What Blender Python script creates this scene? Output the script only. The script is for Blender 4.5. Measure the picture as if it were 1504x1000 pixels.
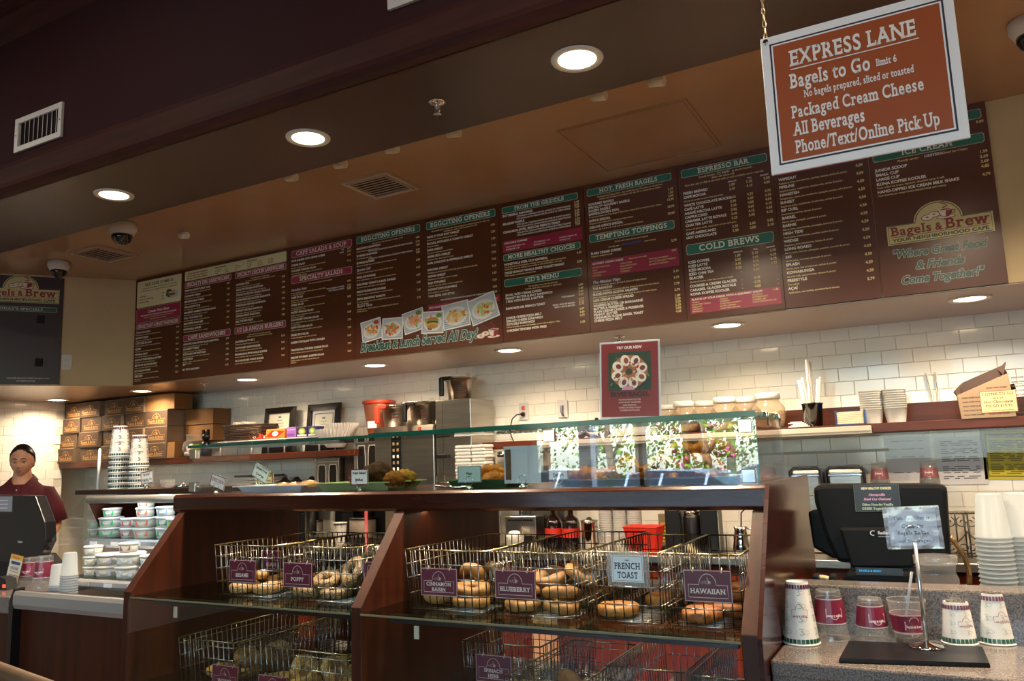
import bpy, bmesh, math, random
from math import sin, cos, pi, radians, sqrt, atan2
from mathutils import Vector, Matrix

for o in list(bpy.data.objects):
    bpy.data.objects.remove(o, do_unlink=True)
SC = bpy.context.scene
COL = SC.collection
RND = random.Random(7)

# ---------------------------------------------------------------- camera
YAW, PITCH, ROLL, FPX, EYE = radians(-28.268), radians(8.561), radians(-2.0996), 1167.0, Vector((0, 0, 1.5))
_f = Vector((sin(YAW) * cos(PITCH), cos(YAW) * cos(PITCH), sin(PITCH)))
_r = Vector((cos(YAW), -sin(YAW), 0))
_u = _r.cross(_f)
CR = _r * cos(ROLL) + _u * sin(ROLL)
CU = -_r * sin(ROLL) + _u * cos(ROLL)
CF = _f
cam_data = bpy.data.cameras.new('camera')
cam = bpy.data.objects.new('camera', cam_data)
COL.objects.link(cam)
cam.matrix_world = Matrix((( CR.x, CU.x, -CF.x, 0), (CR.y, CU.y, -CF.y, 0), (CR.z, CU.z, -CF.z, EYE.z), (0, 0, 0, 1)))
cam_data.sensor_width = 36.0
cam_data.lens = FPX / 1504 * 36.0
cam_data.clip_start = 0.05
cam_data.clip_end = 300
SC.camera = cam

def ray(x, y):
    return CR * ((x - 752) / FPX) - CU * ((y - 500) / FPX) + CF
def PY(x, y, Y):
    d = ray(x, y); return EYE + d * (Y / d.y)
def PZ(x, y, Z):
    d = ray(x, y); return EYE + d * ((Z - 1.5) / d.z)
def PX(x, y, X):
    d = ray(x, y); return EYE + d * (X / d.x)
def dep(p):
    return (Vector(p) - EYE).dot(CF)

# ---------------------------------------------------------------- colour management, world, sun, daylight
SC.view_settings.view_transform = 'Standard'
SC.view_settings.look = 'None'
SC.view_settings.gamma = 1.0
SC.view_settings.exposure = 0.35
SC.view_settings.use_curve_mapping = False
HALL_FILL = 8.0   # watts of each unseen fill lamp added under the hall ceiling
world = bpy.data.worlds.new('World'); SC.world = world
world.use_nodes = True
wn = world.node_tree
sky = wn.nodes.new('ShaderNodeTexSky')
sky.sky_type = 'NISHITA'; sky.sun_disc = False
sky.sun_elevation = radians(52); sky.sun_rotation = radians(20)
wn.links.new(sky.outputs[0], wn.nodes['Background'].inputs[0])
wn.nodes['Background'].inputs[1].default_value = 1.7
sd = bpy.data.lights.new('sun', 'SUN'); sd.energy = 36.0; sd.angle = radians(0.6); sd.color = (1, .95, .86)
sun = bpy.data.objects.new('sun', sd); COL.objects.link(sun)
sun.rotation_euler = (radians(-38), radians(10), 0)

# ---------------------------------------------------------------- materials
MATS = {}
def lin(h):
    h = h.lstrip('#'); out = []
    for i in (0, 2, 4):
        c = int(h[i:i + 2], 16) / 255
        out.append(c / 12.92 if c <= .04045 else ((c + .055) / 1.055) ** 2.4)
    return (*out, 1)
def setup(name):
    m = bpy.data.materials.new(name); m.use_nodes = True
    return m, m.node_tree, m.node_tree.nodes['Principled BSDF']
def mat(h, rough=.5, metal=0, spec=.5, h2=None, scale=8, stretch=(1, 1, 1), bump=0, detail=4, emit=0, kind='noise', pos=(.35, .65), trans=0, coat=0):
    """plain or two-tone procedural material"""
    key = ('m', h, rough, metal, spec, h2, scale, stretch, bump, detail, emit, kind, pos, trans, coat)
    if key in MATS: return MATS[key]
    m, nt, b = setup('mat_' + h.strip('#') + '_%d' % len(MATS))
    b.inputs['Base Color'].default_value = lin(h)
    b.inputs['Roughness'].default_value = rough
    b.inputs['Metallic'].default_value = metal
    b.inputs['Specular IOR Level'].default_value = spec
    if coat: b.inputs['Coat Weight'].default_value = coat; b.inputs['Coat Roughness'].default_value = .12
    if trans: b.inputs['Transmission Weight'].default_value = trans
    if emit:
        b.inputs['Emission Color'].default_value = lin(h); b.inputs['Emission Strength'].default_value = emit
    if h2 or bump:
        tc = nt.nodes.new('ShaderNodeTexCoord'); mp = nt.nodes.new('ShaderNodeMapping')
        nt.links.new(tc.outputs['Object'], mp.inputs[0]); mp.inputs['Scale'].default_value = stretch
        if kind == 'noise':
            t = nt.nodes.new('ShaderNodeTexNoise'); t.inputs['Scale'].default_value = scale; t.inputs['Detail'].default_value = detail
            out = t.outputs[0]
        else:
            t = nt.nodes.new('ShaderNodeTexVoronoi'); t.inputs['Scale'].default_value = scale
            out = t.outputs['Distance']
        nt.links.new(mp.outputs[0], t.inputs['Vector'])
        if h2:
            cr = nt.nodes.new('ShaderNodeValToRGB')
            cr.color_ramp.elements[0].position = pos[0]; cr.color_ramp.elements[0].color = lin(h)
            cr.color_ramp.elements[1].position = pos[1]; cr.color_ramp.elements[1].color = lin(h2)
            nt.links.new(out, cr.inputs[0]); nt.links.new(cr.outputs[0], b.inputs['Base Color'])
        if bump:
            bp = nt.nodes.new('ShaderNodeBump'); bp.inputs['Strength'].default_value = bump; bp.inputs['Distance'].default_value = .01
            nt.links.new(out, bp.inputs['Height']); nt.links.new(bp.outputs[0], b.inputs['Normal'])
    MATS[key] = m
    return m
def glass(tint='#ffffff', fog=0.0, fogc='#ffffff', rough=0.0, ior=1.5):
    """thin pane: sees through, reflects by Fresnel, optional milky share"""
    key = ('g', tint, fog, fogc, rough, ior)
    if key in MATS: return MATS[key]
    m, nt, b = setup('glass_%d' % len(MATS))
    nt.nodes.remove(b)
    out = nt.nodes['Material Output']
    tr = nt.nodes.new('ShaderNodeBsdfTransparent'); tr.inputs[0].default_value = lin(tint)
    gl = nt.nodes.new('ShaderNodeBsdfGlossy'); gl.inputs['Roughness'].default_value = rough
    fr = nt.nodes.new('ShaderNodeFresnel'); ge = nt.nodes.new('ShaderNodeNewGeometry')
    ma = nt.nodes.new('ShaderNodeMath'); ma.operation = 'MULTIPLY_ADD'; ma.inputs[1].default_value = 1 / ior - ior; ma.inputs[2].default_value = ior
    nt.links.new(ge.outputs['Backfacing'], ma.inputs[0]); nt.links.new(ma.outputs[0], fr.inputs[0])   # same reflectance from both faces of the pane
    mx = nt.nodes.new('ShaderNodeMixShader')
    nt.links.new(fr.outputs[0], mx.inputs[0]); nt.links.new(tr.outputs[0], mx.inputs[1]); nt.links.new(gl.outputs[0], mx.inputs[2])
    last = mx
    if fog:
        df = nt.nodes.new('ShaderNodeBsdfDiffuse'); df.inputs[0].default_value = lin(fogc)
        tl = nt.nodes.new('ShaderNodeBsdfTranslucent'); tl.inputs[0].default_value = lin(fogc)
        m3 = nt.nodes.new('ShaderNodeMixShader'); m3.inputs[0].default_value = .4
        nt.links.new(df.outputs[0], m3.inputs[1]); nt.links.new(tl.outputs[0], m3.inputs[2])
        m2 = nt.nodes.new('ShaderNodeMixShader'); m2.inputs[0].default_value = fog
        nt.links.new(mx.outputs[0], m2.inputs[1]); nt.links.new(m3.outputs[0], m2.inputs[2]); last = m2
    nt.links.new(last.outputs[0], out.inputs[0])
    MATS[key] = m
    return m
def specks(base, spot, scale, size, rough=.55, base2=None):
    """baked dough with seeds: voronoi spots over a noisy crust"""
    key = ('s', base, spot, scale, size, base2)
    if key in MATS: return MATS[key]
    m = mat(base, rough, h2=base2 or base, scale=28, bump=.35).copy(); nt = m.node_tree; b = nt.nodes['Principled BSDF']
    src = b.inputs['Base Color'].links[0].from_socket
    tc = nt.nodes.new('ShaderNodeTexCoord'); v = nt.nodes.new('ShaderNodeTexVoronoi'); v.inputs['Scale'].default_value = scale
    nt.links.new(tc.outputs['Object'], v.inputs['Vector'])
    lt = nt.nodes.new('ShaderNodeMath'); lt.operation = 'LESS_THAN'; lt.inputs[1].default_value = size
    nt.links.new(v.outputs['Distance'], lt.inputs[0])
    mx = nt.nodes.new('ShaderNodeMix'); mx.data_type = 'RGBA'
    nt.links.new(lt.outputs[0], mx.inputs[0]); nt.links.new(src, mx.inputs[6]); mx.inputs[7].default_value = lin(spot)
    nt.links.new(mx.outputs[2], b.inputs['Base Color'])
    MATS[key] = m
    return m
def wood(a, b_, rough=.35, s=(14, 14, 1.2), coat=.2):
    return mat(a, rough, spec=.28, h2=b_, scale=2.2, stretch=s, detail=6, coat=coat, pos=(.3, .7))
def emis(h, st):
    key = ('e', h, st)
    if key in MATS: return MATS[key]
    m, nt, b = setup('lamp_%d' % len(MATS)); nt.nodes.remove(b)
    e = nt.nodes.new('ShaderNodeEmission'); e.inputs[0].default_value = lin(h); e.inputs[1].default_value = st
    nt.links.new(e.outputs[0], nt.nodes['Material Output'].inputs[0]); MATS[key] = m
    return m

# ---------------------------------------------------------------- mesh building
class MB:
    def __init__(s): s.v = []; s.f = []; s.fm = []; s.sm = []; s.mats = []; s.cur = 0; s.T = None
    def m(s, material):
        if material not in s.mats: s.mats.append(material)
        s.cur = s.mats.index(material); return s
    def add(s, vs, fs, smooth=False):
        n = len(s.v)
        if s.T is not None: vs = [s.T @ Vector(v) for v in vs]
        s.v += [tuple(v) for v in vs]
        for f in fs:
            s.f.append(tuple(i + n for i in f)); s.fm.append(s.cur); s.sm.append(smooth)
        return s
    def box(s, x0, x1, y0, y1, z0, z1):
        vs = [(x, y, z) for x in (x0, x1) for y in (y0, y1) for z in (z0, z1)]
        return s.add(vs, [(0, 1, 3, 2), (4, 6, 7, 5), (0, 4, 5, 1), (2, 3, 7, 6), (0, 2, 6, 4), (1, 5, 7, 3)])
    def cbox(s, x0, x1, y0, y1, z0, z1, c=.004):
        """box with chamfered edges"""
        bm = bmesh.new(); vs = [bm.verts.new((x, y, z)) for x in (x0, x1) for y in (y0, y1) for z in (z0, z1)]
        for f in [(0, 1, 3, 2), (4, 6, 7, 5), (0, 4, 5, 1), (2, 3, 7, 6), (0, 2, 6, 4), (1, 5, 7, 3)]: bm.faces.new([vs[i] for i in f])
        bmesh.ops.bevel(bm, geom=list(bm.edges), offset=c, segments=2, affect='EDGES', profile=.5)
        bm.verts.index_update()
        s.add([v.co.copy() for v in bm.verts], [tuple(v.index for v in f.verts) for f in bm.faces]); bm.free(); return s
    def prism(s, pts, a, b, axis='y'):
        """polygon extruded along an axis; pts are the two other coordinates in xyz order"""
        def mk(p, t): return {'y': (p[0], t, p[1]), 'x': (t, p[0], p[1]), 'z': (p[0], p[1], t)}[axis]
        n = len(pts)
        vs = [mk(p, a) for p in pts] + [mk(p, b) for p in pts]
        return s.add(vs, [tuple(range(n))[::-1], tuple(range(n, 2 * n))] + [(i, (i + 1) % n, n + (i + 1) % n, n + i) for i in range(n)])
    def lathe(s, prof, seg=20, c=(0, 0, 0), sx=1, sy=1, smooth=True, cap=True):
        vs = []; fs = []
        for r, z in prof:
            for k in range(seg):
                a = 2 * pi * k / seg; vs.append((c[0] + r * cos(a) * sx, c[1] + r * sin(a) * sy, c[2] + z))
        for i in range(len(prof) - 1):
            for k in range(seg):
                k2 = (k + 1) % seg; fs.append((i * seg + k, i * seg + k2, (i + 1) * seg + k2, (i + 1) * seg + k))
        s.add(vs, fs, smooth)
        if cap:
            n = len(s.v) - len(vs)
            for i, rev in ((0, True), (len(prof) - 1, False)):
                if prof[i][0] > 1e-5:
                    ids = [n + i * seg + k for k in range(seg)]
                    s.f.append(tuple(ids[::-1] if rev else ids)); s.fm.append(s.cur); s.sm.append(False)
        return s
    def tube(s, pts, r, seg=6, closed=False, smooth=True):
        pts = [Vector(p) for p in pts]; n = len(pts)
        if n < 2: return s
        vs = []; fs = []; up = None
        for i, p in enumerate(pts):
            if closed: t = pts[(i + 1) % n] - pts[i - 1]
            else: t = pts[min(i + 1, n - 1)] - pts[max(i - 1, 0)]
            if t.length < 1e-9: t = Vector((0, 0, 1))
            t.normalize()
            if up is None: up = Vector((0, 0, 1)) if abs(t.z) < .9 else Vector((1, 0, 0))
            a = t.cross(up)
            if a.length < 1e-6: a = t.cross(Vector((0, 1, .1)))
            a.normalize(); b = a.cross(t).normalized(); up = b
            rr = r[i] if isinstance(r, (list, tuple)) else r
            for k in range(seg):
                an = 2 * pi * k / seg; vs.append(p + a * (rr * cos(an)) + b * (rr * sin(an)))
        for i in range(n if closed else n - 1):
            j = (i + 1) % n
            for k in range(seg):
                k2 = (k + 1) % seg; fs.append((i * seg + k, i * seg + k2, j * seg + k2, j * seg + k))
        s.add(vs, fs, smooth)
        if not closed:
            o = len(s.v) - len(vs)
            for f in (tuple(range(seg))[::-1], tuple((n - 1) * seg + k for k in range(seg))):
                s.f.append(tuple(i + o for i in f)); s.fm.append(s.cur); s.sm.append(False)
        return s
    def ball(s, c, r, seg=12, rings=8, fn=None):
        rx, ry, rz = r if isinstance(r, (list, tuple)) else (r, r, r)
        vs = []; fs = []
        for i in range(rings + 1):
            th = pi * i / rings
            for k in range(seg):
                a = 2 * pi * k / seg; d = Vector((sin(th) * cos(a), sin(th) * sin(a), cos(th)))
                q = Vector((d.x * rx, d.y * ry, d.z * rz))
                if fn: q = fn(d, q)
                vs.append(Vector(c) + q)
        for i in range(rings):
            for k in range(seg):
                k2 = (k + 1) % seg; fs.append((i * seg + k, (i + 1) * seg + k, (i + 1) * seg + k2, i * seg + k2))
        return s.add(vs, fs, True)
    def mesh(s, name):
        me = bpy.data.meshes.new(name); me.from_pydata(s.v, [], s.f)
        for m_ in s.mats: me.materials.append(m_)
        me.polygons.foreach_set('material_index', s.fm); me.polygons.foreach_set('use_smooth', s.sm)
        me.update(); return me

def ob(name, mb, m=None, parent=None, loc=None, rot=None, bevel=0):
    me = mb.mesh(name) if isinstance(mb, MB) else mb
    if m is not None and not me.materials: me.materials.append(m)
    if bevel:
        bm = bmesh.new(); bm.from_mesh(me); bmesh.ops.remove_doubles(bm, verts=bm.verts, dist=1e-5)
        bmesh.ops.bevel(bm, geom=[e for e in bm.edges if len(e.link_faces) == 2 and e.calc_face_angle(0) > .5], offset=bevel, segments=2, affect='EDGES', profile=.6)
        bm.to_mesh(me); bm.free()
    o = bpy.data.objects.new(name, me); COL.objects.link(o)
    if parent is not None: o.parent = parent
    if loc is not None: o.location = loc
    if rot is not None: o.rotation_euler = rot
    return o
def tag(o, label, cat, group=None):
    o['label'] = label; o['category'] = cat
    if group: o['group'] = group
    return o
def thing(name, label, cat, loc=(0, 0, 0), rz=0, group=None, rot=None):
    o = bpy.data.objects.new(name, None); COL.objects.link(o); o.empty_display_size = .05
    o.location = loc; o.rotation_euler = rot or (0, 0, rz)
    return tag(o, label, cat, group)
def struct(name, mb, m=None, parent=None, **k):
    o = ob(name, mb, m, parent, **k)
    if parent is None: o['kind'] = 'structure'
    return o
def copytree(o, loc=None, rz=None, label=None, group=None, parent=None, rot=None):
    kids = [c for c in KIDS(o)]
    c = o.copy(); COL.objects.link(c)
    if parent is not None: c.parent = parent
    if loc is not None: c.location = loc
    if rz is not None: c.rotation_euler = (0, 0, rz)
    if rot is not None: c.rotation_euler = rot
    if label: c['label'] = label
    if group: c['group'] = group
    for ch in kids: copytree(ch, parent=c)
    return c
def KIDS(o): return list(o.children)
def Bx(*a): return MB().box(*a)
def CB(*a): return MB().cbox(*a)
ORD = ['first', 'second', 'third', 'fourth', 'fifth', 'sixth', 'seventh', 'eighth', 'ninth', 'tenth', 'eleventh', 'twelfth']

# ---------------------------------------------------------------- flat drawing and lettering
GL = {}
def glyph(ch, font):
    key = (ch, font)
    if key in GL: return GL[key]
    cu = bpy.data.curves.new('t', 'FONT'); cu.resolution_u = 2 if font in ('sans', 'slabs') else 4
    cu.offset = {'sans': .030, 'bold': .040, 'slab': .022, 'fat': .075, 'slabs': .008, 'thin': 0}[font]
    t = bpy.data.objects.new('t', cu); COL.objects.link(t)
    def run(body):
        cu.body = body; bpy.context.view_layer.update()
        e = t.evaluated_get(bpy.context.evaluated_depsgraph_get()); me = e.to_mesh()
        V = [(v.co.x, v.co.y) for v in me.vertices]; Fs = [tuple(p.vertices) for p in me.polygons]; e.to_mesh_clear()
        return V, Fs
    def width(b):
        V, _ = run(b); return max(v[0] for v in V) - min(v[0] for v in V)
    if 'adv0' not in GL: GL['adv0'] = {}
    if font not in GL['adv0']: GL['adv0'][font] = width('II')
    adv = width('I' + ch + 'I') - GL['adv0'][font]
    V, Fs = ([], []) if ch == ' ' else run(ch)
    if font.startswith('slab') and V:
        cnt = {}
        for f in Fs:
            for i in range(len(f)):
                e = tuple(sorted((f[i], f[(i + 1) % len(f)]))); cnt[e] = cnt.get(e, 0) + 1
        ext = []
        cap = GL.setdefault('cap', max(v[1] for v in run('H')[0]))
        xh = GL.setdefault('xh', max(v[1] for v in run('x')[0]))
        asc = GL.setdefault('asc', max(v[1] for v in run('l')[0]))
        lv = [(0, 1), (cap, -1), (xh, -1), (asc, -1)]
        xmin = min(v[0] for v in V); xmax = max(v[0] for v in V)
        for (a, b), n in cnt.items():
            if n != 1: continue
            (x0, y0), (x1, y1) = V[a], V[b]
            if abs(y0 - y1) > .004 or ch in "-'.,=+/": continue
            x0, x1 = min(x0, x1), max(x0, x1); L = x1 - x0
            if L < .05: continue
            for yl, d in lv:
                if abs(y0 - yl) > .035: continue
                if L < .24: ext += [(x0 - .075, x0, y0, y0 + d * .095), (x1, x1 + .075, y0, y0 + d * .095)]
                elif ch in 'BDEFLPRbpd' and x0 - xmin < .05: ext.append((x0 - .085, x0, y0, y0 + d * .095))
                if L > .24 and ch in 'EFLTZ' and not (ch == 'L' and d < 0):
                    ext.append((x1 - .07, x1 + .005, y0 + d * .125, y0 + d * .225))
                    if ch == 'T': ext.append((x0 - .005, x0 + .07, y0 + d * .125, y0 + d * .225))
                break
        for x0, x1, y0, y1 in ext:
            n = len(V); V += [(x0, y0), (x1, y0), (x1, y1), (x0, y1)]; Fs.append((n, n + 1, n + 2, n + 3))
        adv += .07
    bpy.data.objects.remove(t, do_unlink=True); bpy.data.curves.remove(cu)
    GL[key] = (V, Fs, adv)
    return GL[key]
class D2:
    """flat print: polygons in (u, v) with a colour and a layer, later laid on a surface"""
    def __init__(s): s.items = []; s.n = 0
    def poly(s, pts, col, layer=0): s.items.append((pts, [tuple(range(len(pts)))], col, layer)); return s
    def rect(s, u0, v0, u1, v1, col, layer=0): return s.poly([(u0, v0), (u1, v0), (u1, v1), (u0, v1)], col, layer)
    def ell(s, u, v, a, b, col, layer=0, n=20, t0=0, t1=2 * pi, rot=0):
        pts = []
        full = abs(t1 - t0 - 2 * pi) < 1e-6
        for k in range(n if full else n + 1):
            t = t0 + (t1 - t0) * k / n; x = a * cos(t); y = b * sin(t)
            pts.append((u + x * cos(rot) - y * sin(rot), v + x * sin(rot) + y * cos(rot)))
        return s.poly(pts, col, layer)
    def stroke(s, pts, w, col, layer=0, closed=False):
        n = len(pts); V = []; Fs = []
        for i in range(n):
            a = pts[i - 1] if (closed or i > 0) else pts[i]; b = pts[(i + 1) % n] if (closed or i < n - 1) else pts[i]
            dx, dy = b[0] - a[0], b[1] - a[1]; L = sqrt(dx * dx + dy * dy) or 1
            nx, ny = -dy / L * w / 2, dx / L * w / 2
            p = pts[i]; V += [(p[0] + nx, p[1] + ny), (p[0] - nx, p[1] - ny)]
        for i in range(n if closed else n - 1):
            j = (i + 1) % n; Fs.append((2 * i, 2 * i + 1, 2 * j + 1, 2 * j))
        s.items.append((V, Fs, col, layer)); return s
    def frame(s, u0, v0, u1, v1, w, col, layer=0):
        s.rect(u0, v0, u1, v0 + w, col, layer); s.rect(u0, v1 - w, u1, v1, col, layer)
        s.rect(u0, v0 + w, u0 + w, v1 - w, col, layer); return s.rect(u1 - w, v0 + w, u1, v1 - w, col, layer)
    def text(s, t, u, v, h, col, layer=1, font='sans', al='l', fit=None, shear=0, sp=0, rot=0, wmax=None):
        """h = capital height; fit = exact width"""
        k = h / .70
        gl = [glyph(c, font) for c in t]
        W = sum(g[2] + sp for g in gl) * k
        sx = 1
        if fit: sx = fit / max(W, 1e-6)
        elif wmax and W > wmax: sx = wmax / W
        W *= sx
        x = u - (W / 2 if al == 'c' else W if al == 'r' else 0)
        V = []; Fs = []
        for g in gl:
            n = len(V)
            V += [(x + (a + b * shear) * k * sx, v + b * k) for a, b in g[0]]
            Fs += [tuple(i + n for i in f) for f in g[1]]
            x += (g[2] + sp) * k * sx
        if rot:
            V = [(u + (a - u) * cos(rot) - (b - v) * sin(rot), v + (a - u) * sin(rot) + (b - v) * cos(rot)) for a, b in V]
        if V: s.items.append((V, Fs, col, layer))
        return W
    def mesh(s, fn, rough=.35, mb=None):
        """fn(u, v, lift) -> point"""
        mb = mb or MB()
        for i, (V, Fs, col, layer) in enumerate(s.items):
            mb.m(mat(col, rough) if isinstance(col, str) else col)
            mb.add([fn(u, v, .0004 + layer * .0004 + min(i * 4e-6, .00032)) for u, v in V], Fs)
        return mb
def flat(u, v, l): return (u, -l, v)          # on a plate whose front faces -Y
def cone(r0, r1, h, a0=-pi / 2):
    """print round a cup: u = arc length at the mean radius, v = height"""
    rm = (r0 + r1) / 2
    def f(u, v, l):
        r = r0 + (r1 - r0) * v / h + l + .0006; a = a0 + u / rm
        return (r * cos(a), r * sin(a), v)
    return f
def banner_pts(u0, v0, u1, v1, c):
    return [(u0, v0 + c), (u0 + c, v0 + c), (u0 + c, v0), (u1 - c, v0), (u1 - c, v0 + c), (u1, v0 + c), (u1, v1 - c), (u1 - c, v1 - c), (u1 - c, v1), (u0 + c, v1), (u0 + c, v1 - c), (u0, v1 - c)]
def oct_pts(u0, v0, u1, v1, c):
    return [(u0, v0 + c), (u0 + c, v0), (u1 - c, v0), (u1, v0 + c), (u1, v1 - c), (u1 - c, v1), (u0 + c, v1), (u0, v1 - c)]
def cup_icon(d, u, v, w, line, fill, layer=3):
    """steaming cup on a saucer beside two rings of bread; w = overall width"""
    k = w
    for bx, by in ((-.36, .02), (-.14, .10)):
        d.ell(u + bx * k, v + by * k, .20 * k, .11 * k, line, layer); d.ell(u + bx * k, v + by * k, .175 * k, .088 * k, fill, layer + 1)
        d.ell(u + bx * k, v + (by + .01) * k, .05 * k, .022 * k, line, layer + 2)
    d.ell(u + .22 * k, v - .05 * k, .30 * k, .07 * k, line, layer + 2); d.ell(u + .22 * k, v - .045 * k, .27 * k, .05 * k, fill, layer + 3)
    d.poly([(u - .02 * k, v + .22 * k), (u + .46 * k, v + .22 * k), (u + .40 * k, v + .02 * k), (u + .30 * k, v - .05 * k), (u + .14 * k, v - .05 * k), (u + .04 * k, v + .02 * k)], line, layer + 4)
    d.poly([(u + .01 * k, v + .20 * k), (u + .24 * k, v + .20 * k), (u + .22 * k, v - .02 * k), (u + .15 * k, v - .03 * k), (u + .06 * k, v + .03 * k)], fill, layer + 5)
    d.ell(u + .22 * k, v + .22 * k, .24 * k, .04 * k, fill, layer + 5, 14); d.ell(u + .22 * k, v + .22 * k, .19 * k, .025 * k, line, layer + 6, 14)
    d.stroke([(u + .45 * k, v + .17 * k), (u + .53 * k, v + .15 * k), (u + .50 * k, v + .06 * k), (u + .41 * k, v + .04 * k)], .03 * k, line, layer + 4)
    d.stroke([(u + .14 * k, v + .28 * k), (u + .30 * k, v + .34 * k), (u + .22 * k, v + .42 * k), (u + .08 * k, v + .48 * k), (u + .24 * k, v + .56 * k)], .04 * k, line, layer + 6)
def dome_pts(u, v, w, h, dw, dh, n=14):
    """rectangle with a half-round bump on top, centred at u, bottom at v"""
    pts = [(u - w / 2, v), (u + w / 2, v), (u + w / 2, v + h)]
    for k in range(n + 1):
        a = pi * k / n; pts.append((u + dw / 2 * cos(a), v + h + dh * sin(a)))
    return pts + [(u - w / 2, v + h)]
def logo(d, u, v, w, bg='#d8c68e', edge='#4c5b32', red='#8e2a22', green='#3b4a2c', layer=1, full=True):
    h = w * .215
    d.poly(dome_pts(u, v, w, h, w * .46, w * .20), bg, layer)
    d.stroke(dome_pts(u, v + w * .012, w * .965, h * .92, w * .43, w * .19), w * .010, edge, layer + 1, True)
    cup_icon(d, u + w * .01, v + h * 1.12, w * .30, red, '#efe6d4')
    d.text('Bagels', u - w * .46, v + w * .10, w * .095, red, layer + 3, 'slab', fit=w * .40)
    d.text('&', u + w * .00, v + w * .10, w * .08, red, layer + 3, 'slab', al='c', fit=w * .07)
    d.text('Brew', u + w * .06, v + w * .10, w * .11, red, layer + 3, 'slab', fit=w * .40)
    d.rect(u - w * .46, v + w * .080, u + w * .46, v + w * .086, red, layer + 3)
    d.text('YOUR NEIGHBORHOOD CAFE', u, v + w * .030, w * .034, green, layer + 3, 'bold', al='c', fit=w * .90)

# ================================================================ MATERIAL PALETTE
M_BRONZE = mat('#b38c68', .22, h2='#a8825e', scale=1.2, spec=.5, coat=.3)
M_FASCIA = mat('#341416', .75, h2='#2f1417', scale=1.0, spec=.25)
M_TRIM = wood('#46201a', '#331715', .65, (1.2, 14, 14), 0)
M_BEIGE = mat('#cdb284', .5, h2='#c6aa7c', scale=2, coat=.1)
M_SOFFIT = mat('#b79878', .28, h2='#ae9072', scale=2, coat=.25)
M_GROUT = mat('#d9d1be', .85)
M_TILE = mat('#f6f1e6', .10, h2='#f0eadc', scale=3, coat=.3)
M_FLOOR = mat('#6a4e38', .5, h2='#5e4430', scale=3)
M_WALLDK = mat('#33281c', .8, h2='#2e2418', scale=2)
M_CHERRY = wood('#401806', '#280e03', .42, (14, 14, 1.2), .03)
M_CHERRYH = wood('#3c1a0e', '#2a110a', .22, (1.2, 14, 14), .5)
M_CHERRYD = wood('#7a3010', '#5c200a')
M_STEEL = mat('#b9b2a6', .28, 1.0, h2='#a9a298', scale=3, stretch=(1, 1, 12))
M_STEELD = mat('#77726a', .35, 1.0)
M_CHROME = mat('#d8d6d0', .08, 1.0)
M_BRASS = mat('#8f8d86', .24, 1.0)
M_BLACK = mat('#101012', .35)
M_BLACKM = mat('#17171a', .6, h2='#1c1c20', scale=20)
M_WHITE = mat('#d2d0cb', .4)
M_PAPER = mat('#efece4', .7)
M_FOAM = mat('#dcdad4', .5)
M_KRAFT = mat('#95806a', .85, h2='#8c7660', scale=6)
M_KRAFTD = mat('#43301f', .75, h2='#4a3524', scale=6)
M_GRANITE = mat('#443f3c', .25, h2='#7d736d', scale=260, detail=2, coat=.3, pos=(.36, .62))
M_GLASS = glass()
M_GLASSG = glass('#dff2ea')
M_GEDGE = mat('#1d5a48', .15, coat=.5)
M_PLAST = glass('#f4f4f4', .12, '#e8e8e8', .05)
M_MAROON = mat('#541028', .4)
M_RED = mat('#c62a1a', .4)

# ================================================================ SETTING
ZS, ZC, ZB, ZH = 2.17, 2.99, 2.87, 3.85       # menu soffit underside, tray ceiling, beam underside, hall ceiling
struct('floor', Bx(-10, 5.5, -4.2, 5.0, -.12, 0), M_FLOOR)
wb = struct('wall_back', Bx(-7.35, 5.5, 4.762, 5.0, 0, 3.3), M_GROUT)
wl = struct('wall_left', MB().box(-7.35, -7.062, -3.2, 4.45, 0, 3.3).box(-7.5, -7.20, 4.45, 4.78, 0, 3.3), M_GROUT)
struct('wall_right', Bx(5.3, 5.5, -4.0, 5.0, 0, 4.0), M_BEIGE)
struct('ceiling', MB().box(-10, 5.5, 2.60, 4.78, ZC, ZC + .06), M_BRONZE)
struct('trim_1', MB().box(-5.02, 5.5, 2.14, 2.685, ZB, ZC + .2).prism([(-5.02, 2.14), (-5.02, 2.685), (-7.35, .4), (-7.35, -.2)], ZB, ZC + .2, 'z'), mat('#442b1e', .35, h2='#3c2518', scale=1.2, spec=.4))
struct('wall_front_fascia', Bx(-7.35, 5.5, 2.13, 2.24, ZB + .10, ZH), M_FASCIA)
struct('trim_2', MB().prism([(2.085, ZB + .02), (2.10, ZB), (2.145, ZB), (2.145, ZB + .16), (2.115, ZB + .16), (2.10, ZB + .13), (2.10, ZB + .05)], -7.35, 5.5, 'x'), M_TRIM)
struct('trim_3', MB().prism([(2.13, 3.70), (2.06, 3.78), (2.06, 3.80), (2.02, 3.83), (2.02, 3.86), (2.13, 3.86)], -7.35, 5.5, 'x'), M_TRIM)
struct('ceiling_hall', Bx(-10, 5.5, -4.0, 2.24, ZH, ZH + .15), mat('#5a4034', .7))
# the soffit that carries the menu: a box along the back wall and a slanting face on the left
sl = [(-5.42, 3.942), (5.4, 3.942), (5.4, 4.762), (-7.35, 4.762), (-7.35, 1.45), (-7.345, 1.4)]
struct('wall_menu_soffit', MB().prism(sl, ZS, ZC, 'z'), M_BEIGE)
struct('ceiling_soffit', MB().prism([(-5.415, 3.947), (5.4, 3.947), (5.4, 4.762), (-7.06, 4.762), (-7.06, 1.83)], ZS - .006, ZS, 'z'), M_SOFFIT)
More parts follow.
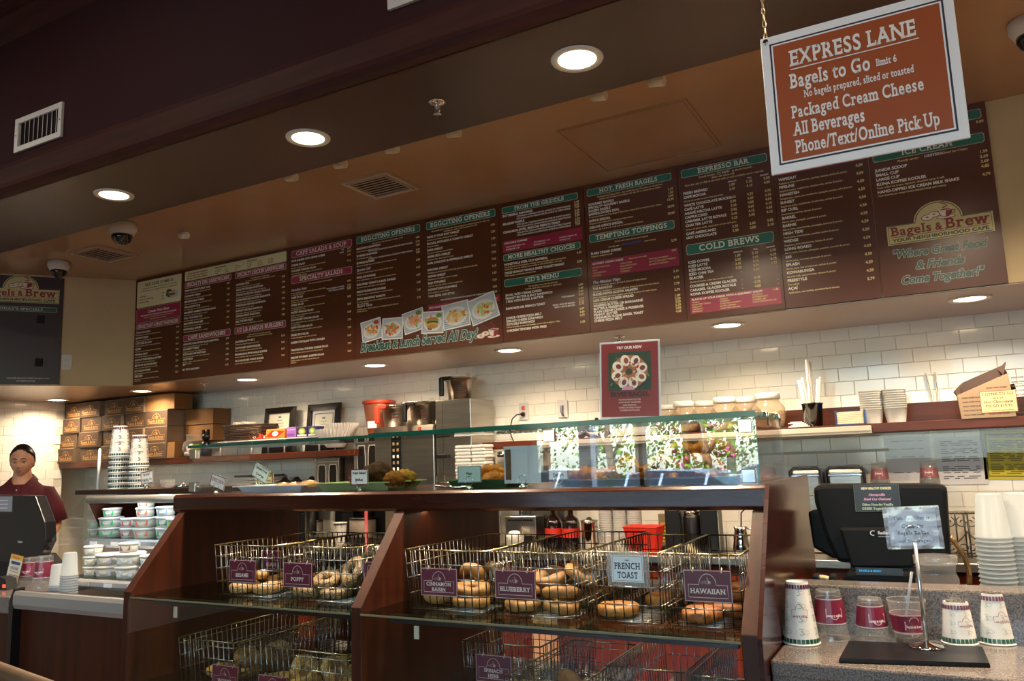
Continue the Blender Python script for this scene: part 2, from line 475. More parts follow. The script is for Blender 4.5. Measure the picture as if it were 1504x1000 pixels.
# window wall behind the photographer, with a mullioned window
mb = MB().box(-10, -4.15, -3.4, -3.2, 0, 4).box(1.3, 5.5, -3.4, -3.2, 0, 4).box(-4.15, 1.3, -3.4, -3.2, 2.75, 4).box(-4.15, 1.3, -3.4, -3.2, 0, .45)
struct('wall_window', mb, M_WALLDK)
w1 = struct('window_1', MB().box(-4.15, 1.3, -3.33, -3.31, .45, 2.75), glass('#e8eef0'))
fr = MB()
for x in (-4.15, -2.86, -1.5, -.1, 1.25): fr.box(x, x + .05, -3.37, -3.24, .45, 2.75)
fr.box(-4.15, 1.3, -3.37, -3.24, .45, .5).box(-4.15, 1.3, -3.37, -3.24, 2.7, 2.75)
struct('window_frame', fr, mat('#2a1c16', .5), w1)
struct('wall_hall_left', Bx(-10, -9.8, -3.4, 5, 0, 4), M_WALLDK)
struct('roof', Bx(-10.2, 5.7, -3.6, 5.2, 4.0, 4.2), mat('#55504a', .9))
struct('wall_rear', Bx(-10, 5.5, 5.0, 5.1, 0, 4.0), M_WALLDK)

# tiles: nearest and largest ones singly, the rest joined
def tile_mesh():
    w, h, d, c = .1524 - .0022, .0762 - .0020, .0045, .0016
    vs = [(0, 0, 0), (w, 0, 0), (w, 0, h), (0, 0, h), (0, -d + c, 0), (w, -d + c, 0), (w, -d + c, h), (0, -d + c, h), (c, -d, c), (w - c, -d, c), (w - c, -d, h - c), (c, -d, h - c)]
    fs = [(0, 1, 5, 4), (1, 2, 6, 5), (2, 3, 7, 6), (3, 0, 4, 7), (4, 5, 9, 8), (5, 6, 10, 9), (6, 7, 11, 10), (7, 4, 8, 11), (8, 9, 10, 11)]
    return vs, fs
tv, tf = tile_mesh(); tmb = MB().m(M_TILE).add(tv, tf); TM = tmb.mesh('tile')
cells = []
for r in range(16):
    z = ZS - .0762 * (r + 1) + .001
    off = .0762 if r % 2 else 0
    x = 1.30 + off - .045
    while x > -7.2:
        cells.append((x, z)); x -= .1524
def tvis(c):
    p = Vector((c[0], 4.76, c[1])); d = dep(p); q = p - EYE
    px = 752 + FPX * q.dot(CR) / d; py = 500 - FPX * q.dot(CU) / d
    seen = -20 < px < 1515 and ((px > 1130 and py < 740) or py < 640)
    if 1.56 < c[1] < 1.62 or (px > 1180 and py > 715): seen = False
    return (0 if seen else 1, d)
cells.sort(key=tvis)
for x, z in cells[:300]:
    o = bpy.data.objects.new('tile', TM); COL.objects.link(o); o.parent = wb; o.location = (x, 4.762, z)
rest = MB().m(M_TILE)
for x, z in cells[300:]:
    rest.add([(a + x, b + 4.762, c + z) for a, b, c in tv], tf)
o = ob('tile', rest, None, wb); o['kind'] = 'stuff'
for r in range(16):
    z = ZS - .0762 * (r + 1) + .001
    y = 4.45 - .1524 - (.0762 if r % 2 else 0)
    while y > 3.0:
        o = bpy.data.objects.new('tile', TM); COL.objects.link(o); o.parent = wl; o.location = (-7.062, y, z); o.rotation_euler = (0, 0, pi / 2)
        y -= .1524

# ================================================================ CEILING FITTINGS
def downlight(p, i, r=.092, power=22, spread=150, where='', grp=None):
    t = thing('recessed_downlight', 'round white recessed downlight ' + where, 'light', p, group=grp)
    ob('trim_ring', MB().lathe([(r * .70, 0.0), (r * .74, -.006), (r * .97, -.007), (r, -.002), (r, 0.002)], 32, cap=False), M_WHITE, t)
    ob('diffuser', MB().lathe([(.0001, -.004), (r * .72, -.004)], 32, cap=False), emis('#ffe2b8', 14), t)
    l = bpy.data.lights.new('downlight', 'AREA'); l.shape = 'DISK'; l.size = r * 1.35; l.energy = power; l.color = (1.0, .78, .54); l.spread = radians(spread)
    lo = bpy.data.objects.new('bulb', l); COL.objects.link(lo); lo.parent = t; lo.location = (0, 0, -.009)
    return t
PB, PS = 35, 7.5
for i, (x, y) in enumerate(((171, 287), (452, 202), (852, 91))):
    p = PZ(x, y, ZB - .001); downlight((p.x, 2.40, ZB), i, power=PB, where=('in the dark beam, ' + ('left end', 'between the two others', 'right end near the hanging sign')[i]), grp='downlights in the dark beam')
for k in (1, 2, 3): downlight((-.99 + 1.2 * k, 2.40, ZB), k, power=PB, where='in the dark beam beyond the right edge, %s one out' % ORD[k - 1], grp='downlights in the dark beam')
low = [((84, 587), 'above the leftmost white tiled wall'), ((209, 574), 'above the stacked kraft boxes'), ((363, 557), 'above the black basket'), ((551, 536), 'under the tilted food photos'), ((748, 514), 'above the wall outlet'), ((1068, 477), 'above the row of glass jars'), ((1424, 438), 'above the coffee carrier box')]
for i, ((x, y), w) in enumerate(low):
    p = PZ(x, y, ZS - .006); downlight((p.x, p.y, ZS - .006), i, power=PS, where='under the menu, ' + w, grp='downlights under the menu')
downlight((1.3, 4.24, ZS - .006), 8, power=PS, where='under the menu beyond the right edge', grp='downlights under the menu')

def dome_camera(p, label, s=1.0):
    t = thing('dome_camera', label, 'camera', p)
    ob('housing', MB().lathe([(.062 * s, 0), (.066 * s, -.004), (.066 * s, -.03 * s), (.052 * s, -.055 * s), (.048 * s, -.056 * s)], 28), M_WHITE, t)
    ob('bubble', MB().lathe([(.048 * s, -.05 * s), (.047 * s, -.07 * s), (.036 * s, -.09 * s), (.018 * s, -.102 * s), (.001, -.106 * s)], 24), mat('#08080a', .05, coat=1), t)
    ob('lens', MB().ball((.01 * s, -.02 * s, -.085 * s), .014 * s, 10, 8), mat('#222228', .1), t)
p = PZ(180, 329, ZC); dome_camera((p.x, p.y, ZC), 'white dome security camera beside the square ceiling vent, larger of the two on the left', 1.25)
p = PZ(87, 385, ZC); dome_camera((p.x, p.y, ZC), 'white dome security camera just above the specials board', 1.1)
p = PZ(1502, 14, ZC); dome_camera((p.x + .03, p.y + .1, ZC), 'white dome security camera cut off by the top right edge', 1.1)

def ceiling_vent(p, label):
    t = thing('ceiling_vent', label, 'vent', p); W = .30; m = mat('#b9a590', .5)
    f = MB()
    for k, (a, b) in enumerate(((.15, .135), (.128, .118))):
        z = -.012 - .004 * k
        for sx0, sx1, sy0, sy1 in ((-a, a, -a, -b), (-a, a, b, a), (-a, -b, -b, b), (b, a, -b, b)): f.box(sx0, sx1, sy0, sy1, z, 0)
    ob('frame', f, m, t)
    for k in range(8):
        y = -.105 + k * .03
        sl_ = MB(); sl_.add([(-.118, y, -.015), (.118, y, -.015), (.118, y + .021, -.010), (-.118, y + .021, -.010), (-.118, y, -.017), (.118, y, -.017), (.118, y + .021, -.012), (-.118, y + .021, -.012)], [(0, 1, 2, 3), (7, 6, 5, 4), (0, 4, 5, 1), (3, 2, 6, 7), (0, 3, 7, 4), (1, 5, 6, 2)])
        ob('slat', sl_, m, t)
    ob('duct_opening', Bx(-.12, .12, -.12, .12, -.0015, 0), mat('#2c2018', .9), t)
ceiling_vent((-2.535, 3.29, ZC), 'square louvred ceiling vent in front of the egg menu headings')
ceiling_vent((-4.9, 3.31, ZC), 'square louvred ceiling vent near the dome cameras on the left')
def wall_vent(p, w, h, label):
    t = thing('wall_vent', label, 'vent', p); f = MB(); b = .026
    f.box(0, w, -.012, 0, 0, b).box(0, w, -.012, 0, h - b, h).box(0, b, -.012, 0, b, h - b).box(w - b, w, -.012, 0, b, h - b)
    ob('frame', f, M_WHITE, t)
    n = 9
    for k in range(n):
        x = b + (w - 2 * b) * (k + .5) / n
        ob('slat', MB().add([(x - .009, -.004, b), (x + .005, -.012, b), (x + .005, -.012, h - b), (x - .009, -.004, h - b), (x - .007, -.003, b), (x + .007, -.011, b), (x + .007, -.011, h - b), (x - .007, -.003, h - b)], [(3, 2, 1, 0), (4, 5, 6, 7), (0, 1, 5, 4), (2, 3, 7, 6), (0, 4, 7, 3), (1, 2, 6, 5)]), M_WHITE, t)
    ob('duct_opening', Bx(b, w - b, -.002, -.0005, b, h - b), mat('#241a18', .9), t)
    for sx in (.012, w - .012): ob('screw', MB().lathe([(.004, 0), (.003, .002)], 8), M_STEELD, t, loc=(sx, -.012, h / 2), rot=(pi / 2, 0, 0))
wall_vent((-3.872, 2.13, 3.075), .375, .172, 'white louvred air grille on the dark purple fascia, top left')
wall_vent((-1.593, 2.13, 3.10), .375, .172, 'white air grille on the dark fascia cut off by the top edge')
# access hatch
t = thing('ceiling_hatch', 'bronze painted square access hatch in the ceiling above the bagel menu', 'hatch', (-1.13, 3.48, ZC))
ob('hatch_door', Bx(-.285, .285, -.295, .295, -.004, 0), M_BRONZE, t)
f = MB()
for a in ((-.305, .305, -.315, -.308), (-.305, .305, .308, .315), (-.305, -.298, -.308, .308), (.298, .305, -.308, .308)): f.box(*a, -.005, 0)
ob('hatch_frame', f, M_BRONZE, t)
def sprinkler(p, label):
    t = thing('sprinkler_head', label, 'sprinkler', p)
    ob('escutcheon', MB().lathe([(.034, 0), (.034, -.003), (.024, -.008), (.014, -.009)], 20), M_CHROME, t)
    ob('body', MB().lathe([(.011, -.008), (.011, -.02), (.006, -.024), (.005, -.03)], 10), M_CHROME, t)
    ob('frame_arms', MB().tube([(-.009, 0, -.018), (-.014, 0, -.032), (-.004, 0, -.047), (.004, 0, -.047), (.014, 0, -.032), (.009, 0, -.018)], .0025, 6), M_CHROME, t)
    ob('deflector', MB().lathe([(.004, -.045), (.016, -.050), (.016, -.052), (.003, -.052)], 14), M_CHROME, t)
for (x, y, z, l) in ((642, 150, ZB, 'chrome sprinkler head in the dark beam between two downlights'), (300, 562, ZS - .006, 'chrome sprinkler head under the salad menu'), (910, 494, ZS - .006, 'chrome sprinkler head above the bagel poster')):
    p = PZ(x, y, z); sprinkler((p.x, p.y, z), l)
# small spot heads behind the beam
for i, (x, y) in enumerate(((270, 348), (428, 263), (500, 244), (576, 222), (667, 198), (880, 144), (965, 123))):
    p = PZ(x, y, ZC - .05)
    t = thing('spot_head', 'small white cylinder spot hanging behind the dark beam, %s from the left' % ORD[i], 'spotlight', (p.x, p.y, ZC), group='small spots behind the beam')
    ob('stem', MB().tube([(0, 0, 0), (0, 0, p.z - ZC + .02)], .006, 8), M_WHITE, t)
    zz = p.z - ZC
    ob('barrel', MB().tube([(-.03, 0, zz + .015), (.03, 0, zz + .005)], .021, 16), mat('#d9cfbd', .5), t)

# ================================================================ SPECIALS BOARD AND OUTLET ON THE SLANTING FACE
A = Vector((-5.42, 3.942)); Bq = Vector((-7.345, 1.4)); dr = (A - Bq).normalized(); ang = atan2(dr.y, dr.x)
def onslant(px, py):
    d = ray(px, py); n = Vector((dr.y, -dr.x)); k = (A - Vector((0, 0))).dot(n) / Vector((d.x, d.y)).dot(n); return EYE + d * k
pe = onslant(90, 500); L = (Vector((pe.x, pe.y)) - A).length
bw = .60
org = A - dr * (L + bw)
nrm = Vector((dr.y, -dr.x))
t = thing('specials_board', 'dark brown specials board with cream cafe logo on the slanting left fascia', 'sign', (org.x + nrm.x * .002, org.y + nrm.y * .002, ZS + .004), ang)
ob('board', Bx(0, bw, -.012, 0, 0, .80), mat('#3d2a2a', .35), t)
d = D2(); logo(d, bw - .025 - .25, .60, .50)
ob('logo', d.mesh(lambda u, v, l: (u, -.012 - l, v)), None, t)
d = D2(); u1 = bw - .035
d.poly(oct_pts(u1 - .47, .535, u1, .572, .006), '#b8ad95', 1).poly(oct_pts(u1 - .467, .538, u1 - .003, .569, .006), '#2f5c4e', 2)
d.text("TODAY'S SPECIALS", u1 - .24, .545, .017, '#d6d0bc', 3, 'slab', al='c', fit=.30)
ob('heading', d.mesh(lambda u, v, l: (u, -.012 - l, v)), None, t)
for i, (u, v) in enumerate(((.09, .455), (.44, .45), (.09, .13), (.44, .13))):
    ob('hook_pad', CB(u, u + .05, -.018, -.012, v, v + .06, .002), mat('#141012', .8), t)
d = D2(); d.text('INCLUDES REGULAR COFFEE OR SMALL SODA.', bw - .06, .038, .009, '#c9c4b8', 1, 'bold', al='r'); d.text('NO SUBSTITUTIONS.', bw - .27, .018, .009, '#c9c4b8', 1, 'bold')
ob('lettering', d.mesh(lambda u, v, l: (u, -.012 - l, v)), None, t)
pe = onslant(98, 532)
t = thing('wall_outlet', 'white duplex outlet on the beige fascia beside the specials board', 'outlet', (pe.x + nrm.x * .001, pe.y + nrm.y * .001, pe.z), ang)
ob('plate', CB(-.035, .035, -.006, 0, -.057, .057, .002), M_WHITE, t)
for z in (.02, -.02):
    s_ = ob('socket', MB().lathe([(.016, 0), (.015, .003)], 16), mat('#d8d2c4', .4), t, loc=(0, -.006, z), rot=(pi / 2, 0, 0))
    ob('slots', MB().box(-.007, -.005, -.0045, .0045, .003, .0036).box(.005, .007, -.0045, .0045, .003, .0036), M_BLACK, s_)

# ================================================================ MENU BOARDS
MB_BG = mat('#613422', .26, h2='#592f1c', scale=2, spec=.5, coat=.12)
CW, CY, CM, CG, CC = '#f6f1e4', '#e6cd8e', '#a02444', '#23705a', '#e8dba6'
H = .815
def board(x0, x1, label):
    t = thing('menu_board', label, 'menu board', (x0, 3.9415, ZS), 0)
    ob('board', Bx(.0015, x1 - x0 - .0015, -.014, 0, 0, H), MB_BG, t)
    return t
def P2(t, d, name='lettering', label=None):
    o = ob(name, d.mesh(lambda u, v, l: (u, -.014 - l, v)), None, t)
    if 'lettering' in name or 'print' in name or name == 'slogan': o['kind'] = 'stuff'
    return o
def head(t, u0, u1, v0, v1, s, col=CG, fs=None):
    a, b = H * (1 - v1), H * (1 - v0)
    d = D2(); d.poly(banner_pts(u0, a, u1, b, .005), '#c8bfa8', 1); d.poly(banner_pts(u0 + .003, a + .003, u1 - .003, b - .003, .005), col, 2)
    h = (b - a) * .56
    # capitals a little larger than the rest, as on the board
    W = d.text(s.upper(), (u0 + u1) / 2, a + (b - a) * .26, h, CW, 3, 'slab', al='c', wmax=(u1 - u0) * .92)
    P2(t, d, 'heading')
def block(t, u0, u1, v0, v1, col=CM, edge=None, name='panel'):
    d = D2(); a, b = H * (1 - v1), H * (1 - v0)
    if edge: d.poly(oct_pts(u0 - .003, a - .003, u1 + .003, b + .003, .008), edge, 0)
    d.poly(oct_pts(u0, a, u1, b, .007 if edge else .0005), col, 1); P2(t, d, name)
def items(t, u0, u1, rows, ih=.0124, dh=.0084, pr=None, layer=2):
    """rows: (v, kind, text, price); kinds i item, d description, c centred description, s script item, r right hand line"""
    d = D2()
    for row in rows:
        v, k, s = row[:3]; y = H * (1 - v) - .008
        W = u1 - u0
        if k == 'i': d.text(s, u0, y, ih, CW, layer, 'bold', wmax=W * .78)
        elif k == 's': d.text(s, u0, y, ih * 1.25, '#d8c9d2', layer, 'bold', shear=.3, wmax=W * .7)
        elif k == 'd': d.text(s, u0, y, dh, CY, layer, 'sans', wmax=W * .86, shear=0)
        elif k == 'c': d.text(s, (u0 + u1) / 2, y, dh, CY, layer, 'sans', al='c', wmax=W * .95, shear=.25)
        elif k == 'r': d.text(s, u1 - .055, y, dh, CW, layer, 'sans', al='r', wmax=W * .7)
        if len(row) > 3 and row[3]:
            ps = row[3] if isinstance(row[3], (list, tuple)) else [row[3]]
            for j, p_ in enumerate(ps[::-1]): d.text(p_, u1 - j * .085, y, ih * .95, CY, layer, 'bold', al='r')
    P2(t, d, 'item_lettering')
def auto(v0, v1, lst):
    """spread (item, desc, price) entries evenly"""
    rows = []; n = len(lst); st = (v1 - v0) / n
    for k, e in enumerate(lst):
        v = v0 + st * k; kind = 's' if e[0].startswith('*') else 'i'
        rows.append((v, kind, e[0].lstrip('*'), e[2]))
        if e[1]:
            ds = e[1].split('|')
            for j, q in enumerate(ds): rows.append((v + .0215 + .0165 * j, 'd', q, None))
    return rows

# 1
b = board(-5.405, -4.868, 'leftmost menu board, cream combos box and hearty sandwich list')
block(b, .02, .517, .025, .275, CC, '#b8a976', 'cream_panel')
d = D2(); Y = lambda v: H * (1 - v)
d.text('B&B CAFE COMBOS', .27, Y(.075), .021, '#4b4a2e', 3, 'slab', al='c', fit=.32)
d.text('1 Café Favorite, Cup of Soup, 1/2 Café Sandwich or 1/2 Café Salad', .27, Y(.102), .008, '#6b3a24', 3, 'sans', al='c', fit=.40, shear=.2)
d.text('Specialty Favorite: or a Specialty Sandwich, or a Specialty Salad', .27, Y(.125), .008, '#6b3a24', 3, 'sans', al='c', fit=.40, shear=.2)
for v, s, p_ in ((.178, '1 CAFE ENTREE', '7.29'), (.205, '1 SPECIALTY & 1 CAFE ENTREE', '8.29'), (.232, '2 SPECIALTY ENTREES', '8.99')):
    d.text(s, .04, Y(v), .0085, '#7a2a22', 3, 'bold'); d.text(p_, .33, Y(v), .009, '#7a2a22', 3, 'bold', al='r')
d.ell(.42, Y(.20), .085, .040, '#ded8cc', 3).ell(.42, Y(.198), .068, .030, '#c9c2b4', 4)
for k in range(16):
    a = k * 2.4; d.ell(.39 + .035 * cos(a) * (.3 + k / 22), Y(.185) + .022 * sin(a), .013, .010, ('#3f5a22', '#5d7a2c', '#314a1c')[k % 3], 5, 8)
for k, c_ in enumerate(('#c9a468', '#6a3f22', '#b5482f', '#e0cfa0', '#c08a44')): d.poly([(.385, Y(.215) + k * .008), (.455, Y(.218) + k * .008), (.452, Y(.208) + k * .008), (.39, Y(.206) + k * .008)], c_, 6)
P2(b, d, 'cream_panel_print')
block(b, .02, .517, .288, .42, CM, '#c8a8a0', 'maroon_panel')
d = D2(); d.text('Create Your Own', .27, Y(.335), .020, CW, 3, 'bold', al='c', fit=.24, shear=.2)
d.text('DELI SANDWICH, CHICKEN SANDWICH OR BURGER', .27, Y(.362), .009, CW, 3, 'bold', al='c', fit=.40)
d.text("Choose any four toppings from our list and we'll do the rest", .27, Y(.382), .008, CY, 3, 'sans', al='c', fit=.33, shear=.2); d.text("No extra meats or cheeses", .27, Y(.402), .008, CY, 3, 'sans', al='c', fit=.18, shear=.2)
P2(b, d)
head(b, .02, .517, .432, .485, 'Specialty Hot & Hearty Sandwiches', CM)
items(b, .02, .505, auto(.51, .975, [('*French Revolution', 'Black forest ham, swiss, brie, dijon mustard, served au jus', '7.99'), ('MONROE TURKEY', 'Turkey, bacon, avocado, pepper jack, tomato & chipotle mayo|on grilled sourdough', '7.99'), ('*Cod Coast Bonanza!', 'Breaded cod, cheddar, pickle and tartar sauce with lettuce', '8.79'), ('REUBEN', 'Corned beef or turkey, sauerkraut, swiss & thousand island', '8.19'), ('MEATBALL PHILLY', 'Served with onions & peppers, provolone and marinara', '7.99'), ('SOUTH OF THE BORDER ROAST BEEF', 'Roast beef, green chiles, pepper jack and salsa', '7.29'), ('BBQ TRI-TIP OR CHICKEN MELT', 'Grilled onions, cheddar & barbecue sauce on ciabatta', '7.99'), ('HOT ITALIAN HOAGIE', 'Ham, salami, pepperoni, provolone, peppers and italian|dressing on a roll', '7.99'), ('TUNA MELT', 'Albacore tuna, tomato & cheddar, open faced on a bagel|or sliced bread', '7.29')]))
# 2
b = board(-4.868, -3.811, 'wide menu board with deli, chicken and burger lists, second from the left')
block(b, .02, 1.03, .02, .105, CC, '#b8a976', 'cream_panel')
d = D2()
for j, s in enumerate(('All sandwiches & burgers', 'served with your choice of', 'bread & side item!')): d.text(s, .15, Y(.048 + .022 * j), .011, '#8a2a22', 3, 'bold', al='c', fit=.21, shear=.2)
for u, s, ls in ((.34, 'BREAD CHOICES', (('Sliced Sourdough', 'Sliced White', 'Ciabatta'), ('Rye', 'Wheat', 'Croissant'), ('Multi Grain', 'Baguette +.50', 'Bagel'))), (.66, 'SIDE CHOICES', (('Potato Salad', 'Pasta Salad', 'Coleslaw'), ('Fresh Fruit', 'French Fries', 'Cup Soup +.99'), ('Green Salad', 'Caesar Salad', 'Onion Rings')))):
    d.text(s, u, Y(.045), .010, '#4b4a2e', 3, 'bold')
    for a, col_ in enumerate(ls):
        for j, q in enumerate(col_): d.text(q, u + .10 * a, Y(.062 + .016 * j), .0068, '#6b3a24', 3, 'sans')
P2(b, d, 'cream_panel_print')
head(b, .02, .505, .118, .175, 'Specialty Deli Sandwiches', CM)
head(b, .545, 1.03, .118, .175, 'Specialty Chicken Sandwiches', CM)
items(b, .02, .49, auto(.195, .60, [('CHIPOTLE RANCH TURKEY CLUB', 'Turkey, bacon, lettuce, tomato, chipotle ranch & cheddar', '8.29'), ('CALIFORNIA TURKEY', 'Turkey, avocado, sprouts, tomato, swiss and cream cheese', '7.99'), ('MEDITERRANEAN TURKEY', 'Turkey, feta, roasted peppers, cucumber & hummus spread', '7.29'), ('TRIPLE BACON CLUB', 'Ham, turkey, triple bacon, cheddar, lettuce and tomato', '8.19'), ('CRANBERRY PARMESAN CHICKEN SALAD', 'Chicken salad, cranberries, parmesan on croissant', '7.29'), ('*New York Italian Sub', 'Salami, ham, pepperoni, provolone, pepperoncini, onion', '7.99'), ('SMOTHERED ROAST BEEF', 'Roast beef, horseradish cream, swiss, lettuce & tomato', '7.79'), ('MOZZARELLA EXPRESS', 'Fresh mozzarella, basil, tomato, balsamic on ciabatta', '7.29')]))
head(b, .02, .505, .605, .665, 'Café Sandwiches', CM)
items(b, .02, .49, auto(.685, .96, [('ALBACORE TUNA OR EGG SALAD SANDWICH', 'Lettuce, tomato and sprouts on your choice of bread', '6.89'), ('CRANBERRY TURKEY', 'Turkey, cranberry sauce, cream cheese & lettuce', '6.99'), ('SIGNATURE HAM SANDWICH', 'Black forest ham, swiss or cheddar, dijon, lettuce, tomato', '7.09'), ('VEGETARIAN', 'Avocado, cucumber, sprouts, tomato, mushroom, bell|peppers & cheddar', '6.29'), ('BLT', None, '6.29'), ('BLT WITH AVOCADO', None, '6.99')]))
items(b, .555, 1.02, [(.19, 'c', 'Made with all natural chicken breast.', None), (.207, 'c', 'Our delicious beef patty may be substituted upon request.', None)] + auto(.228, .60, [('CHICKEN CLUB', 'Bacon, avocado, lettuce, tomato, mayo, cheddar', '8.29'), ('SANTA FE CHICKEN SANDWICH', 'Pepper jack cheese, green chiles, avocado & chipotle mayo', '7.89'), ('*Roasted Artichoke Chicken Sandwich', 'Artichoke spread, roasted peppers, fresh basil, feta|on toasted ciabatta', '8.99'), ('HONEY MUSTARD CHICKEN SANDWICH', 'Bacon, swiss, honey mustard, lettuce and tomato', '7.99'), ('POMODORO CHICKEN SANDWICH', 'Mozzarella, pesto, sun dried tomato', '7.99'), ('BUFFALO CHICKEN SANDWICH', 'Crispy chicken, buffalo sauce, blue cheese & lettuce', '7.69'), ('CHICKEN PESTO SANDWICH', 'Provolone, pesto, fresh tomato, lettuce, red onion', '7.59'), ('BBQ CHICKEN PIZZA', 'Red onions, cheddar, mozzarella & cilantro, open face', '7.89')]))
head(b, .545, 1.03, .605, .665, '1/2 LB Angus Burgers', CM)
items(b, .555, 1.02, [(.68, 'c', 'Made with fresh ground 1/2 lb angus patty.', None), (.697, 'c', 'Garden burger may be substituted upon request.', None)] + auto(.73, .95, [('JALAPEÑO PATTY MELT', 'Grilled onions, jalapeños & pepper jack on rye', '8.19'), ('SOUTHWEST ANGUS BURGER', 'Bacon, green chiles, avocado and pepper jack cheese', '8.49'), ('MUSHROOM & SWISS ANGUS BURGER', 'Sautéed mushrooms, swiss, mayo, lettuce and tomato', '8.19'), ('OLD-FASHIONED ANGUS BURGER', 'Lettuce, tomato, red onion, pickle & thousand island', '7.69')]))
# 3
b = board(-3.811, -3.247, 'menu board with maroon café salads and specialty salads headings')
head(b, .02, .545, .03, .092, 'Café Salads & Soup', CM)
items(b, .02, .535, [(.115, 'i', 'SOUP & BAGEL WITH CREAM CHEESE', None), (.10, 'r', 'CUP', '4.79'), (.122, 'r', 'BOWL', '5.29')] + auto(.152, .25, [('CAESAR SALAD', 'Romaine, croutons, parmesan with creamy vegetarian dressing', '6.49'), ('GOURMET GARDEN SALAD', 'Seasonal greens, tomato, cucumber, carrot, mushrooms|croutons & cheddar cheese', '7.19')]))
head(b, .02, .545, .252, .312, 'Specialty Salads', CM)
items(b, .02, .535, [(.328, 'c', 'Your choice of regular or fat free dressing', None), (.40, 'r', 'WITH PARMESAN CHICKEN', '9.99'), (.418, 'r', 'WITH GRILLED SALMON', '12.99')] + auto(.365, .99, [('*Portofino Salad', 'Greens, roasted red pepper, tomato, feta, penne pasta & basil|in white wine vinaigrette', '8.49'), ('COBB SALAD', 'Greens, bacon, avocado, hard boiled egg, gorgonzola, chicken|& tomato, blue cheese dressing', '8.49'), ('GREEK SALAD', 'Greens, feta, kalamata olives, tomato, onion, cucumber with|herb dressing and crostini', '8.29'), ('PACIFIC SPINACH SALAD', 'Spinach, chicken, strawberries, walnuts, goat cheese|and poppy seed dressing', '8.29'), ('SOUTHWEST CHICKEN SALAD', 'Greens, chicken, black beans, corn, cilantro, tortilla strips|& chipotle ranch', '8.09'), ('ASIAN CHICKEN SALAD', 'Cabbage, chicken, wontons, mandarins, sesame dressing', '7.99'), ('GREEK FETA SALAD', 'Romaine, feta, pepperoncini, olives, red onion', '7.59'), ('CHEESE TORTELLINI WITH CHICKEN', None, '8.49'), ('TRADITIONAL CHICKEN CAESAR SALAD', 'Romaine, chicken, croutons, parmesan & creamy dressing', '7.99'), ('DELUXE GOURMET GARDEN SALAD', 'Chicken, turkey or tuna with seasonal greens, hard|boiled egg', '8.49')]))
# 4
b = board(-3.247, -2.168, 'wide menu board with green egg headings and six tilted food photos')
head(b, .02, .52, .025, .085, 'Eggciting Openers'); head(b, .565, 1.055, .025, .085, 'Eggciting Openers')
items(b, .02, .515, [(.098, 'c', 'Eggs made to order! Substitute egg whites (+.99)', None), (.155, 'r', 'WITH BACON, CANADIAN BACON, SAUSAGE OR TURKEY SAUSAGE', '5.79'), (.217, 'r', 'WITH BACON, CANADIAN BACON, SAUSAGE OR TURKEY SAUSAGE', '5.09')] + auto(.122, .645, [('BREAKFAST SANDWICH', 'Eggs and cheese on bagel with choice', '4.89'), ('SUNRISE SANDWICH', 'Eggs & chorizo with salsa', '4.29'), ('SUNRISE SUPREME', 'Sausage or canadian bacon, egg, tomato, onion & cheese on toast', '5.89'), ('*Sunrise Olé!', 'Chorizo, egg, peppers, jack cheese and pico de gallo, onion', '5.89'), ('PARK AVE SUNRISE', 'Nova, smoked salmon, egg, capers, red onion and cream cheese', '6.49'), ('SUN DRIED TOMATO & BASIL SUNRISE', 'Sun dried tomato, fresh basil, egg & mozzarella', '6.99'), ('PESTO FLORENTINE SUNRISE', 'Spinach, egg, pesto, roasted tomatoes & onions on a bagel', '4.99'), ('FIESTA BREAKFAST BURRITO', 'Eggs, bacon, potato, green onion, cheddar & salsa wrapped in a tortilla|with a side of beans', '7.59'), ("*Pacer's Tacos", 'Chorizo, potato, cilantro, onions, eggs & jalapeños served with two|tortillas and salsa', '7.29')]))
items(b, .57, 1.05, [(.098, 'c', 'Served with bagel or toast (with choice of topping) or sliced tomatoes or melon cup.', None), (.115, 'c', 'Substitute egg whites (+.99) Poached eggs (+.50)', None)] + auto(.14, .645, [('HAVE IT YOUR WAY OMELET', 'Includes up to 4 items, additional items extra', '7.59'), ('BACON, AVOCADO & TOMATO OMELET', 'With jack cheese', '7.59'), ('PARIS OMELET', 'Brie, ham, mushroom, onions & herbs', '7.59'), ('GREEK FETA OMELET', 'Tomatoes, feta, olives, spinach & onion', '7.19'), ('HAM, AVOCADO & PEPPERJACK OMELET', None, '7.59'), ('SONOMA OMELET', 'Artichoke, sun dried tomatoes, fresh basil, spinach, tomato & mozzarella', '7.59'), ('VEGGIE OMELET', 'Mushrooms, bell peppers, onions & cheddar', '7.19'), ('BAJA SCRAMBLE', 'Chorizo, green chili, cilantro, onions & pepper jack', '7.29'), ('DOWNTOWN SCRAMBLE', 'Bacon, potatoes, onions & jack', '7.29'), ('TWO EGGS, ANY STYLE', None, '4.59')]) + [(.632, 'r', 'WITH BACON, CANADIAN BACON, SAUSAGE OR TURKEY SAUSAGE', '5.99')])
block(b, .565, 1.065, .66, .705)
d = D2(); d.text('ADD COUNTRY POTATOES', .575, Y(.69), .010, CW, 3, 'bold'); d.text('1.29', 1.05, Y(.69), .010, CY, 3, 'bold', al='r'); P2(b, d)
foods = [('toasted breakfast sandwich', .135, .790, 8, ['#dca25a', '#f2e2b4', '#c85a3a']), ('stacked sandwich with lettuce', .30, .800, -3, ['#c8823c', '#7cae3e', '#d84a38']), ('open bagel with salmon', .46, .765, 10, ['#f09a6c', '#7cae3e', '#ea7a5a']), ('cheeseburger with avocado', .60, .795, -4, ['#dc9448', '#94502a', '#9cc04a']), ('french toast on a plate', .765, .765, 5, ['#e4b058', '#cc8c3c', '#f0cc78']), ('salad bowl with tomato', .955, .745, 14, ['#b4c45c', '#d85a3c', '#e8e0a8'])]
r_ = random.Random(3)
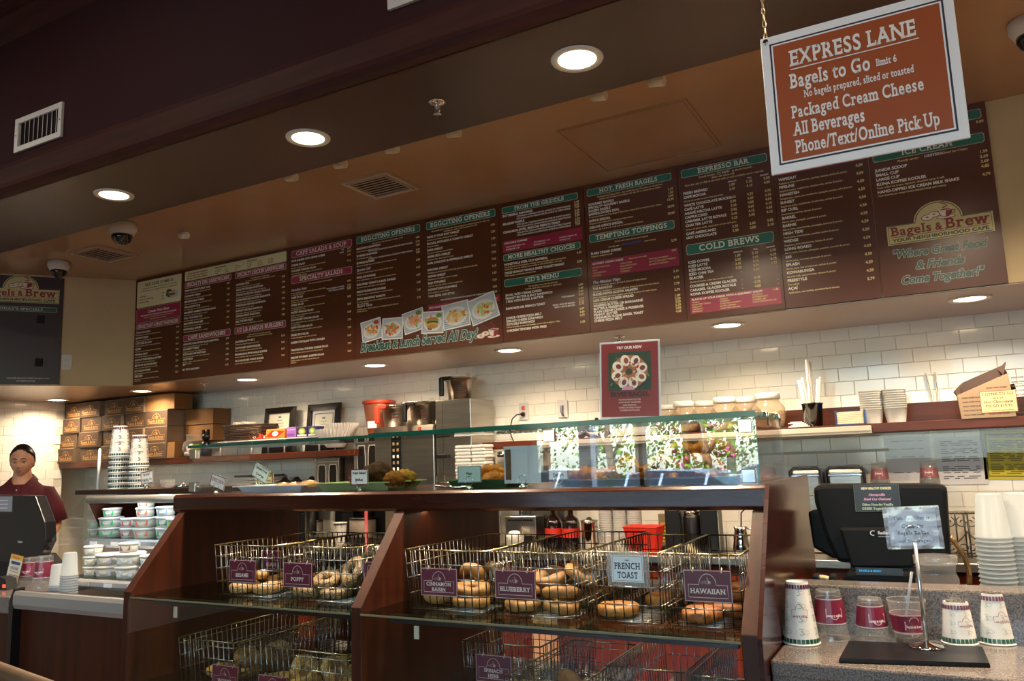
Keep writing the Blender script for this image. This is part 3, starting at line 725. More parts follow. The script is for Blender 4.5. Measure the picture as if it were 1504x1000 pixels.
for i, (nm, u, v, rot, cols) in enumerate(foods):
    d = D2(); W2, H2_ = (.16, .135) if i < 4 else (.19, .155); a = radians(rot)
    def q(x, y): return (u + x * cos(a) - y * sin(a), Y(v) + x * sin(a) + y * cos(a))
    def qr(x0, y0, x1, y1, c_, l): d.poly([q(x0, y0), q(x1, y0), q(x1, y1), q(x0, y1)], c_, l)
    qr(-W2 / 2, -H2_ / 2, W2 / 2, H2_ / 2, '#fbf8f0', 3 + (i % 2) * 6); L0 = 4 + (i % 2) * 6
    qr(-W2 / 2 + .006, -H2_ / 2 + .006, W2 / 2 - .006, H2_ / 2 - .006, '#c3cad0', L0)
    for k in range(5): qr(-W2 / 2 + .006, -H2_ / 2 + .01 + k * .012, W2 / 2 - .006, -H2_ / 2 + .014 + k * .012, '#7d9cb8', L0)
    cx, cy = q(0, -.004); d.ell(cx, cy, W2 * .42, H2_ * .36, '#e8e6e0', L0 + 1, rot=a); d.ell(cx, cy, W2 * .34, H2_ * .28, '#d4d2ca', L0 + 2, rot=a)
    if i in (0, 3, 2):
        cx2, cy2 = q(W2 * .28, H2_ * .30); d.ell(cx2, cy2, .022, .014, '#b8452c' if i == 0 else '#6f8a3a', L0 + 2, 10)
    for k in range(34):
        x, y = r_.gauss(0, W2 * .14), r_.gauss(0, H2_ * .11); p_ = q(x, y)
        d.ell(p_[0], p_[1], r_.uniform(.008, .018), r_.uniform(.005, .010), cols[r_.choice((0, 0, 1, 2))], L0 + 3, 8, rot=r_.uniform(0, 3))
    if i == 3:
        for yy, c_, ww in ((.018, '#c4782e', .040), (.006, '#7c9a3a', .044), (-.002, '#5a2c16', .042), (-.012, '#d9b23c', .043), (-.024, '#c08a44', .040)):
            p_ = q(0, yy); d.ell(p_[0], p_[1], ww, .011, c_, L0 + 4, 12, rot=a)
    o = P2(b, d, 'food_photo'); o['label'] = 'printed photo of ' + nm
d = D2()
for c_, l, f_ in (('#dfe6dc', 2, 'fat'), ('#2c5a50', 4, 'bold')):
    d.text('Breakfast & Lunch Served All Day!', .045, Y(.95), .056, c_, l, f_, shear=.28, fit=.86)
P2(b, d, 'slogan')
d = D2(); cup_icon(d, .985, Y(.945), .15, '#8e1f2c', '#e6dccc', 2); P2(b, d, 'cup_emblem')
# 5
b = board(-2.168, -1.629, "menu board with griddle, healthy choices and kid's menu headings")
head(b, .02, .505, .032, .08, 'From the Griddle')
WB, W2E = 'WITH BACON, CANADIAN BACON, SAUSAGE OR TURKEY SAUSAGE', 'WITH 2 EGGS & BACON, CANADIAN BACON, SAUSAGE OR TURKEY SAUSAGE'
rows = []
for v, s, p3 in ((.095, 'BUTTERMILK PANCAKES', ('5.49', '6.49', '7.09')), (.155, 'BELGIUM WAFFLE', ('5.29', '6.29', '6.99')), (.215, 'CINNAMON SWIRL BRIOCHE FRENCH TOAST', ('5.79', '6.79', '7.59'))):
    rows += [(v, 'i', s, p3[0]), (v + .018, 'r', WB, p3[1]), (v + .036, 'r', W2E, p3[2])]
items(b, .025, .51, rows)
block(b, .02, .52, .282, .365)
d = D2(); d.text('ADD-ONS & TOPPINGS', .03, Y(.305), .010, CW, 3, 'bold')
for u, s, s2 in ((.04, 'CHOCOLATE CHIPS +1.09', 'BLUEBERRIES +1.09'), (.22, 'STRAWBERRIES +1.29', 'BANANAS +.99'), (.38, 'WHIPPED CREAM +.99', 'NUTELLA +.99')): d.text(s, u, Y(.332), .0075, CW, 3, 'sans', wmax=.13); d.text(s2, u, Y(.35), .0075, CW, 3, 'sans', wmax=.13)
P2(b, d)
head(b, .02, .505, .378, .428, 'More Healthy Choices')
items(b, .025, .51, [(.45, 'i', 'HONEYVILLE STEEL CUT OATMEAL', '4.49'), (.468, 'd', 'Top it off with 3 of the following: walnuts, granola, bananas, raisins, brown sugar', None), (.484, 'd', 'blueberries, coconut, walnuts, brown sugar or milk (extra items +.30 each)', None), (.512, 'i', 'OIKOS NON-FAT VANILLA GREEK YOGURT PARFAIT', '3.99'), (.53, 'd', 'With granola, strawberries & blueberries', None)])
head(b, .02, .505, .56, .615, "Kid's Menu")
items(b, .025, .51, [(.628, 'c', 'For the little ones, ages 10 and under.', None), (.645, 'c', 'Includes small milk, orange juice or apple juice.', None), (.672, 'i', 'BAGEL WITH CREAM CHEESE', '3.89'), (.695, 'i', 'PEANUT BUTTER & JELLY SANDWICH', '3.89'), (.718, 'i', '1 EGG WITH BAGEL & BUTTER', '3.89'), (.738, 'r', 'WITH BACON', '4.69'), (.768, 'i', 'PANCAKES OR FRENCH TOAST', '4.79'), (.786, 'r', 'WITH 1 EGG OR BACON', '5.29'), (.803, 'r', 'WITH 1 EGG & BACON', '5.79'), (.835, 'i', 'JUNIOR CHEESE PIZZA MELT', '3.89'), (.858, 'i', 'GRILLED CHEESE SANDWICH', '3.89'), (.88, 'i', "KID'S DELI SANDWICH", '4.79'), (.898, 'd', 'Choice of turkey or ham with cheddar, served with an apple or chips', None), (.925, 'i', 'CHICKEN TENDERS WITH FRIES', '5.99')])
# 6
b = board(-1.629, -1.097, 'menu board with hot fresh bagels and tempting toppings headings')
head(b, .02, .50, .03, .08, 'Hot, Fresh Bagels')
items(b, .025, .505, [(.09, 'c', 'Kettle-boiled & baked fresh - the traditional way! We make our dough from', None), (.107, 'c', 'scratch with all natural ingredients. No oils, fats or preservatives added.', None)] + [(.135, 'i', 'GOURMET BAGELS', '1.19'), (.158, 'i', 'SPECIALTY GOURMET BAGELS', '1.50'), (.181, 'i', 'DOZEN BAGELS', '9.99'), (.204, 'i', "BAKER'S DOZEN DEAL", '15.99'), (.222, 'd', '13 gourmet bagels with 8 oz whipped plain cream cheese & 8 oz gourmet cream cheese', None), (.25, 'i', 'OFFICE SPECIAL', '18.99'), (.268, 'd', '18 bagels with 2 tubs of 8 oz gourmet cream cheese', None), (.295, 'i', 'DELUXE OFFICE SPECIAL', '20.99'), (.313, 'd', '26 bagels with 2 of 8 oz & 1 tub of 8 oz gourmet cream cheese', None)])
head(b, .02, .50, .345, .402, 'Tempting Toppings')
d = D2()
d.text('Served with cream cheese upon request.', .26, Y(.425), .008, CY, 2, 'sans', al='c', shear=.2); d.text('Proudly using', .13, Y(.455), .008, CY, 2, 'sans', shear=.2)
d.text('PHILADELPHIA', .26, Y(.455), .012, '#3b4f9a', 2, 'bold', al='c', shear=.2); d.text('cream cheese.', .33, Y(.455), .008, CY, 2, 'sans', shear=.2); P2(b, d)
items(b, .025, .505, [(.475, 'i', 'PLAIN CREAM CHEESE', '2.79'), (.493, 'd', 'Comes in whipped or tub', None)])
block(b, .02, .51, .53, .645)
d = D2(); d.text('GOURMET CREAM CHEESE', .03, Y(.555), .0105, CW, 3, 'sans'); d.text('2.89', .50, Y(.548), .010, CY, 3, 'bold', al='r'); d.text('Made fresh here daily', .24, Y(.555), .008, CY, 3, 'sans', shear=.2)
for u, ls in ((.03, ('GARDEN VEGETABLE', 'SALSA', 'CUCUMBER DILL', 'JALAPEÑO')), (.19, ('GARLIC HERB', 'CINNAMON RAISIN', 'STRAWBERRY', 'RASPBERRY')), (.35, ('ORANGE CRANBERRY', 'PESTO & SUN DRIED TOMATO', 'JALAPEÑO CHEDDAR'))):
    for j, s in enumerate(ls): d.text(s, u, Y(.580 + .018 * j), .0075, CY, 3, 'sans', wmax=.145)
P2(b, d)
items(b, .025, .505, [(.675, 's', 'The Mission Viejo', '5.19'), (.693, 'd', 'Avocado, tomatoes, lettuce, sprouts & choice of cream cheese', None), (.715, 'i', 'THE RANCHO', '3.79'), (.733, 'd', 'Tomatoes, cucumbers, red onion with feta cheese & choice of cream cheese', None), (.755, 'i', 'SLICED NOVA SCOTIA SALMON', '7.79'), (.773, 'd', 'Nova, tomatoes, red onion, capers, cucumbers & choice of cream cheese', None), (.795, 'i', 'LOX CREAM CHEESE SPREAD', '3.79'), (.813, 'd', 'With tomatoes & red onion', None), (.832, 'i', 'WHIPPED BUTTER OR MARGARINE', '1.89'), (.852, 'i', 'BUTTER & PRESERVES', '2.09'), (.872, 'i', 'PLAIN CREAM CHEESE & PRESERVES', '3.09'), (.892, 'i', 'PEANUT BUTTER', '2.39'), (.912, 'i', 'CINNAMON SUGAR BAGEL TOAST', '2.09'), (.932, 'i', 'CHEESE PIZZA MELT', '4.25')])
# 7
b = board(-1.097, -.617, 'menu board with espresso bar and cold brews headings')
head(b, .02, .455, .03, .085, 'Espresso Bar')
d = D2(); d.text('Proudly brewing', .11, Y(.105), .009, CY, 2, 'sans', shear=.2); d.text('by Martin Diedrich.', .28, Y(.105), .009, CY, 2, 'sans', shear=.2)
d.rect(.205, Y(.108), .225, Y(.09), '#8a8a3a', 2).rect(.228, Y(.107), .275, Y(.091), '#3a2430', 2); d.text('KEAN', .25, Y(.104), .009, CW, 4, 'slab', al='c')
d.text('Made with whole milk.', .235, Y(.123), .009, CY, 2, 'sans', al='c', shear=.2); d.text('Non-fat, soy (+.50) & almond milk (+.60) available upon request.', .235, Y(.143), .009, CY, 2, 'sans', al='c', shear=.2, fit=.40)
for vv in (.17, .62):
    for u, s in ((.30, 'REGULAR'), (.375, 'TALL'), (.455, 'GRANDE')): d.text(s, u, Y(vv), .007, CW, 2, 'bold', al='r')
P2(b, d)
esp = [('FRESH BREWED', ('1.89', '2.10', '2.50')), ('CAFÉ MOCHA', ('3.45', '4.15', '4.65')), None, ('WHITE CHOCOLATE MOCHA', ('3.65', '4.35', '4.75')), ('CAFÉ LATTE', ('2.95', '3.65', '4.15')), ('AGAVE NECTAR LATTE', ('3.35', '4.05', '4.55')), ('CAPPUCCINO', ('2.95', '3.65', '4.15')), ('CARAMEL LATTE ROYALE', ('3.45', '4.15', '4.65')), ('CHAI TEA LATTE', ('3.25', '3.95', '4.15')), None, ('CAFÉ AMERICANO', ('2.35', '2.65', '2.95')), ('HOT CHOCOLATE', ('2.50', '2.80', '3.10'))]
rows = []; v = .185
for e in esp:
    if e: rows.append((v, 'i', e[0], e[1]))
    else: rows.append((v - .003, 'd', 'Choice of regular or sugar-free chocolate' if v < .3 else 'Choice of spice, vanilla, decaf spice or low carb spice', None))
    v += .0265
items(b, .025, .46, rows, ih=.0128)
head(b, .02, .455, .522, .59, 'Cold Brews')
rows = []; v = .635
for s, p_ in (('ICED COFFEE', ('1.89', '2.10', '2.50')), ('ICED LATTE', ('2.95', '3.65', '4.25')), ('ICED MOCHA', ('3.45', '4.15', '4.75')), ('ICED CHAI TEA', ('3.25', '3.95', '4.25')), ('GLACIER', ('-', '4.35', '-')), (None, None), ('COOKIES & CREAM GLACIER', ('-', '4.75', '-')), ('CARAMEL GLACIER ROYALE', ('-', '4.75', '-')), ('KONA KOFFEE KOOLER', ('-', '4.85', '-'))):
    rows.append((v, 'i', s, p_) if s else (v - .003, 'd', 'Choice of mocha, sugar free mocha or vanilla', None)); v += .0255
items(b, .025, .46, rows, ih=.0128)
block(b, .02, .465, .862, .965)
d = D2(); d.text('FLAVOR UP YOUR DRINK WITH A GOURMET SYRUP!', .03, Y(.882), .0098, CW, 3, 'bold', fit=.35); d.text('+.40', .455, Y(.882), .010, CY, 3, 'bold', al='r')
for u, ls in ((.03, ('VANILLA', 'SUGAR FREE VANILLA', 'HAZELNUT', 'CINNAMON', 'PEPPERMINT')), (.17, ('ALMOND', 'RASPBERRY', 'SUGAR FREE RASPBERRY', 'SALTED CARAMEL', 'SUGAR FREE CARAMEL')), (.33, ('COCONUT', 'BUTTERSCOTCH', 'CARAMEL (.30)', 'WHITE CHOCOLATE (.40)'))):
    for j, s in enumerate(ls): d.text(s, u, Y(.898 + .0145 * j), .0068, CY, 3, 'sans', wmax=.125)
P2(b, d)
# 8
b = board(-.617, -.192, 'menu board of smoothies behind the lower left corner of the hanging sign')
head(b, .02, .40, .03, .085, 'Real Fruit Smoothies')
block(b, .015, .405, .10, .19)
d = D2()
for u, ls in ((.02, ('SOY PROTEIN', 'BEE POLLEN', 'CALCIUM')), (.13, ('ANTIOXIDANT/IMMUNE BLEND', 'GUARANA HIGH ENERGY BLEND')), (.28, ('WEIGHT LOSS/FAT BURNER', 'MULTIVITAMIN & MINERAL'))):
    for j, s in enumerate(ls): d.text(s, u, Y(.135 + .018 * j), .007, CY, 3, 'sans', wmax=.12)
P2(b, d)
sm = [('WIPEOUT', 'Raspberry juice, strawberries, peaches, banana, sorbet & yogurt'), ('PIPELINE', 'Raspberry juice, raspberries, strawberries, sorbet & yogurt'), ('HANGTEN', 'Pineapple juice, mango juice, strawberries, pineapple, peaches, sorbet & yogurt'), ('SUNSET', 'Raspberry juice, raspberries, blueberries, sorbet & yogurt'), ('RIP CURL', 'Peach juice, peaches, banana & yogurt'), ('BARREL', 'Mango juice, pineapple, peaches & yogurt'), ('BARNIE', 'Mango juice, strawberries, pineapple, coconut & yogurt'), ('HIGH TIDE', 'Peach juice, strawberries, peaches, sorbet & yogurt'), ('WEDGE', 'Raspberry juice, blueberries, banana & yogurt'), ('LONG BOARD', 'Mango juice, bananas, pineapple, peaches, coconut & yogurt'), ('360', 'Mango juice, mangoes, pineapple & yogurt'), ('SPLASH', 'Mango juice, lots of mangoes, sorbet & yogurt'), ('KOWABUNGA', 'Non-fat milk, peanut butter, banana & yogurt'), ('FREESTYLE', 'You call it!'), ('AÇAÍ', 'Apple juice, açaí sorbet, strawberries & banana')]
items(b, .02, .40, auto(.215, .93, [(a, c_, '5.79' if a == 'AÇAÍ' else '4.59') for a, c_ in sm]), ih=.0132)
ob('edge_trim', Bx(.002, .423, -.018, 0, -.005, -.0005), M_CHROME, b)
# 9
b = board(-.192, .298, 'rightmost menu board with ice cream list and cream cafe logo')
head(b, .02, .47, .03, .085, 'Fresh Baked'); items(b, .025, .475, [(.10, 'i', 'COOKIES, MUFFINS & PASTRIES', '5.89'), (.13, 'i', 'CROISSANTS', None)])
head(b, .02, .47, .165, .222, 'Ice Cream')
d = D2(); d.text('Proudly serving', .12, Y(.245), .010, CY, 2, 'sans', shear=.2); d.text('DREYERS', .23, Y(.245), .011, CW, 2, 'slab', shear=.2); d.text('Grand Ice Cream', .30, Y(.245), .010, CY, 2, 'sans', shear=.2); P2(b, d)
items(b, .025, .475, [(.27, 'i', 'JUNIOR SCOOP', '1.99'), (.297, 'i', 'SMALL CUP', '2.69'), (.324, 'i', 'LARGE CUP', '3.69'), (.351, 'i', 'KONA KOFFEE KOOLER', '4.85'), (.370, 'd', 'Kona coffee ice cream, espresso, chocolate syrup & milk', None), (.397, 'i', 'HAND-DIPPED ICE CREAM MILK SHAKE', '4.79'), (.416, 'd', 'Your favorite ice cream choice blended thick and creamy', None)], ih=.0132)
d = D2(); logo(d, .255, Y(.715), .42); P2(b, d, 'logo')
for k, (s, w_, v) in enumerate((('"Where Great Food', .37, .79), ('& Friends', .19, .865), ('Come Together!"', .32, .94))):
    d = D2(); u = .24
    d.text(s, u, Y(v), .036, '#c3ccbc', 2, 'fat', al='c', fit=w_, shear=.28); d.text(s, u, Y(v), .036, '#2f5552', 4, 'bold', al='c', fit=w_, shear=.28)
    P2(b, d, 'slogan')
ob('edge_trim', Bx(.002, .488, -.018, 0, -.005, -.0005), M_CHROME, b)

# ================================================================ BAGEL DISPLAY CASE
CX0, CX1, DX = -2.90, -.465, -1.74
YB, YK = 3.02, 2.10
case = thing('bagel_display_case', 'long cherry wood bagel case with slanting ends and a glass guard on top', 'display case', (CX0, YB, 0))
def cs(name, mb, m=None, **k):
    mb.v = [(a - CX0, b - YB, c) for a, b, c in mb.v]; return ob(name, mb, m, case, **k)
prof = [(2.345, 1.335), (YK, 1.045), (YK, 0), (YB, 0), (YB, 1.335)]
for x0, x1, lb in ((CX0, CX0 + .042, None), (DX - .02, DX + .022, None), (CX1 - .042, CX1, None)):
    cs('divider_panel' if x0 > -2 and x0 < -1 else 'end_panel', MB().m(M_CHERRY).prism(prof, x0, x1, 'x'), bevel=.002)
cs('ledge', MB().m(M_CHERRYH).prism([(2.350, 1.335), (2.342, 1.345), (2.342, 1.395), (2.352, 1.405), (YB, 1.405), (YB, 1.335)], CX0 - .03, CX1 - .001, 'x'), bevel=.002)
cs('end_cheek', MB().m(M_CHERRYH).prism([(2.34, 1.41), (YB + .02, 1.41), (YB + .02, .2), (2.09, .2), (2.09, 1.04)], CX1, CX1 + .012, 'x'))
cs('base_cabinet', MB().m(M_CHERRY).box(CX0 + .042, DX - .02, YK + .03, YB, .0, .62).box(DX + .022, CX1 - .042, YK + .03, YB, .0, .62))
for a, b_ in ((CX0 + .043, DX - .021), (DX + .023, CX1 - .043)):
    cs('glass_shelf', MB().m(M_GLASSG).box(a, b_, YK - .004, YB - .02, 1.022, 1.030).m(mat('#6a6650', .3)).box(a, b_, YK - .006, YK - .004, 1.023, 1.029))
    cs('shelf_bar', MB().m(M_BLACK).box(a + .075, b_ - .02, YK + .05, YK + .075, .997, 1.021))
    cs('front_glass', MB().m(M_GLASS).box(a + .001, b_ - .001, YK - .012, YK - .006, .62, 1.021))
    cs('lower_shelf', MB().m(M_GLASSG).box(a, b_, YK + .01, YB - .02, .692, .70))
    cs('pull_tag', MB().m(M_BLACK).tube([(a + .16, YK + .08, 1.0), (a + .158, YK + .08, .985)], .0015, 5).m(mat('#b8b4a4', .4)).box(a + .150, a + .168, YK + .078, YK + .082, .945, .985))
cs('under_ledge_lamp', MB().m(mat('#c89a5a', .4)).box(CX0 + .2, DX - .1, 2.42, 2.45, 1.318, 1.334))
# two small warm lamps beneath the ledge
for x in (-2.3, -1.5, -.8):
    l = bpy.data.lights.new('under_ledge_light', 'AREA'); l.shape = 'RECTANGLE'; l.size = .5; l.size_y = .03; l.energy = .55; l.color = (1, .72, .42)
    lo = bpy.data.objects.new('under_ledge_bulb', l); COL.objects.link(lo); lo.parent = case; lo.location = (x - CX0, 2.47 - YB, 1.325)
# glass guard
GX0, GX1, GZ0, GZ1 = -2.872, -.487, 1.4055, 1.600
for a, b_ in ((GX0, -2.01), (-2.006, -1.17), (-1.166, GX1)):
    cs('guard_front_pane', MB().m(glass(ior=2.1 if a > -1.5 else 1.6)).box(a, b_, 2.385, 2.392, GZ0, GZ1))
cs('guard_side_pane', MB().m(M_GLASS).box(GX1 - .008, GX1 - .001, 2.397, 2.80, GZ0, GZ1))
cs('pane_edge', MB().m(mat('#2c7a68', .15, coat=.5)).box(GX1 - .008, GX1 - .001, 2.3925, 2.3965, GZ0, GZ1))
cs('guard_side_pane', MB().m(M_GLASS).box(GX0 + .001, GX0 + .008, 2.393, 2.70, GZ0, GZ1))
cs('guard_top_pane', MB().m(M_GLASSG).box(GX0 - .01, GX1 + .004, 2.372, 2.72, GZ1 + .001, GZ1 + .011).m(M_GEDGE).box(GX0 - .01, GX1 + .004, 2.370, 2.372, GZ1 + .001, GZ1 + .012).box(GX1 + .004, GX1 + .006, 2.372, 2.72, GZ1 + .001, GZ1 + .011))
cs('guard_top_pane', MB().m(M_GLASSG).box(-1.9, GX1 + .004, 2.374, 2.70, GZ1 + .012, GZ1 + .018).m(M_GEDGE).box(-1.9, GX1 + .004, 2.372, 2.374, GZ1 + .012, GZ1 + .018))
for x, z in ((GX0 + .012, 1.575), (GX0 + .012, 1.435), (GX1 - .03, 1.575), (GX1 - .03, 1.43), (-1.155, 1.575)):
    cs('glass_clip', MB().m(M_CHROME).cbox(x - .02, x + .02, 2.378, 2.400, z - .02, z + .02, .002))
for k, y in enumerate((2.50, 2.70)):
    cs('glass_clip', MB().m(M_CHROME).tube([(GX1 - .01, y, GZ1 + .016), (GX1 + .012, y, GZ1 + .014), (GX1 + .016, y, GZ1 - .025)], .005, 8))
for px in (285, 437, 613, 784, 1068):
    p = PY(px, 718, 2.338)
    cs('clear_hook', MB().m(glass('#ffffff', .12, '#ffffff', .05)).lathe([(.0001, 0), (.010, 0), (.012, .002), (.008, .005), (.0001, .006)], 16, sy=2.3).m(M_PLAST).tube([(0, .018, .004), (0, .010, .016), (0, -.012, .018), (0, -.022, .012)], .0028, 6))
    o = case.children[-1]; o.data = o.data.copy()
    o.data.transform(Matrix.Translation((CX0, YB, 0))); o.data.transform(Matrix.Rotation(pi / 2, 4, 'X')); o.data.transform(Matrix.Translation((p.x - CX0, p.y - YB + .0, 1.37)))

# ---- wire baskets
def basket(x0, x1, y0, y1, z0, h, label, ins=0.015, rz=0):
    W, D = x1 - x0, y1 - y0
    t = thing('wire_basket', label, 'basket', (x0, y0, z0), rz, 'wire bagel baskets'); r = .0018
    def wall(name, P, Q):
        m = MB(); n = max(4, int((Vector(Q) - Vector(P)).length / .026)); c0 = Vector((W / 2, D / 2, 0))
        P, Q = Vector(P), Vector(Q)
        for k in range(n + 1):
            a = P.lerp(Q, k / n); b = a + (c0 - a).normalized() * ins
            m.tube([(b.x, b.y, .003), (a.x, a.y, h)], r, 5)
        for z in (.05, .10, .145):
            if z < h - .01:
                f = 1 - z / h; a = P + (c0 - P).normalized() * ins * f; b = Q + (c0 - Q).normalized() * ins * f
                m.tube([(a.x, a.y - 0, z), (b.x, b.y, z)], r, 5)
        return ob(name, m, M_BRASS, t)
    wall('front_wires', (0, 0, 0), (W, 0, 0)); wall('back_wires', (0, D, 0), (W, D, 0)); wall('side_wires', (0, 0, 0), (0, D, 0)); wall('side_wires', (W, 0, 0), (W, D, 0))
    m = MB()
    for k in range(int(D / .022)): m.tube([(ins, ins + k * .022, .003), (W - ins, ins + k * .022, .003)], r, 4)
    ob('bottom_wires', m, M_BRASS, t)
    ob('rim', MB().tube([(0, 0, h), (W, 0, h), (W, D, h), (0, D, h)], .0028, 6, closed=True), mat('#a89c74', .2, 1.0), t)
    return t
def name_tag(x, y, z, w, h, lines, tilt=0.0, what=None):
    t = thing('name_tag', what or 'maroon hanging tag reading ' + ' '.join(lines), 'tag', (x, y, z), 0, rot=(tilt, 0, 0))
    ob('plate', CB(0, w, -.003, 0, 0, h, .001), M_MAROON, t)
    G = '#b8a9a4'; d = D2(); d.frame(0.001, .001, w - .001, h - .001, .0016, G, 0)
    d.stroke(dome_pts(w / 2, h * .14, w * .82, h * .40, w * .36, h * .34), .0018, G, 1, True)
    cup_icon(d, w * .47, h * .60, w * .20, G, '#541028', 1)
    n = len(lines); th = h * (.15 if n == 1 else .125)
    for k, s in enumerate(lines): d.text(s, w / 2, h * (.27 if n == 1 else .37 - k * .19), th, '#d0c4bc', 2, 'slab', al='c', wmax=w * .74)
    ob('print', d.mesh(lambda u, v, l: (u, -.003 - l, v)), None, t)['kind'] = 'stuff'
    for u in (.2, .8): ob('tie', MB().tube([(w * u, -.004, h - .006), (w * u, .004, h + .006), (w * u, .008, h - .004)], .0016, 5), mat('#c8c0a8', .5), t)
    return t
FZ = 1.0315
BK = [('s', -2.515, -2.215, 2.205, 2.72, FZ, .188, 'wire basket of sesame bagels at the left end of the upper shelf'),
      ('p', -2.190, -1.84, 2.205, 2.72, FZ, .188, 'wire basket of poppy seed bagels left of the wooden divider'),
      ('c', -1.605, -1.300, 2.19, 2.72, FZ, .190, 'wire basket of cinnamon raisin bagels just right of the divider'),
      ('b', -1.285, -1.000, 2.19, 2.86, FZ, .190, 'wire basket heaped with blueberry bagels in the right bay'),
      ('f', -.975, -.745, 2.20, 2.72, FZ, .196, 'nearly empty wire basket with the french toast card'),
      ('h', -.735, -.520, 2.20, 2.72, FZ, .196, 'wire basket with the Hawaiian tag at the right end of the case'),
      ('w', -2.70, -2.40, 2.20, 2.80, .702, .165, 'lower wire basket behind the works tag, far left'),
      ('g', -2.375, -1.86, 2.20, 2.78, .702, .165, 'wide lower wire basket behind the garlic tag'),
      ('n', -1.54, -1.24, 2.42, 2.90, .702, .190, 'lower wire basket behind the spinach herb tag'),
      ('m', -1.23, -.98, 2.16, 2.66, .702, .165, 'lower wire basket right of the spinach herb tag'),
      ('r', -.96, -.72, 2.30, 2.85, .702, .185, 'lower wire basket below the french toast basket'),
      ('q', -.71, -.52, 2.30, 2.85, .702, .180, 'lower wire basket at the right end of the lower shelf')]
BZ = {}
for k, x0, x1, y0, y1, z0, h, lb in BK: BZ[k] = (x0, x1, y0, y1, z0, h); basket(x0, x1, y0, y1, z0, h, lb)
basket(-1.83, -1.775, 2.30, 2.75, FZ, .188, 'narrow wire basket of onion bagels squeezed beside the wooden divider')
name_tag(-2.424, 2.198, 1.086, .136, .082, ['SESAME']); name_tag(-2.150, 2.198, 1.080, .136, .086, ['POPPY']); name_tag(-1.826, 2.25, 1.085, .050, .086, ['O'], what='maroon tag cut off by the wooden divider')
name_tag(-1.537, 2.182, 1.082, .138, .086, ['CINNAMON', 'RAISIN']); name_tag(-1.262, 2.182, 1.086, .140, .084, ['BLUEBERRY']); name_tag(-.672, 2.192, 1.104, .130, .084, ['HAWAIIAN'])
name_tag(-2.500, 2.192, .705, .136, .084, ['WORKS']); name_tag(-2.262, 2.192, .690, .140, .084, ['GARLIC']); name_tag(-1.478, 2.408, .770, .138, .088, ['SPINACH', 'HERB'])
name_tag(-2.512, 2.45, 1.088, .10, .085, ['PLAIN'], what='dark maroon tag hanging behind the sesame tag')
t = thing('french_toast_card', 'black on white french toast card in a clear plastic sleeve', 'card', (-.895, 2.192, 1.136))
ob('sleeve', CB(0, .125, -.003, 0, 0, .096, .001), glass('#ffffff', .25, '#b8c4cc', .15), t)
d = D2(); d.rect(.015, .012, .11, .086, '#c9d6dc', 1); d.frame(.018, .015, .107, .083, .0012, '#8a6a50', 2)
d.text('our', .0625, .070, .006, '#333333', 2, 'bold', al='c'); d.text('FRENCH', .0625, .048, .017, '#1c2226', 2, 'slab', al='c', fit=.078); d.text('TOAST', .0625, .023, .017, '#1c2226', 2, 'slab', al='c', fit=.062)
ob('card', d.mesh(lambda u, v, l: (u, -.004 - l, v)), None, t)
# ---- bagels
def bagel_mesh(seed, R=.037, r=.0215):
    rr = random.Random(seed); m = MB(); S, T = 20, 10; vs = []; fs = []
    ph = [rr.uniform(0, 6) for _ in range(5)]
    for i in range(S):
        a = 2 * pi * i / S; k = 1 + .07 * sin(2 * a + ph[0]) + .05 * sin(3 * a + ph[1]); kr = 1 + .10 * sin(2 * a + ph[2]) + .06 * sin(5 * a + ph[3])
        for j in range(T):
            b = 2 * pi * j / T; q = r * kr * (.92 if sin(b) > 0 else .74)
            vs.append(((R * k + q * 1.08 * cos(b)) * cos(a), (R * k + q * 1.08 * cos(b)) * sin(a), q * sin(b) + r * .82))
    for i in range(S):
        for j in range(T): fs.append((i * T + j, ((i + 1) % S) * T + j, ((i + 1) % S) * T + (j + 1) % T, i * T + (j + 1) % T))
    return vs, fs
BM = {}
def bm_(kind, v):
    if (kind, v) not in BM:
        mt = {'plain': mat('#7c4c1e', .6, h2='#a8763a', scale=30, bump=.25), 'sesame': specks('#785122', '#e8d8a8', 260, .30, base2='#936f3c'), 'poppy': specks('#846736', '#20201e', 230, .50, base2='#977e51'),
              'raisin': specks('#745020', '#4a2412', 110, .20, base2='#906b36'), 'blueberry': specks('#704b20', '#4a3a58', 95, .16, base2='#8e6c39'), 'french': specks('#744614', '#6e3a14', 120, .24, base2='#906628'),
              'hawaiian': specks('#6b3a13', '#7a3a14', 60, .38, base2='#936228'), 'works': specks('#8a632a', '#3a3228', 220, .34, base2='#a07e40'), 'garlic': specks('#846028', '#e6d4a0', 150, .25, base2='#997b46')}[kind]
        vs, fs = bagel_mesh(hash_(kind) + v); BM[(kind, v)] = MB().m(mt).add(vs, fs, True).mesh('bagel')
    return BM[(kind, v)]
def hash_(s): return sum(ord(c) * (i + 3) for i, c in enumerate(s))
BR = random.Random(11)
def bagels(k, kind, spots, what, sc=1.0):
    x0, x1, y0, y1, z0, h = BZ[k]
    for i, s in enumerate(spots):
        u, v, w, tx, ty = s[:5]
        o = bpy.data.objects.new('bagel', bm_(kind, i % 3)); COL.objects.link(o)
        o.location = (x0 + u, y0 + v, z0 + .006 + w); o.rotation_euler = (tx, ty, BR.uniform(0, 6.2)); o.scale = (sc * 1.08, sc * 1.08, sc * 1.0)
        side = 'left' if u < (x1 - x0) * .5 else 'right'; row = 'front' if v < .14 else ('middle' if v < .27 else 'back'); lay = 'bottom' if w < .02 else ('second' if w < .06 else 'top')
        tag(o, what + ', %s layer, %s %s' % (lay, row, side), 'bagel', what + 's')
E0 = 0
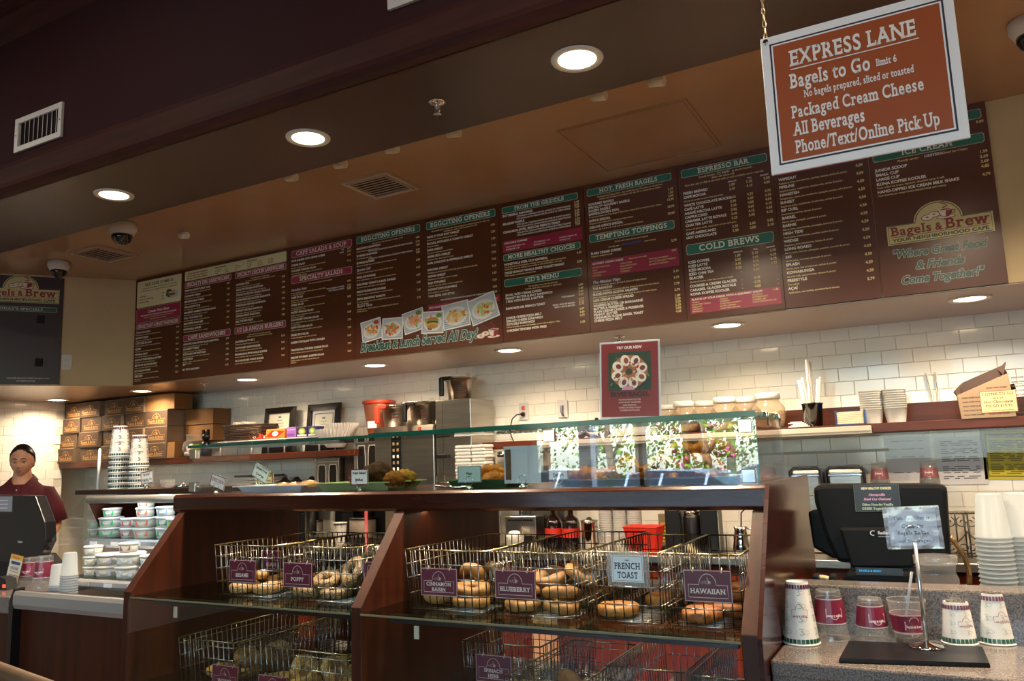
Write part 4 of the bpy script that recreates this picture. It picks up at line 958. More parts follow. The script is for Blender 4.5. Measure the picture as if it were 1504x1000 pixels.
bagels('s', 'sesame', [(.085, .075, 0, 0, 0), (.205, .080, 0, 0, .05), (.09, .20, 0, .1, 0), (.21, .20, 0, 0, -.1), (.10, .10, .036, .15, .1), (.20, .22, .037, .1, .1), (.10, .31, 0, 0, 0), (.2, .32, 0, 0, 0)], 'sesame bagel in the leftmost upper basket')
bagels('p', 'poppy', [(.09, .075, 0, 0, 0), (.215, .08, 0, 0, .1), (.085, .19, .0, .1, 0), (.22, .19, 0, .1, 0), (.15, .10, .036, .25, -.15), (.25, .17, .040, .5, .3), (.12, .24, .04, .2, 0), (.22, .28, .045, .9, .3), (.27, .22, .085, 1.1, .4), (.19, .20, .078, .4, -.5), (.27, .32, .05, .6, .2), (.1, .34, 0, 0, 0), (.22, .36, 0, 0, 0), (.27, .12, .075, .8, -.6)], 'poppy seed bagel in the second upper basket')
bagels('c', 'raisin', [(.083, .052, .052, 1.35, .1), (.205, .075, 0, 0, .05), (.20, .085, .036, .1, -.1), (.09, .17, 0, 0, 0), (.21, .19, 0, 0, 0), (.16, .15, .068, .8, .1), (.23, .17, .072, 1.0, -.2), (.10, .28, .0, 0, 0), (.2, .3, 0, 0, 0)], 'cinnamon raisin bagel in the basket beside the divider')
bagels('b', 'blueberry', [(.075, .075, 0, 0, 0), (.20, .085, 0, 0, -.1), (.07, .09, .036, .1, 0), (.20, .085, .038, .15, .1), (.08, .20, 0, 0, 0), (.205, .21, 0, 0, 0), (.14, .15, .075, .3, 0), (.09, .22, .04, 0, .1), (.2, .24, .045, .4, 0), (.12, .33, .0, 0, 0), (.21, .35, .0, 0, 0), (.16, .32, .065, .7, .3), (.22, .42, .05, .5, .2), (.1, .44, .04, 0, 0), (.23, .15, .080, .5, -.3), (.13, .50, .05, .4, 0), (.22, .54, .07, .5, 0)], 'blueberry bagel in the heaped right bay basket')
bagels('f', 'french', [(.075, .075, 0, 0, 0), (.155, .24, 0, 0, 0)], 'french toast bagel in the nearly empty basket', 1.0)
bagels('h', 'hawaiian', [(.085, .07, 0, 0, 0), (.14, .16, 0, 0, .1), (.08, .23, 0, 0, 0), (.16, .30, 0, .1, 0), (.13, .24, .036, .2, 0)], 'mottled Hawaiian bagel in the right end basket')
bagels('w', 'works', [(.1, .12, 0, 0, 0), (.21, .14, 0, 0, 0), (.12, .24, 0, 0, 0), (.22, .27, 0, 0, 0), (.18, .18, .04, .4, 0), (.22, .3, .04, .5, 0)], 'works bagel in the lower far left basket')
bagels('g', 'garlic', [(.1, .1, 0, 0, 0), (.23, .1, 0, 0, 0), (.36, .1, 0, 0, 0), (.2, .13, .04, .9, .2), (.33, .13, .045, .9, .1), (.26, .22, .03, .3, 0), (.39, .2, .02, .3, 0), (.2, .30, .02, 0, 0), (.15, .2, .0, 0, 0), (.3, .34, .03, .3, 0)], 'pale garlic bagel in the wide lower basket')
bagels('m', 'plain', [(.08, .08, 0, 0, 0), (.17, .1, 0, 0, 0), (.13, .2, 0, 0, 0), (.12, .12, .045, 1.0, .1), (.17, .24, .03, .7, .2), (.09, .28, .0, 0, 0), (.13, .17, .085, 1.2, .1)], 'golden bagel in the lower basket right of the spinach herb tag')
bagels('n', 'works', [(.1, .1, 0, 0, 0), (.2, .13, 0, 0, 0), (.2, .25, .0, .3, 0)], 'spinach herb bagel in the lower basket')
bagels('r', 'plain', [(.09, .1, 0, 0, 0), (.15, .24, 0, 0, 0), (.08, .33, 0, 0, 0)], 'golden bagel in the lower basket under the french toast basket')
for i, (x, y, z) in enumerate(((-1.80, 2.36, 0), (-1.802, 2.47, 0))):
    o = bpy.data.objects.new('bagel', bm_('garlic', i)); COL.objects.link(o); o.location = (x, y, FZ + .062); o.rotation_euler = (0, 1.45, .2 * i); tag(o, 'onion bagel standing on edge in the narrow basket', 'bagel', 'onion bagels')

# ---- on the case deck behind the guard
DZ = 1.4055
def tray(x0, x1, y0, y1, h, m, label, lip=.012):
    t = thing('tray', label, 'tray', (x0, y0, DZ)); W, D = x1 - x0, y1 - y0
    mb = MB().m(m)
    def ring(e, z): return [(-e, -e, z), (W + e, -e, z), (W + e, D + e, z), (-e, D + e, z)]
    R_ = [ring(-.02, 0), ring(0, h), ring(lip, h), ring(lip, h - .004), ring(-.004, h - .004), ring(-.022, .003)]
    vs = sum(R_, []); fs = [(3, 2, 1, 0)]
    for i in range(5):
        for k in range(4): fs.append((i * 4 + k, i * 4 + (k + 1) % 4, (i + 1) * 4 + (k + 1) % 4, (i + 1) * 4 + k))
    fs.append((20, 21, 22, 23)); mb.add(vs, fs); ob('dish', mb, None, t)
    return t
M_GREEN = mat('#8e9a6a', .25, coat=.5)
tray(-2.66, -2.30, 2.44, 2.66, .028, mat('#c8c8d2', .3), 'white rimmed tray of wrapped cookies inside the glass guard')
tray(-2.22, -1.86, 2.44, 2.66, .032, M_GREEN, 'sage green muffin tray in the middle of the glass guard')
tray(-1.64, -1.38, 2.50, 2.70, .030, mat('#3f5a3a', .25, coat=.5), 'dark green tray of pastries behind the blank card')
tray(-1.20, -.60, 2.50, 2.72, .022, mat('#5a4436', .3), 'brown tray of large croissants at the right end of the guard')
def muffin(x, y, z, s, c1, c2, label, g=None):
    t = thing('muffin', label, 'muffin', (x, y, z), group=g)
    rr = random.Random(int(x * 1000))
    ob('paper_case', MB().lathe([(.022 * s, 0), (.030 * s, .028 * s), (.031 * s, .03 * s)], 20), mat('#8a6a3a', .7), t)
    ob('crown', MB().ball((0, 0, .036 * s), (.043 * s, .043 * s, .032 * s), 28, 20, lambda d, q: q * (1 + .08 * sin(9 * d.x + 4 * d.z) * cos(8 * d.y + 1) + rr.uniform(-.06, .06))), mat(c1, .85, spec=.1, h2=c2, scale=60, bump=.3), t)
muffin(-1.985, 2.53, DZ + .006, 1.45, '#241208', '#3c200e', 'dark chocolate muffin on the sage green tray')
muffin(-2.10, 2.57, DZ + .006, 1.0, '#7a3c14', '#46200a', 'brown crumb muffin left of the dark muffin')
muffin(-1.885, 2.58, DZ + .006, 1.0, '#8e5c28', '#5e3614', 'pale golden muffin right of the dark muffin')
muffin(-1.855, 2.47, DZ + .006, .95, '#7c4418', '#542c10', 'round brown muffin at the right rim of the sage green tray')
for i, (x, y, z, rz, c1) in enumerate(((-2.42, 2.52, .008, .3, '#d88a3c'), (-2.36, 2.56, .010, 1.0, '#c86a34'), (-2.50, 2.55, .008, .2, '#d8a060'), (-2.31, 2.50, .016, .5, '#d87a2c'))):
    t = thing('wrapped_cookie', 'decorated cookie in clear wrap, %s from the left on the white tray' % ORD[[1, 2, 0, 3][i]], 'cookie', (x, y, DZ + z), rz)
    ob('cookie', MB().m(mat(c1, .7, spec=.2, h2='#c87830', scale=60)).lathe([(.030, 0), (.036, .008), (.034, .018), (.0001, .026)], 18), None, t)
    ob('icing', MB().m(mat('#b8481c', .5)).tube([(-.025, -.01, .022), (0, .004, .027), (.025, .012, .022)], .003, 6).m(mat('#e4e0d8', .5)).tube([(-.02, .012, .022), (.004, -.006, .027), (.022, -.012, .022)], .003, 6), None, t)
    ob('wrap', MB().lathe([(.038, 0), (.040, .010), (.037, .022), (.0001, .030)], 14), glass('#ffffff', .1, '#ffffff', .1), t)
def croissant(x, y, z, s, rz, label, g):
    t = thing('croissant', label, 'croissant', (x, y, z), rz, g); n = 36; pts = []; rs = []
    for i in range(n):
        a = pi * (.04 + .92 * i / (n - 1)); k = sin(a); f = (i % 6) / 6
        pts.append((.078 * s * cos(a), .045 * s * sin(a) - .02 * s, .026 * s * max(k, .35))); rs.append((.006 + .024 * k ** 1.3) * s * (1.10 - .30 * f))
    ob('crust', MB().tube(pts, rs, 12), mat('#b0540e', .5, spec=.2, h2='#6c2c06', scale=40, bump=.3), t)
for i, (x, y, z, s, rz) in enumerate(((-1.56, 2.60, 0, 1.0, .2), (-1.47, 2.60, 0, 1.0, 1.2), (-1.51, 2.60, .03, .9, .6))): croissant(x, y, DZ + .004 + z, s, rz, 'golden croissant on the dark green tray, ' + ('left', 'right', 'top')[i], 'croissants on the green tray')
k = 0
for i, (x, y, z) in enumerate(((-1.12, 2.58, 0), (-1.0, 2.6, 0), (-.88, 2.6, 0), (-.76, 2.6, 0), (-.66, 2.6, 0), (-.94, 2.60, .035), (-.82, 2.60, .035), (-.71, 2.58, .036), (-.77, 2.6, .07), (-.68, 2.6, .074))):
    croissant(x, y, DZ + .006 + z, 1.05, .4 * i, 'large golden croissant at the right end of the guard, ' + ('bottom layer, %s from the left' % ORD[i] if i < 5 else 'middle layer, %s from the left' % ORD[i - 5] if i < 8 else 'top layer, %s' % ('left', 'right')[i - 8]), 'large croissants at the right end')
def ring_holder(x, y, z, w, h, label, rz=0, tiltz=0, border='#6a1530', face='#e6e6e2', lines=(), th=.010, col='#2c2c30', ry=0, font='slab', base=.016, lift=.010, stem=0):
    t = thing('card_holder', label, 'card holder', (x, y, z), rz)
    ob('base', MB().lathe([(base, 0), (base, .003), (base * .7, .008), (base * .25, .011), (.003, .013)], 20), M_CHROME, t)
    R0 = .016
    if stem: ob('stem', MB().tube([(0, 0, .008), (0, 0, stem)], .0035, 10), M_CHROME, t)
    zz = max(stem, .012)
    ob('ring', MB().tube([(R0 * sin(2 * pi * k / 18), -.003, zz + R0 + .0 - R0 * cos(2 * pi * k / 18)) for k in range(18)], .0014, 6, closed=True), M_CHROME, t)
    cz = zz + lift; c = ob('card', MB().m(mat(face, .4)).box(-w / 2, w / 2, -.001, .001, 0, h), None, t, loc=(0, 0, cz), rot=(0, ry, 0))
    d = D2()
    if border: d.frame(-w / 2, 0, w / 2, h, .0035, border, 0)
    n = len(lines)
    for k, s in enumerate(lines):
        cc = col[k] if isinstance(col, (list, tuple)) else col
        d.text(s, 0, h * (1 - (k + .75) / (n + .4)), th, cc, 1, font, al='c', wmax=w * .84)
    if d.items: ob('print', d.mesh(lambda u, v, l: (u, -.001 - l, v)), None, c)
    return t
def dk(px, py, Y=2.425): return PY(px, py, Y).x
ring_holder(dk(318, 715), 2.425, DZ, .090, .055, 'tilted white card reading unicorn in a ring holder, left end of the guard', ry=.30, lines=('UNICORN',), col='#a03a6a', th=.014)
ring_holder(dk(405, 700, 2.60), 2.50, DZ + .03, .095, .060, 'tilted grey gluten free card above the white tray', ry=.45, border='#55555a', face='#c8ccce', lines=('Gluten Free', 'Cookies'), th=.010, font='bold')
ring_holder(dk(528, 715), 2.425, DZ, .082, .060, 'white card reading fresh baked muffins with maroon edge', lines=('Fresh Baked', 'Muffins'), th=.009, font='bold')
ring_holder(dk(690, 716), 2.425, DZ, .096, .058, 'pale green card in a ring holder beside the green tray', border='#6a7a72', face='#a9c4c0', lines=('Plain',), th=.009, font='bold')
t = ring_holder(dk(768, 714), 2.425, DZ, .140, .126, 'large blank grey card with a thin photo strip at its left edge', border=None, face='#b9c3c8', lines=(), lift=.004)
ob('photo_strip', CB(-.064, -.042, -.0025, -.0012, .012, .115, .0004), mat('#6a4a22', .4, h2='#3a2a18', scale=40), t.children[-1] if False else [c for c in t.children if c.name.startswith('card')][0])
ring_holder(dk(818, 714), 2.44, DZ, .075, .050, 'small white cheese danish card left of the bright reflection', lines=('Cheese', 'Danish'), th=.010, col='#6a2a5a', font='bold')
t = thing('tongs', 'pair of steel tongs lying behind the pale green card', 'tongs', (dk(660, 714, 2.44), 2.44, DZ))
for s_ in (-1, 1): ob('arm', MB().tube([(-.06, 0, .012), (0, .012 * s_, .008), (.075, .016 * s_, .006)], .004, 8), M_CHROME, t)

# ---- poster standing on the guard
pz = GZ1 + .022
t = thing('bagel_poster', 'dark red poster of a topped bagel standing on the glass guard', 'poster', (-.985, 2.42, pz), 0, rot=(-.02, .04, 0))
W, Hh = .205, .250
ob('sleeve', CB(0, W, -.003, 0, 0, Hh, .001), mat('#b9bcc6', .2, coat=.5), t)
d = D2(); d.rect(.006, .006, W - .006, Hh - .006, '#7e1a14', 0); d.text('TRY OUR NEW', W / 2, Hh - .025, .0085, '#e6dcd2', 1, 'bold', al='c', fit=.085)
ob('print', d.mesh(lambda u, v, l: (u, -.003 - l, v)), None, t)
d = D2(); d.rect(.030, .090, W - .03, .215, '#26381a', 1); rr = random.Random(5)
for k in range(70): d.ell(rr.uniform(.036, W - .036), rr.uniform(.095, .210), rr.uniform(.004, .009), rr.uniform(.002, .004), rr.choice(['#3c5a22', '#1c2a3a', '#5a7a2c', '#16202c']), 2, 6, rot=rr.uniform(0, 3))
d.ell(W / 2, .150, .062, .054, '#a8643a', 3, 26)
for k in range(8):
    a = k * pi / 4 + .3; x, y = W / 2 + .044 * cos(a), .150 + .038 * sin(a)
    d.ell(x, y, .019, .016, '#e6dcc8', 4, 14, rot=a); d.ell(x + .003, y, .010, .008, rr.choice(['#7a2a1c', '#8e3a20', '#6a2a3a']), 5, 9, rot=a)
for k in range(22):
    a = rr.uniform(0, 6.28); q_ = rr.uniform(.016, .055); d.ell(W / 2 + q_ * cos(a), .150 + q_ * .86 * sin(a), rr.uniform(.003, .007), rr.uniform(.002, .004), rr.choice(['#6a2418', '#a8481c', '#d8a878']), 6, 7, rot=a)
d.ell(W / 2, .150, .012, .011, '#2c3a1c', 7, 14).poly([(.075, .091), (.12, .091), (.115, .103), (.082, .103)], '#c88aa8', 4)
o = ob('bagel_photo', d.mesh(lambda u, v, l: (u, -.003 - l, v)), None, t)
d = D2(); d.text('ELVIS BAGEL', W / 2, .071, .0135, '#2a0c0c', 2, 'bold', al='c', fit=.130)
for k, s in enumerate(('CRUNCHY PEANUT BUTTER', 'CRAZY HONEY CARAMELIZED', 'AND BANANAS', 'TOPPED OFF SWEET HONEY', 'CRUMBLE BACON BITS')): d.text(s, W / 2, .058 - .0085 * k, .0045, '#c8a8a0', 2, 'sans', al='c', wmax=.075)
ob('lettering', d.mesh(lambda u, v, l: (u, -.003 - l, v)), None, t)['kind'] = 'stuff'

# ================================================================ BACK COUNTER, CABINETS, SHELVES
CZ = .955
t = thing('back_counter', 'stainless steel worktop running along the tiled back wall', 'counter', (-4.75, 4.30, .915))
ob('worktop', MB().m(M_STEEL).cbox(0, 6.3, 0, .455, 0, .04, .004), None, t)
xs = [-4.70, -4.28, -3.98, -3.60, -3.12, -2.64, -2.16, -1.68, -1.20, -.72, -.24, .24, .72, 1.2, 1.5]
for i in range(len(xs) - 1):
    a, b_ = xs[i], xs[i + 1]
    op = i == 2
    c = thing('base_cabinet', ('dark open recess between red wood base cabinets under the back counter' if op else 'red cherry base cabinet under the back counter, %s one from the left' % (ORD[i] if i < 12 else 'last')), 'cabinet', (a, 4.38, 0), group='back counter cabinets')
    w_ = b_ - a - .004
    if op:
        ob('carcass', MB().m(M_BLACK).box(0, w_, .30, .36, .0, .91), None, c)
    else:
        ob('carcass', MB().m(M_CHERRY).box(0, w_, .0, .36, .0, .91), None, c)
        dd = ob('door', CB(.004, w_ - .004, -.018, 0, .10, .89, .003), M_CHERRYD, c)
        ob('knob', MB().lathe([(.004, 0), (.004, .012), (.011, .018), (.010, .026), (.0001, .028)], 12), M_BRASS, dd, loc=(w_ - .05 if i % 2 else .05, -.018, .80), rot=(pi / 2, 0, 0))
M_SHELF = wood('#5c2a16', '#451d0c', .4, (1.2, 14, 14), .05)
SZ = 1.618
def shelf(x0, x1, label, back=False, z=SZ):
    t = thing('wall_shelf', label, 'shelf', (x0, 4.75, z))
    ob('board', CB(0, x1 - x0, -.335, 0, -.046, 0, .003), M_SHELF, t)
    if back: ob('backboard', Bx(back, x1 - x0, -.022, -.002, 0, .105), M_SHELF, t)
    return t
shelf(-7.05, -4.02, 'cherry wood wall shelf on the left carrying kraft boxes and picture frames')
shelf(-2.62, 1.55, 'cherry wood wall shelf on the right carrying jars, cups and the coffee carrier', back=1.7)
t = thing('shelf_light', 'cream coloured light strip under the front edge of the right shelf', 'light', (-2.2, 4.36, SZ - .05))
ob('housing', CB(0, 1.87, 0, .05, .0, .04, .003), mat('#cfc6b4', .4), t); ob('rail', Bx(0, 1.87, -.004, 0, .010, .016), mat('#8c8478', .4), t)
t = thing('wall_conduit', 'thin cream conduit along the tiles below the right shelf', 'conduit', (-1.3, 4.745, 1.475))
ob('channel', MB().cbox(0, 1.02, -.012, 0, 0, .014, .002), mat('#c9c2b0', .5), t)

# ---- kraft boxes
def kraft_box(x0, y0, z0, w, d_, h, label, rz=0):
    t = thing('bagel_box', label, 'box', (x0, y0, z0), rz, 'kraft bagel boxes on the left shelf')
    ob('carton', MB().m(M_KRAFT).cbox(0, w, 0, d_, 0, h, .002), None, t)
    ob('printed_end', Bx(.002, w - .002, -.0012, 0, .002, h - .002), M_KRAFTD, t)
    G = '#b98a50'; d = D2(); d.stroke(dome_pts(w / 2, h * .16, w * .80, h * .30, w * .38, h * .34), h * .022, G, 0, True)
    cup_icon(d, w * .47, h * .52, w * .24, G, '#4b3322', 1)
    d.text('Bagels & Brew', w / 2, h * .26, h * .15, G, 1, 'slab', al='c', fit=w * .72); d.text('YOUR NEIGHBORHOOD CAFE', w / 2, h * .185, h * .04, G, 1, 'bold', al='c', fit=w * .66)
    o = ob('print', d.mesh(lambda u, v, l: (u, -.0014 - l, v), .7), None, t); o['kind'] = 'stuff'
    ob('lid_flap', MB().m(M_KRAFT).box(0, w, .001, d_ * .5 - .002, h, h + .003).box(0, w, d_ * .5 + .002, d_ - .001, h, h + .003), None, t)
    return t
S = 4.40
def colx(px): return PY(px, 640, 4.40).x
# columns: (left px, right px, [tops py from bottom row up])
cols = [(88, 113, 4), (115, 145, 4), (148, 177, 4), (179, 210, 4)]
bh = .128
for ci, (a, b_, n) in enumerate(cols):
    x0, x1 = colx(a), colx(b_)
    for k in range(n):
        jx = (-.03 if (ci == 0 and k < 2) else 0.01 * ((k + ci) % 2))
        kraft_box(x0 + jx + (.03 if ci == 0 and k > 1 else 0), 4.405 + (.015 if (k + ci) % 2 else 0), SZ + k * (bh + .0035), (x1 - x0) * .97, .30 if True else 0, bh, 'kraft bagel box with brown end, %s stack from the left, %s up' % (ORD[ci], ORD[k]))
x0, x1 = colx(213), colx(245)
for k in range(3):
    kraft_box(x0 + (-.01 if k == 0 else .0), 4.40 - .0, SZ + k * (bh + .006), x1 - x0, .32, bh, 'kraft bagel box at the right end of the stacks, %s up, plain long side showing' % ORD[k], rz=-.0)
# long plain sides seen at the right: the boxes of the last stack are turned a little and run towards the wall
for i, (zz, a, b_) in enumerate(((0, 244, 255), (1, 247, 288), (2, 247, 288), (3, 212, 253))):
    xa, xb = colx(a), colx(b_)
    t = thing('plain_carton', 'plain brown carton beside the printed bagel boxes, %s up on the right' % ORD[i], 'box', (xa, 4.412 if zz in (0, 3) else 4.565, SZ + zz * (bh + .006)), 0, 'plain cartons on the left shelf')
    ob('carton', CB(0, xb - xa, 0, .18, 0, bh, .002), mat('#8d6438', .8, h2='#84592f', scale=5), t)
    ob('tape', Bx(0, xb - xa, .07, .11, bh, bh + .001), mat('#a07c4c', .3), t)

# ---- things on the left shelf
def sx(px, py=640, Y=4.5): return PY(px, py, Y).x
X45 = lambda px, py=670, Y=4.42: PY(px, py, Y).x
t = thing('candy_jar', 'round clear jar of wrapped sweets with a lime green sticker', 'jar', (sx(268, 665, 4.36), 4.46, SZ))
ob('glass', MB().lathe([(.03, 0), (.065, .02), (.085, .07), (.075, .115), (.045, .14), (.048, .155), (.05, .165)], 24, cap=False), M_PLAST, t)
ob('lid', MB().lathe([(.052, .160), (.053, .182), (.045, .186)], 24), M_PLAST, t)
rr = random.Random(9); sw = MB()
for k in range(26): sw.ball((rr.uniform(-.045, .045), rr.uniform(-.045, .045), rr.uniform(.02, .10)), .016, 8, 6)
ob('sweets', sw, mat('#e6c8c0', .5, h2='#f0e8e0', scale=20), t)['kind'] = 'stuff'
d = D2(); d.ell(.0, .065, .035, .038, '#8fc41e', 0, 20); ob('sticker', d.mesh(lambda u, v, l: ((.087 + l) * sin(u / .086 + 1.25), -(.087 + l) * cos(u / .086 + 1.25), v)), None, t)
t = thing('dark_figure', 'black cat eared ornament standing at the left end behind the guard', 'ornament', (sx(299, 660, 4.45), 4.47, SZ))
ob('body', MB().m(M_BLACK).lathe([(.045, 0), (.05, .05), (.035, .10), (.03, .12)], 14).ball((0, 0, .155), (.035, .032, .034), 14, 10).prism([(-.033, .17), (-.012, .185), (-.030, .215)], -.012, .012, 'y').prism([(.033, .17), (.012, .185), (.030, .215)], -.012, .012, 'y'), None, t)
RZ_ = SZ + .108
t = thing('shelf_riser', 'low white wire riser lifting the basket and snacks on the left shelf', 'riser', (-5.06, 4.44, SZ))
ob('top', CB(0, 1.08, 0, .20, .098, .107, .003), M_WHITE, t)
for x in (.02, .36, .70, 1.04):
    for y in (.015, .185): ob('leg', MB().tube([(x, y, 0), (x, y, .098)], .006, 8), M_WHITE, t)
def hamper(px0, px1, label):
    x0, x1 = sx(px0), sx(px1); w = x1 - x0
    t = thing('woven_basket', label, 'basket', (x0, 4.45, RZ_))
    m = MB(); rr = random.Random(2)
    for k in range(9):
        z = .006 + k * .0125; e = .012 * (8 - k) / 8
        m.m(mat('#2c1a12', .6) if k % 2 else mat('#4a2f1c', .6)); n = 22
        for side in range(4):
            P = [(e, e), (w - e, e), (w - e, .2 - e), (e, .2 - e), (e, e)]; A_, B_ = P[side], P[side + 1]
            m.tube([(A_[0] + (B_[0] - A_[0]) * i / n, A_[1] + (B_[1] - A_[1]) * i / n + .003 * (-1) ** (i + k), z) for i in range(n + 1)], .006, 5)
    ob('weave', m, None, t); ob('rim', MB().tube([(0, 0, .118), (w, 0, .118), (w, .2, .118), (0, .2, .118)], .009, 7, closed=True), mat('#2a1810', .5), t)
    q = MB().m(mat('#d8cfc0', .6))
    for k in range(7): q.cbox(.03 + k * .03, .05 + k * .03 + .02, .04, .16, .01, .125 + .012 * ((k * 5) % 3), .004)
    ob('packets', q, None, t)
hamper(335, 386, 'dark woven basket of packets on the left shelf beside the first picture frame')
def picture(px0, px1, label, mats, lines):
    x0, x1 = PY(px0, 620, 4.66).x, PY(px1, 620, 4.66).x; w = x1 - x0; h = .365
    t = thing('picture_frame', label, 'picture', (x0, 4.66, SZ), 0, rot=(-.10, 0, 0)); b = .048
    f = MB()
    for a in (((0, 0), (w, 0), (w - b, b), (b, b)), ((w, 0), (w, h), (w - b, h - b), (w - b, b)), ((w, h), (0, h), (b, h - b), (w - b, h - b)), ((0, h), (0, 0), (b, b), (b, h - b))):
        f.add([(p[0], -.012 if i < 2 else -.022, p[1]) for i, p in enumerate(a)] + [(p[0], 0, p[1]) for p in a], [(0, 1, 2, 3), (7, 6, 5, 4), (0, 4, 5, 1), (2, 6, 7, 3), (1, 5, 6, 2), (3, 7, 4, 0)])
    ob('frame', f, mat('#15100e', .3, coat=.4), t)
    ob('backing', Bx(b, w - b, -.006, -.004, b, h - b), M_PAPER, t)
    d = D2(); e = b
    for g, c_ in mats: d.rect(e, e, w - e, h - e, c_, 0); e += g
    d.rect(e, e, w - e, h - e, '#e6e0cc', 1)
    d.ell(w / 2 - .008, h - e - .03, .008, .008, '#2a5a8a', 2); d.ell(w / 2 + .008, h - e - .03, .008, .008, '#2a7a8a', 2)
    for k, s in enumerate(lines): d.text(s, w / 2, h - e - .06 - .022 * k, .007, '#4a4a44', 2, 'sans', al='c', wmax=(w - 2 * e) * .9)
    ob('certificate', d.mesh(lambda u, v, l: (u, -.006 - l, v)), None, t)
    ob('glazing', Bx(b, w - b, -.0105, -.0095, b, h - b), M_GLASS, t)
picture(386, 431, 'black framed certificate with a cream page, left of the pair', (), ('CERTIFICATE', 'OF RECOGNITION', 'Small Business Award', 'Presented to', 'your neighborhood cafe', 'with appreciation'))
picture(449, 498, 'black framed certificate with a wide white mat, right of the pair', ((.025, '#d8d8d6'), (.006, '#22222a')), ('CERTIFICATE', 'of Excellence', 'awarded to', 'neighborhood cafe', 'this year'))
for i, (a, b_, h, c1, c2, lb) in enumerate(((372, 388, .045, '#c23a1e', '#2c1c18', 'small red and black snack packet beside the basket'), (386, 394, .035, '#d84a2c', '#3a2a5a', 'narrow orange red snack packet'), (396, 424, .075, '#d8742c', '#a8281c', 'leaning orange snack box in front of the first picture frame'), (398, 408, .045, '#e6d8c0', '#8a5a2c', 'small cream round faced packet under the orange box'))):
    x0, x1 = sx(a), sx(b_); t = thing('snack_packet', lb, 'snack', (x0, 4.455 + .03 * (i % 2), RZ_), 0, rot=(-.12, 0, 0))
    ob('packet', CB(0, x1 - x0, 0, .03, 0, h, .006), mat(c1, .35), t)
    d = D2(); w_ = x1 - x0; d.poly([(0.004, h * .2), (w_ * .6, h * .1), (w_ - .004, h * .7), (w_ * .3, h * .85)], c2, 0); d.ell(w_ * .5, h * .5, w_ * .16, h * .25, '#e8d8b8', 1, 12)
    ob('print', d.mesh(lambda u, v, l: (u, -.0003 - l, v)), None, t)
for i, (a, b_, z, lb, c1) in enumerate(((428, 442, .0, 'lilac snack box, left of the purple boxes', '#9a6ab8'), (443, 458, .0, 'purple snack box with a green disc, middle', '#4a2468'), (459, 472, .0, 'purple snack box with a green disc, right one by the coffee filters', '#3c3f7a'))):
    x0, x1 = sx(a), sx(b_); w_ = x1 - x0; h = .078 if i < 1 else .074
    t = thing('snack_box', lb, 'box', (x0, 4.45, RZ_)); ob('carton', CB(0, w_, 0, .08, 0, h, .002), mat(c1, .4), t)
    d = D2()
    if i: d.ell(w_ / 2, h * .55, w_ * .34, h * .34, '#a8c83c', 0); d.ell(w_ / 2, h * .55, w_ * .2, h * .2, '#dce6b0', 1); d.rect(.004, .006, w_ - .004, .018, '#e8e0ec', 0)
    else: d.rect(.004, h * .7, w_ - .004, h * .78, '#c8a8dc', 0); d.rect(.004, .01, w_ - .02, .03, '#7a4a9a', 0)
    ob('print', d.mesh(lambda u, v, l: (u, -.0003 - l, v)), None, t)
def filters(px, z, s, label, Y=4.50):
    t = thing('coffee_filters', label, 'coffee filters', (sx(px), Y, SZ + z), 0, group='paper coffee filters')
    m = MB(); n = 72
    for k in range(4):
        vs = []; zz = k * .006
        for r_, zq, am in ((.05, 0, 0), (.075, .03, .002), (.115, .085, .006)):
            for i in range(n): a = 2 * pi * i / n; rr_ = (r_ + am * (1 if i % 2 else -1)) * s; vs.append((rr_ * cos(a), rr_ * sin(a), (zq + zz + (.003 if i % 2 and r_ > .1 else 0)) * s))
        m.add(vs, [(r * n + i, r * n + (i + 1) % n, (r + 1) * n + (i + 1) % n, (r + 1) * n + i) for r in (0, 1) for i in range(n)] + [tuple(range(n))[::-1]], False)
    ob('fluted_paper', m, mat('#e8e0d8', .8), t)
shelf(-4.02, -3.66, 'short wood shelf piece under the stacked coffee filters')
filters(493, .02, 1.25, 'stack of white fluted coffee filters at the end of the left shelf'); filters(503, .085, 1.0, 'upper nested stack of white coffee filters')
t = thing('food_container', 'clear square container with an orange red lid beside the brewer', 'container', (X45(534), 4.60, 1.7015))
o = ob('tub', MB().lathe([(.080, 0), (.108, .21), (.112, .235)], 4, cap=True), glass('#f0b090', .45, '#e8a080', .2), t, rot=(0, 0, pi / 4)); ob('lid', MB().lathe([(.118, .235), (.122, .242), (.118, .258), (.10, .262)], 4), mat('#e0442c', .4), t, rot=(0, 0, pi / 4))
ob('label', MB().m(M_PAPER).box(-.04, .04, -.083, -.082, .06, .11), None, t)

# ---- stainless brewing station
def steel_box(name, label, cat, x0, x1, y0, y1, z0, z1, m=None, parts=()):
    t = thing(name, label, cat, (x0, y0, z0)); ob('body', CB(0, x1 - x0, 0, y1 - y0, .36, z1 - z0, .005), m or M_STEEL, t); ob('stand', Bx(.01, x1 - x0 - .01, y1 - y0 - .06, y1 - y0, 0, .36), M_BLACK, t)
    for p in parts: p(t, x1 - x0, z1 - z0)
    return t
def ovals(t, w, h):
    for u in (.27, .73):
        d = D2(); d.stroke([(w * u + w * .17 * cos(a), h * .79 + h * .13 * max(-1, min(1, 1.5 * sin(a)))) for a in [2 * pi * k / 24 for k in range(24)]], .006, '#c8c2b8', 1, True)
        d.poly([(w * u + w * .16 * cos(a), h * .79 + h * .125 * max(-1, min(1, 1.5 * sin(a)))) for a in [2 * pi * k / 24 for k in range(24)]], '#1a1614', 0)
        ob('window', d.mesh(flat, .15), None, t)
    ob('top_band', Bx(0, w, -.004, 0, h * .945, h * .96), M_CHROME, t)
    for u in (0, 1): ob('edge_strip', Bx(w * u - .004, w * u + .004, -.006, 0, .36, h), M_CHROME, t)
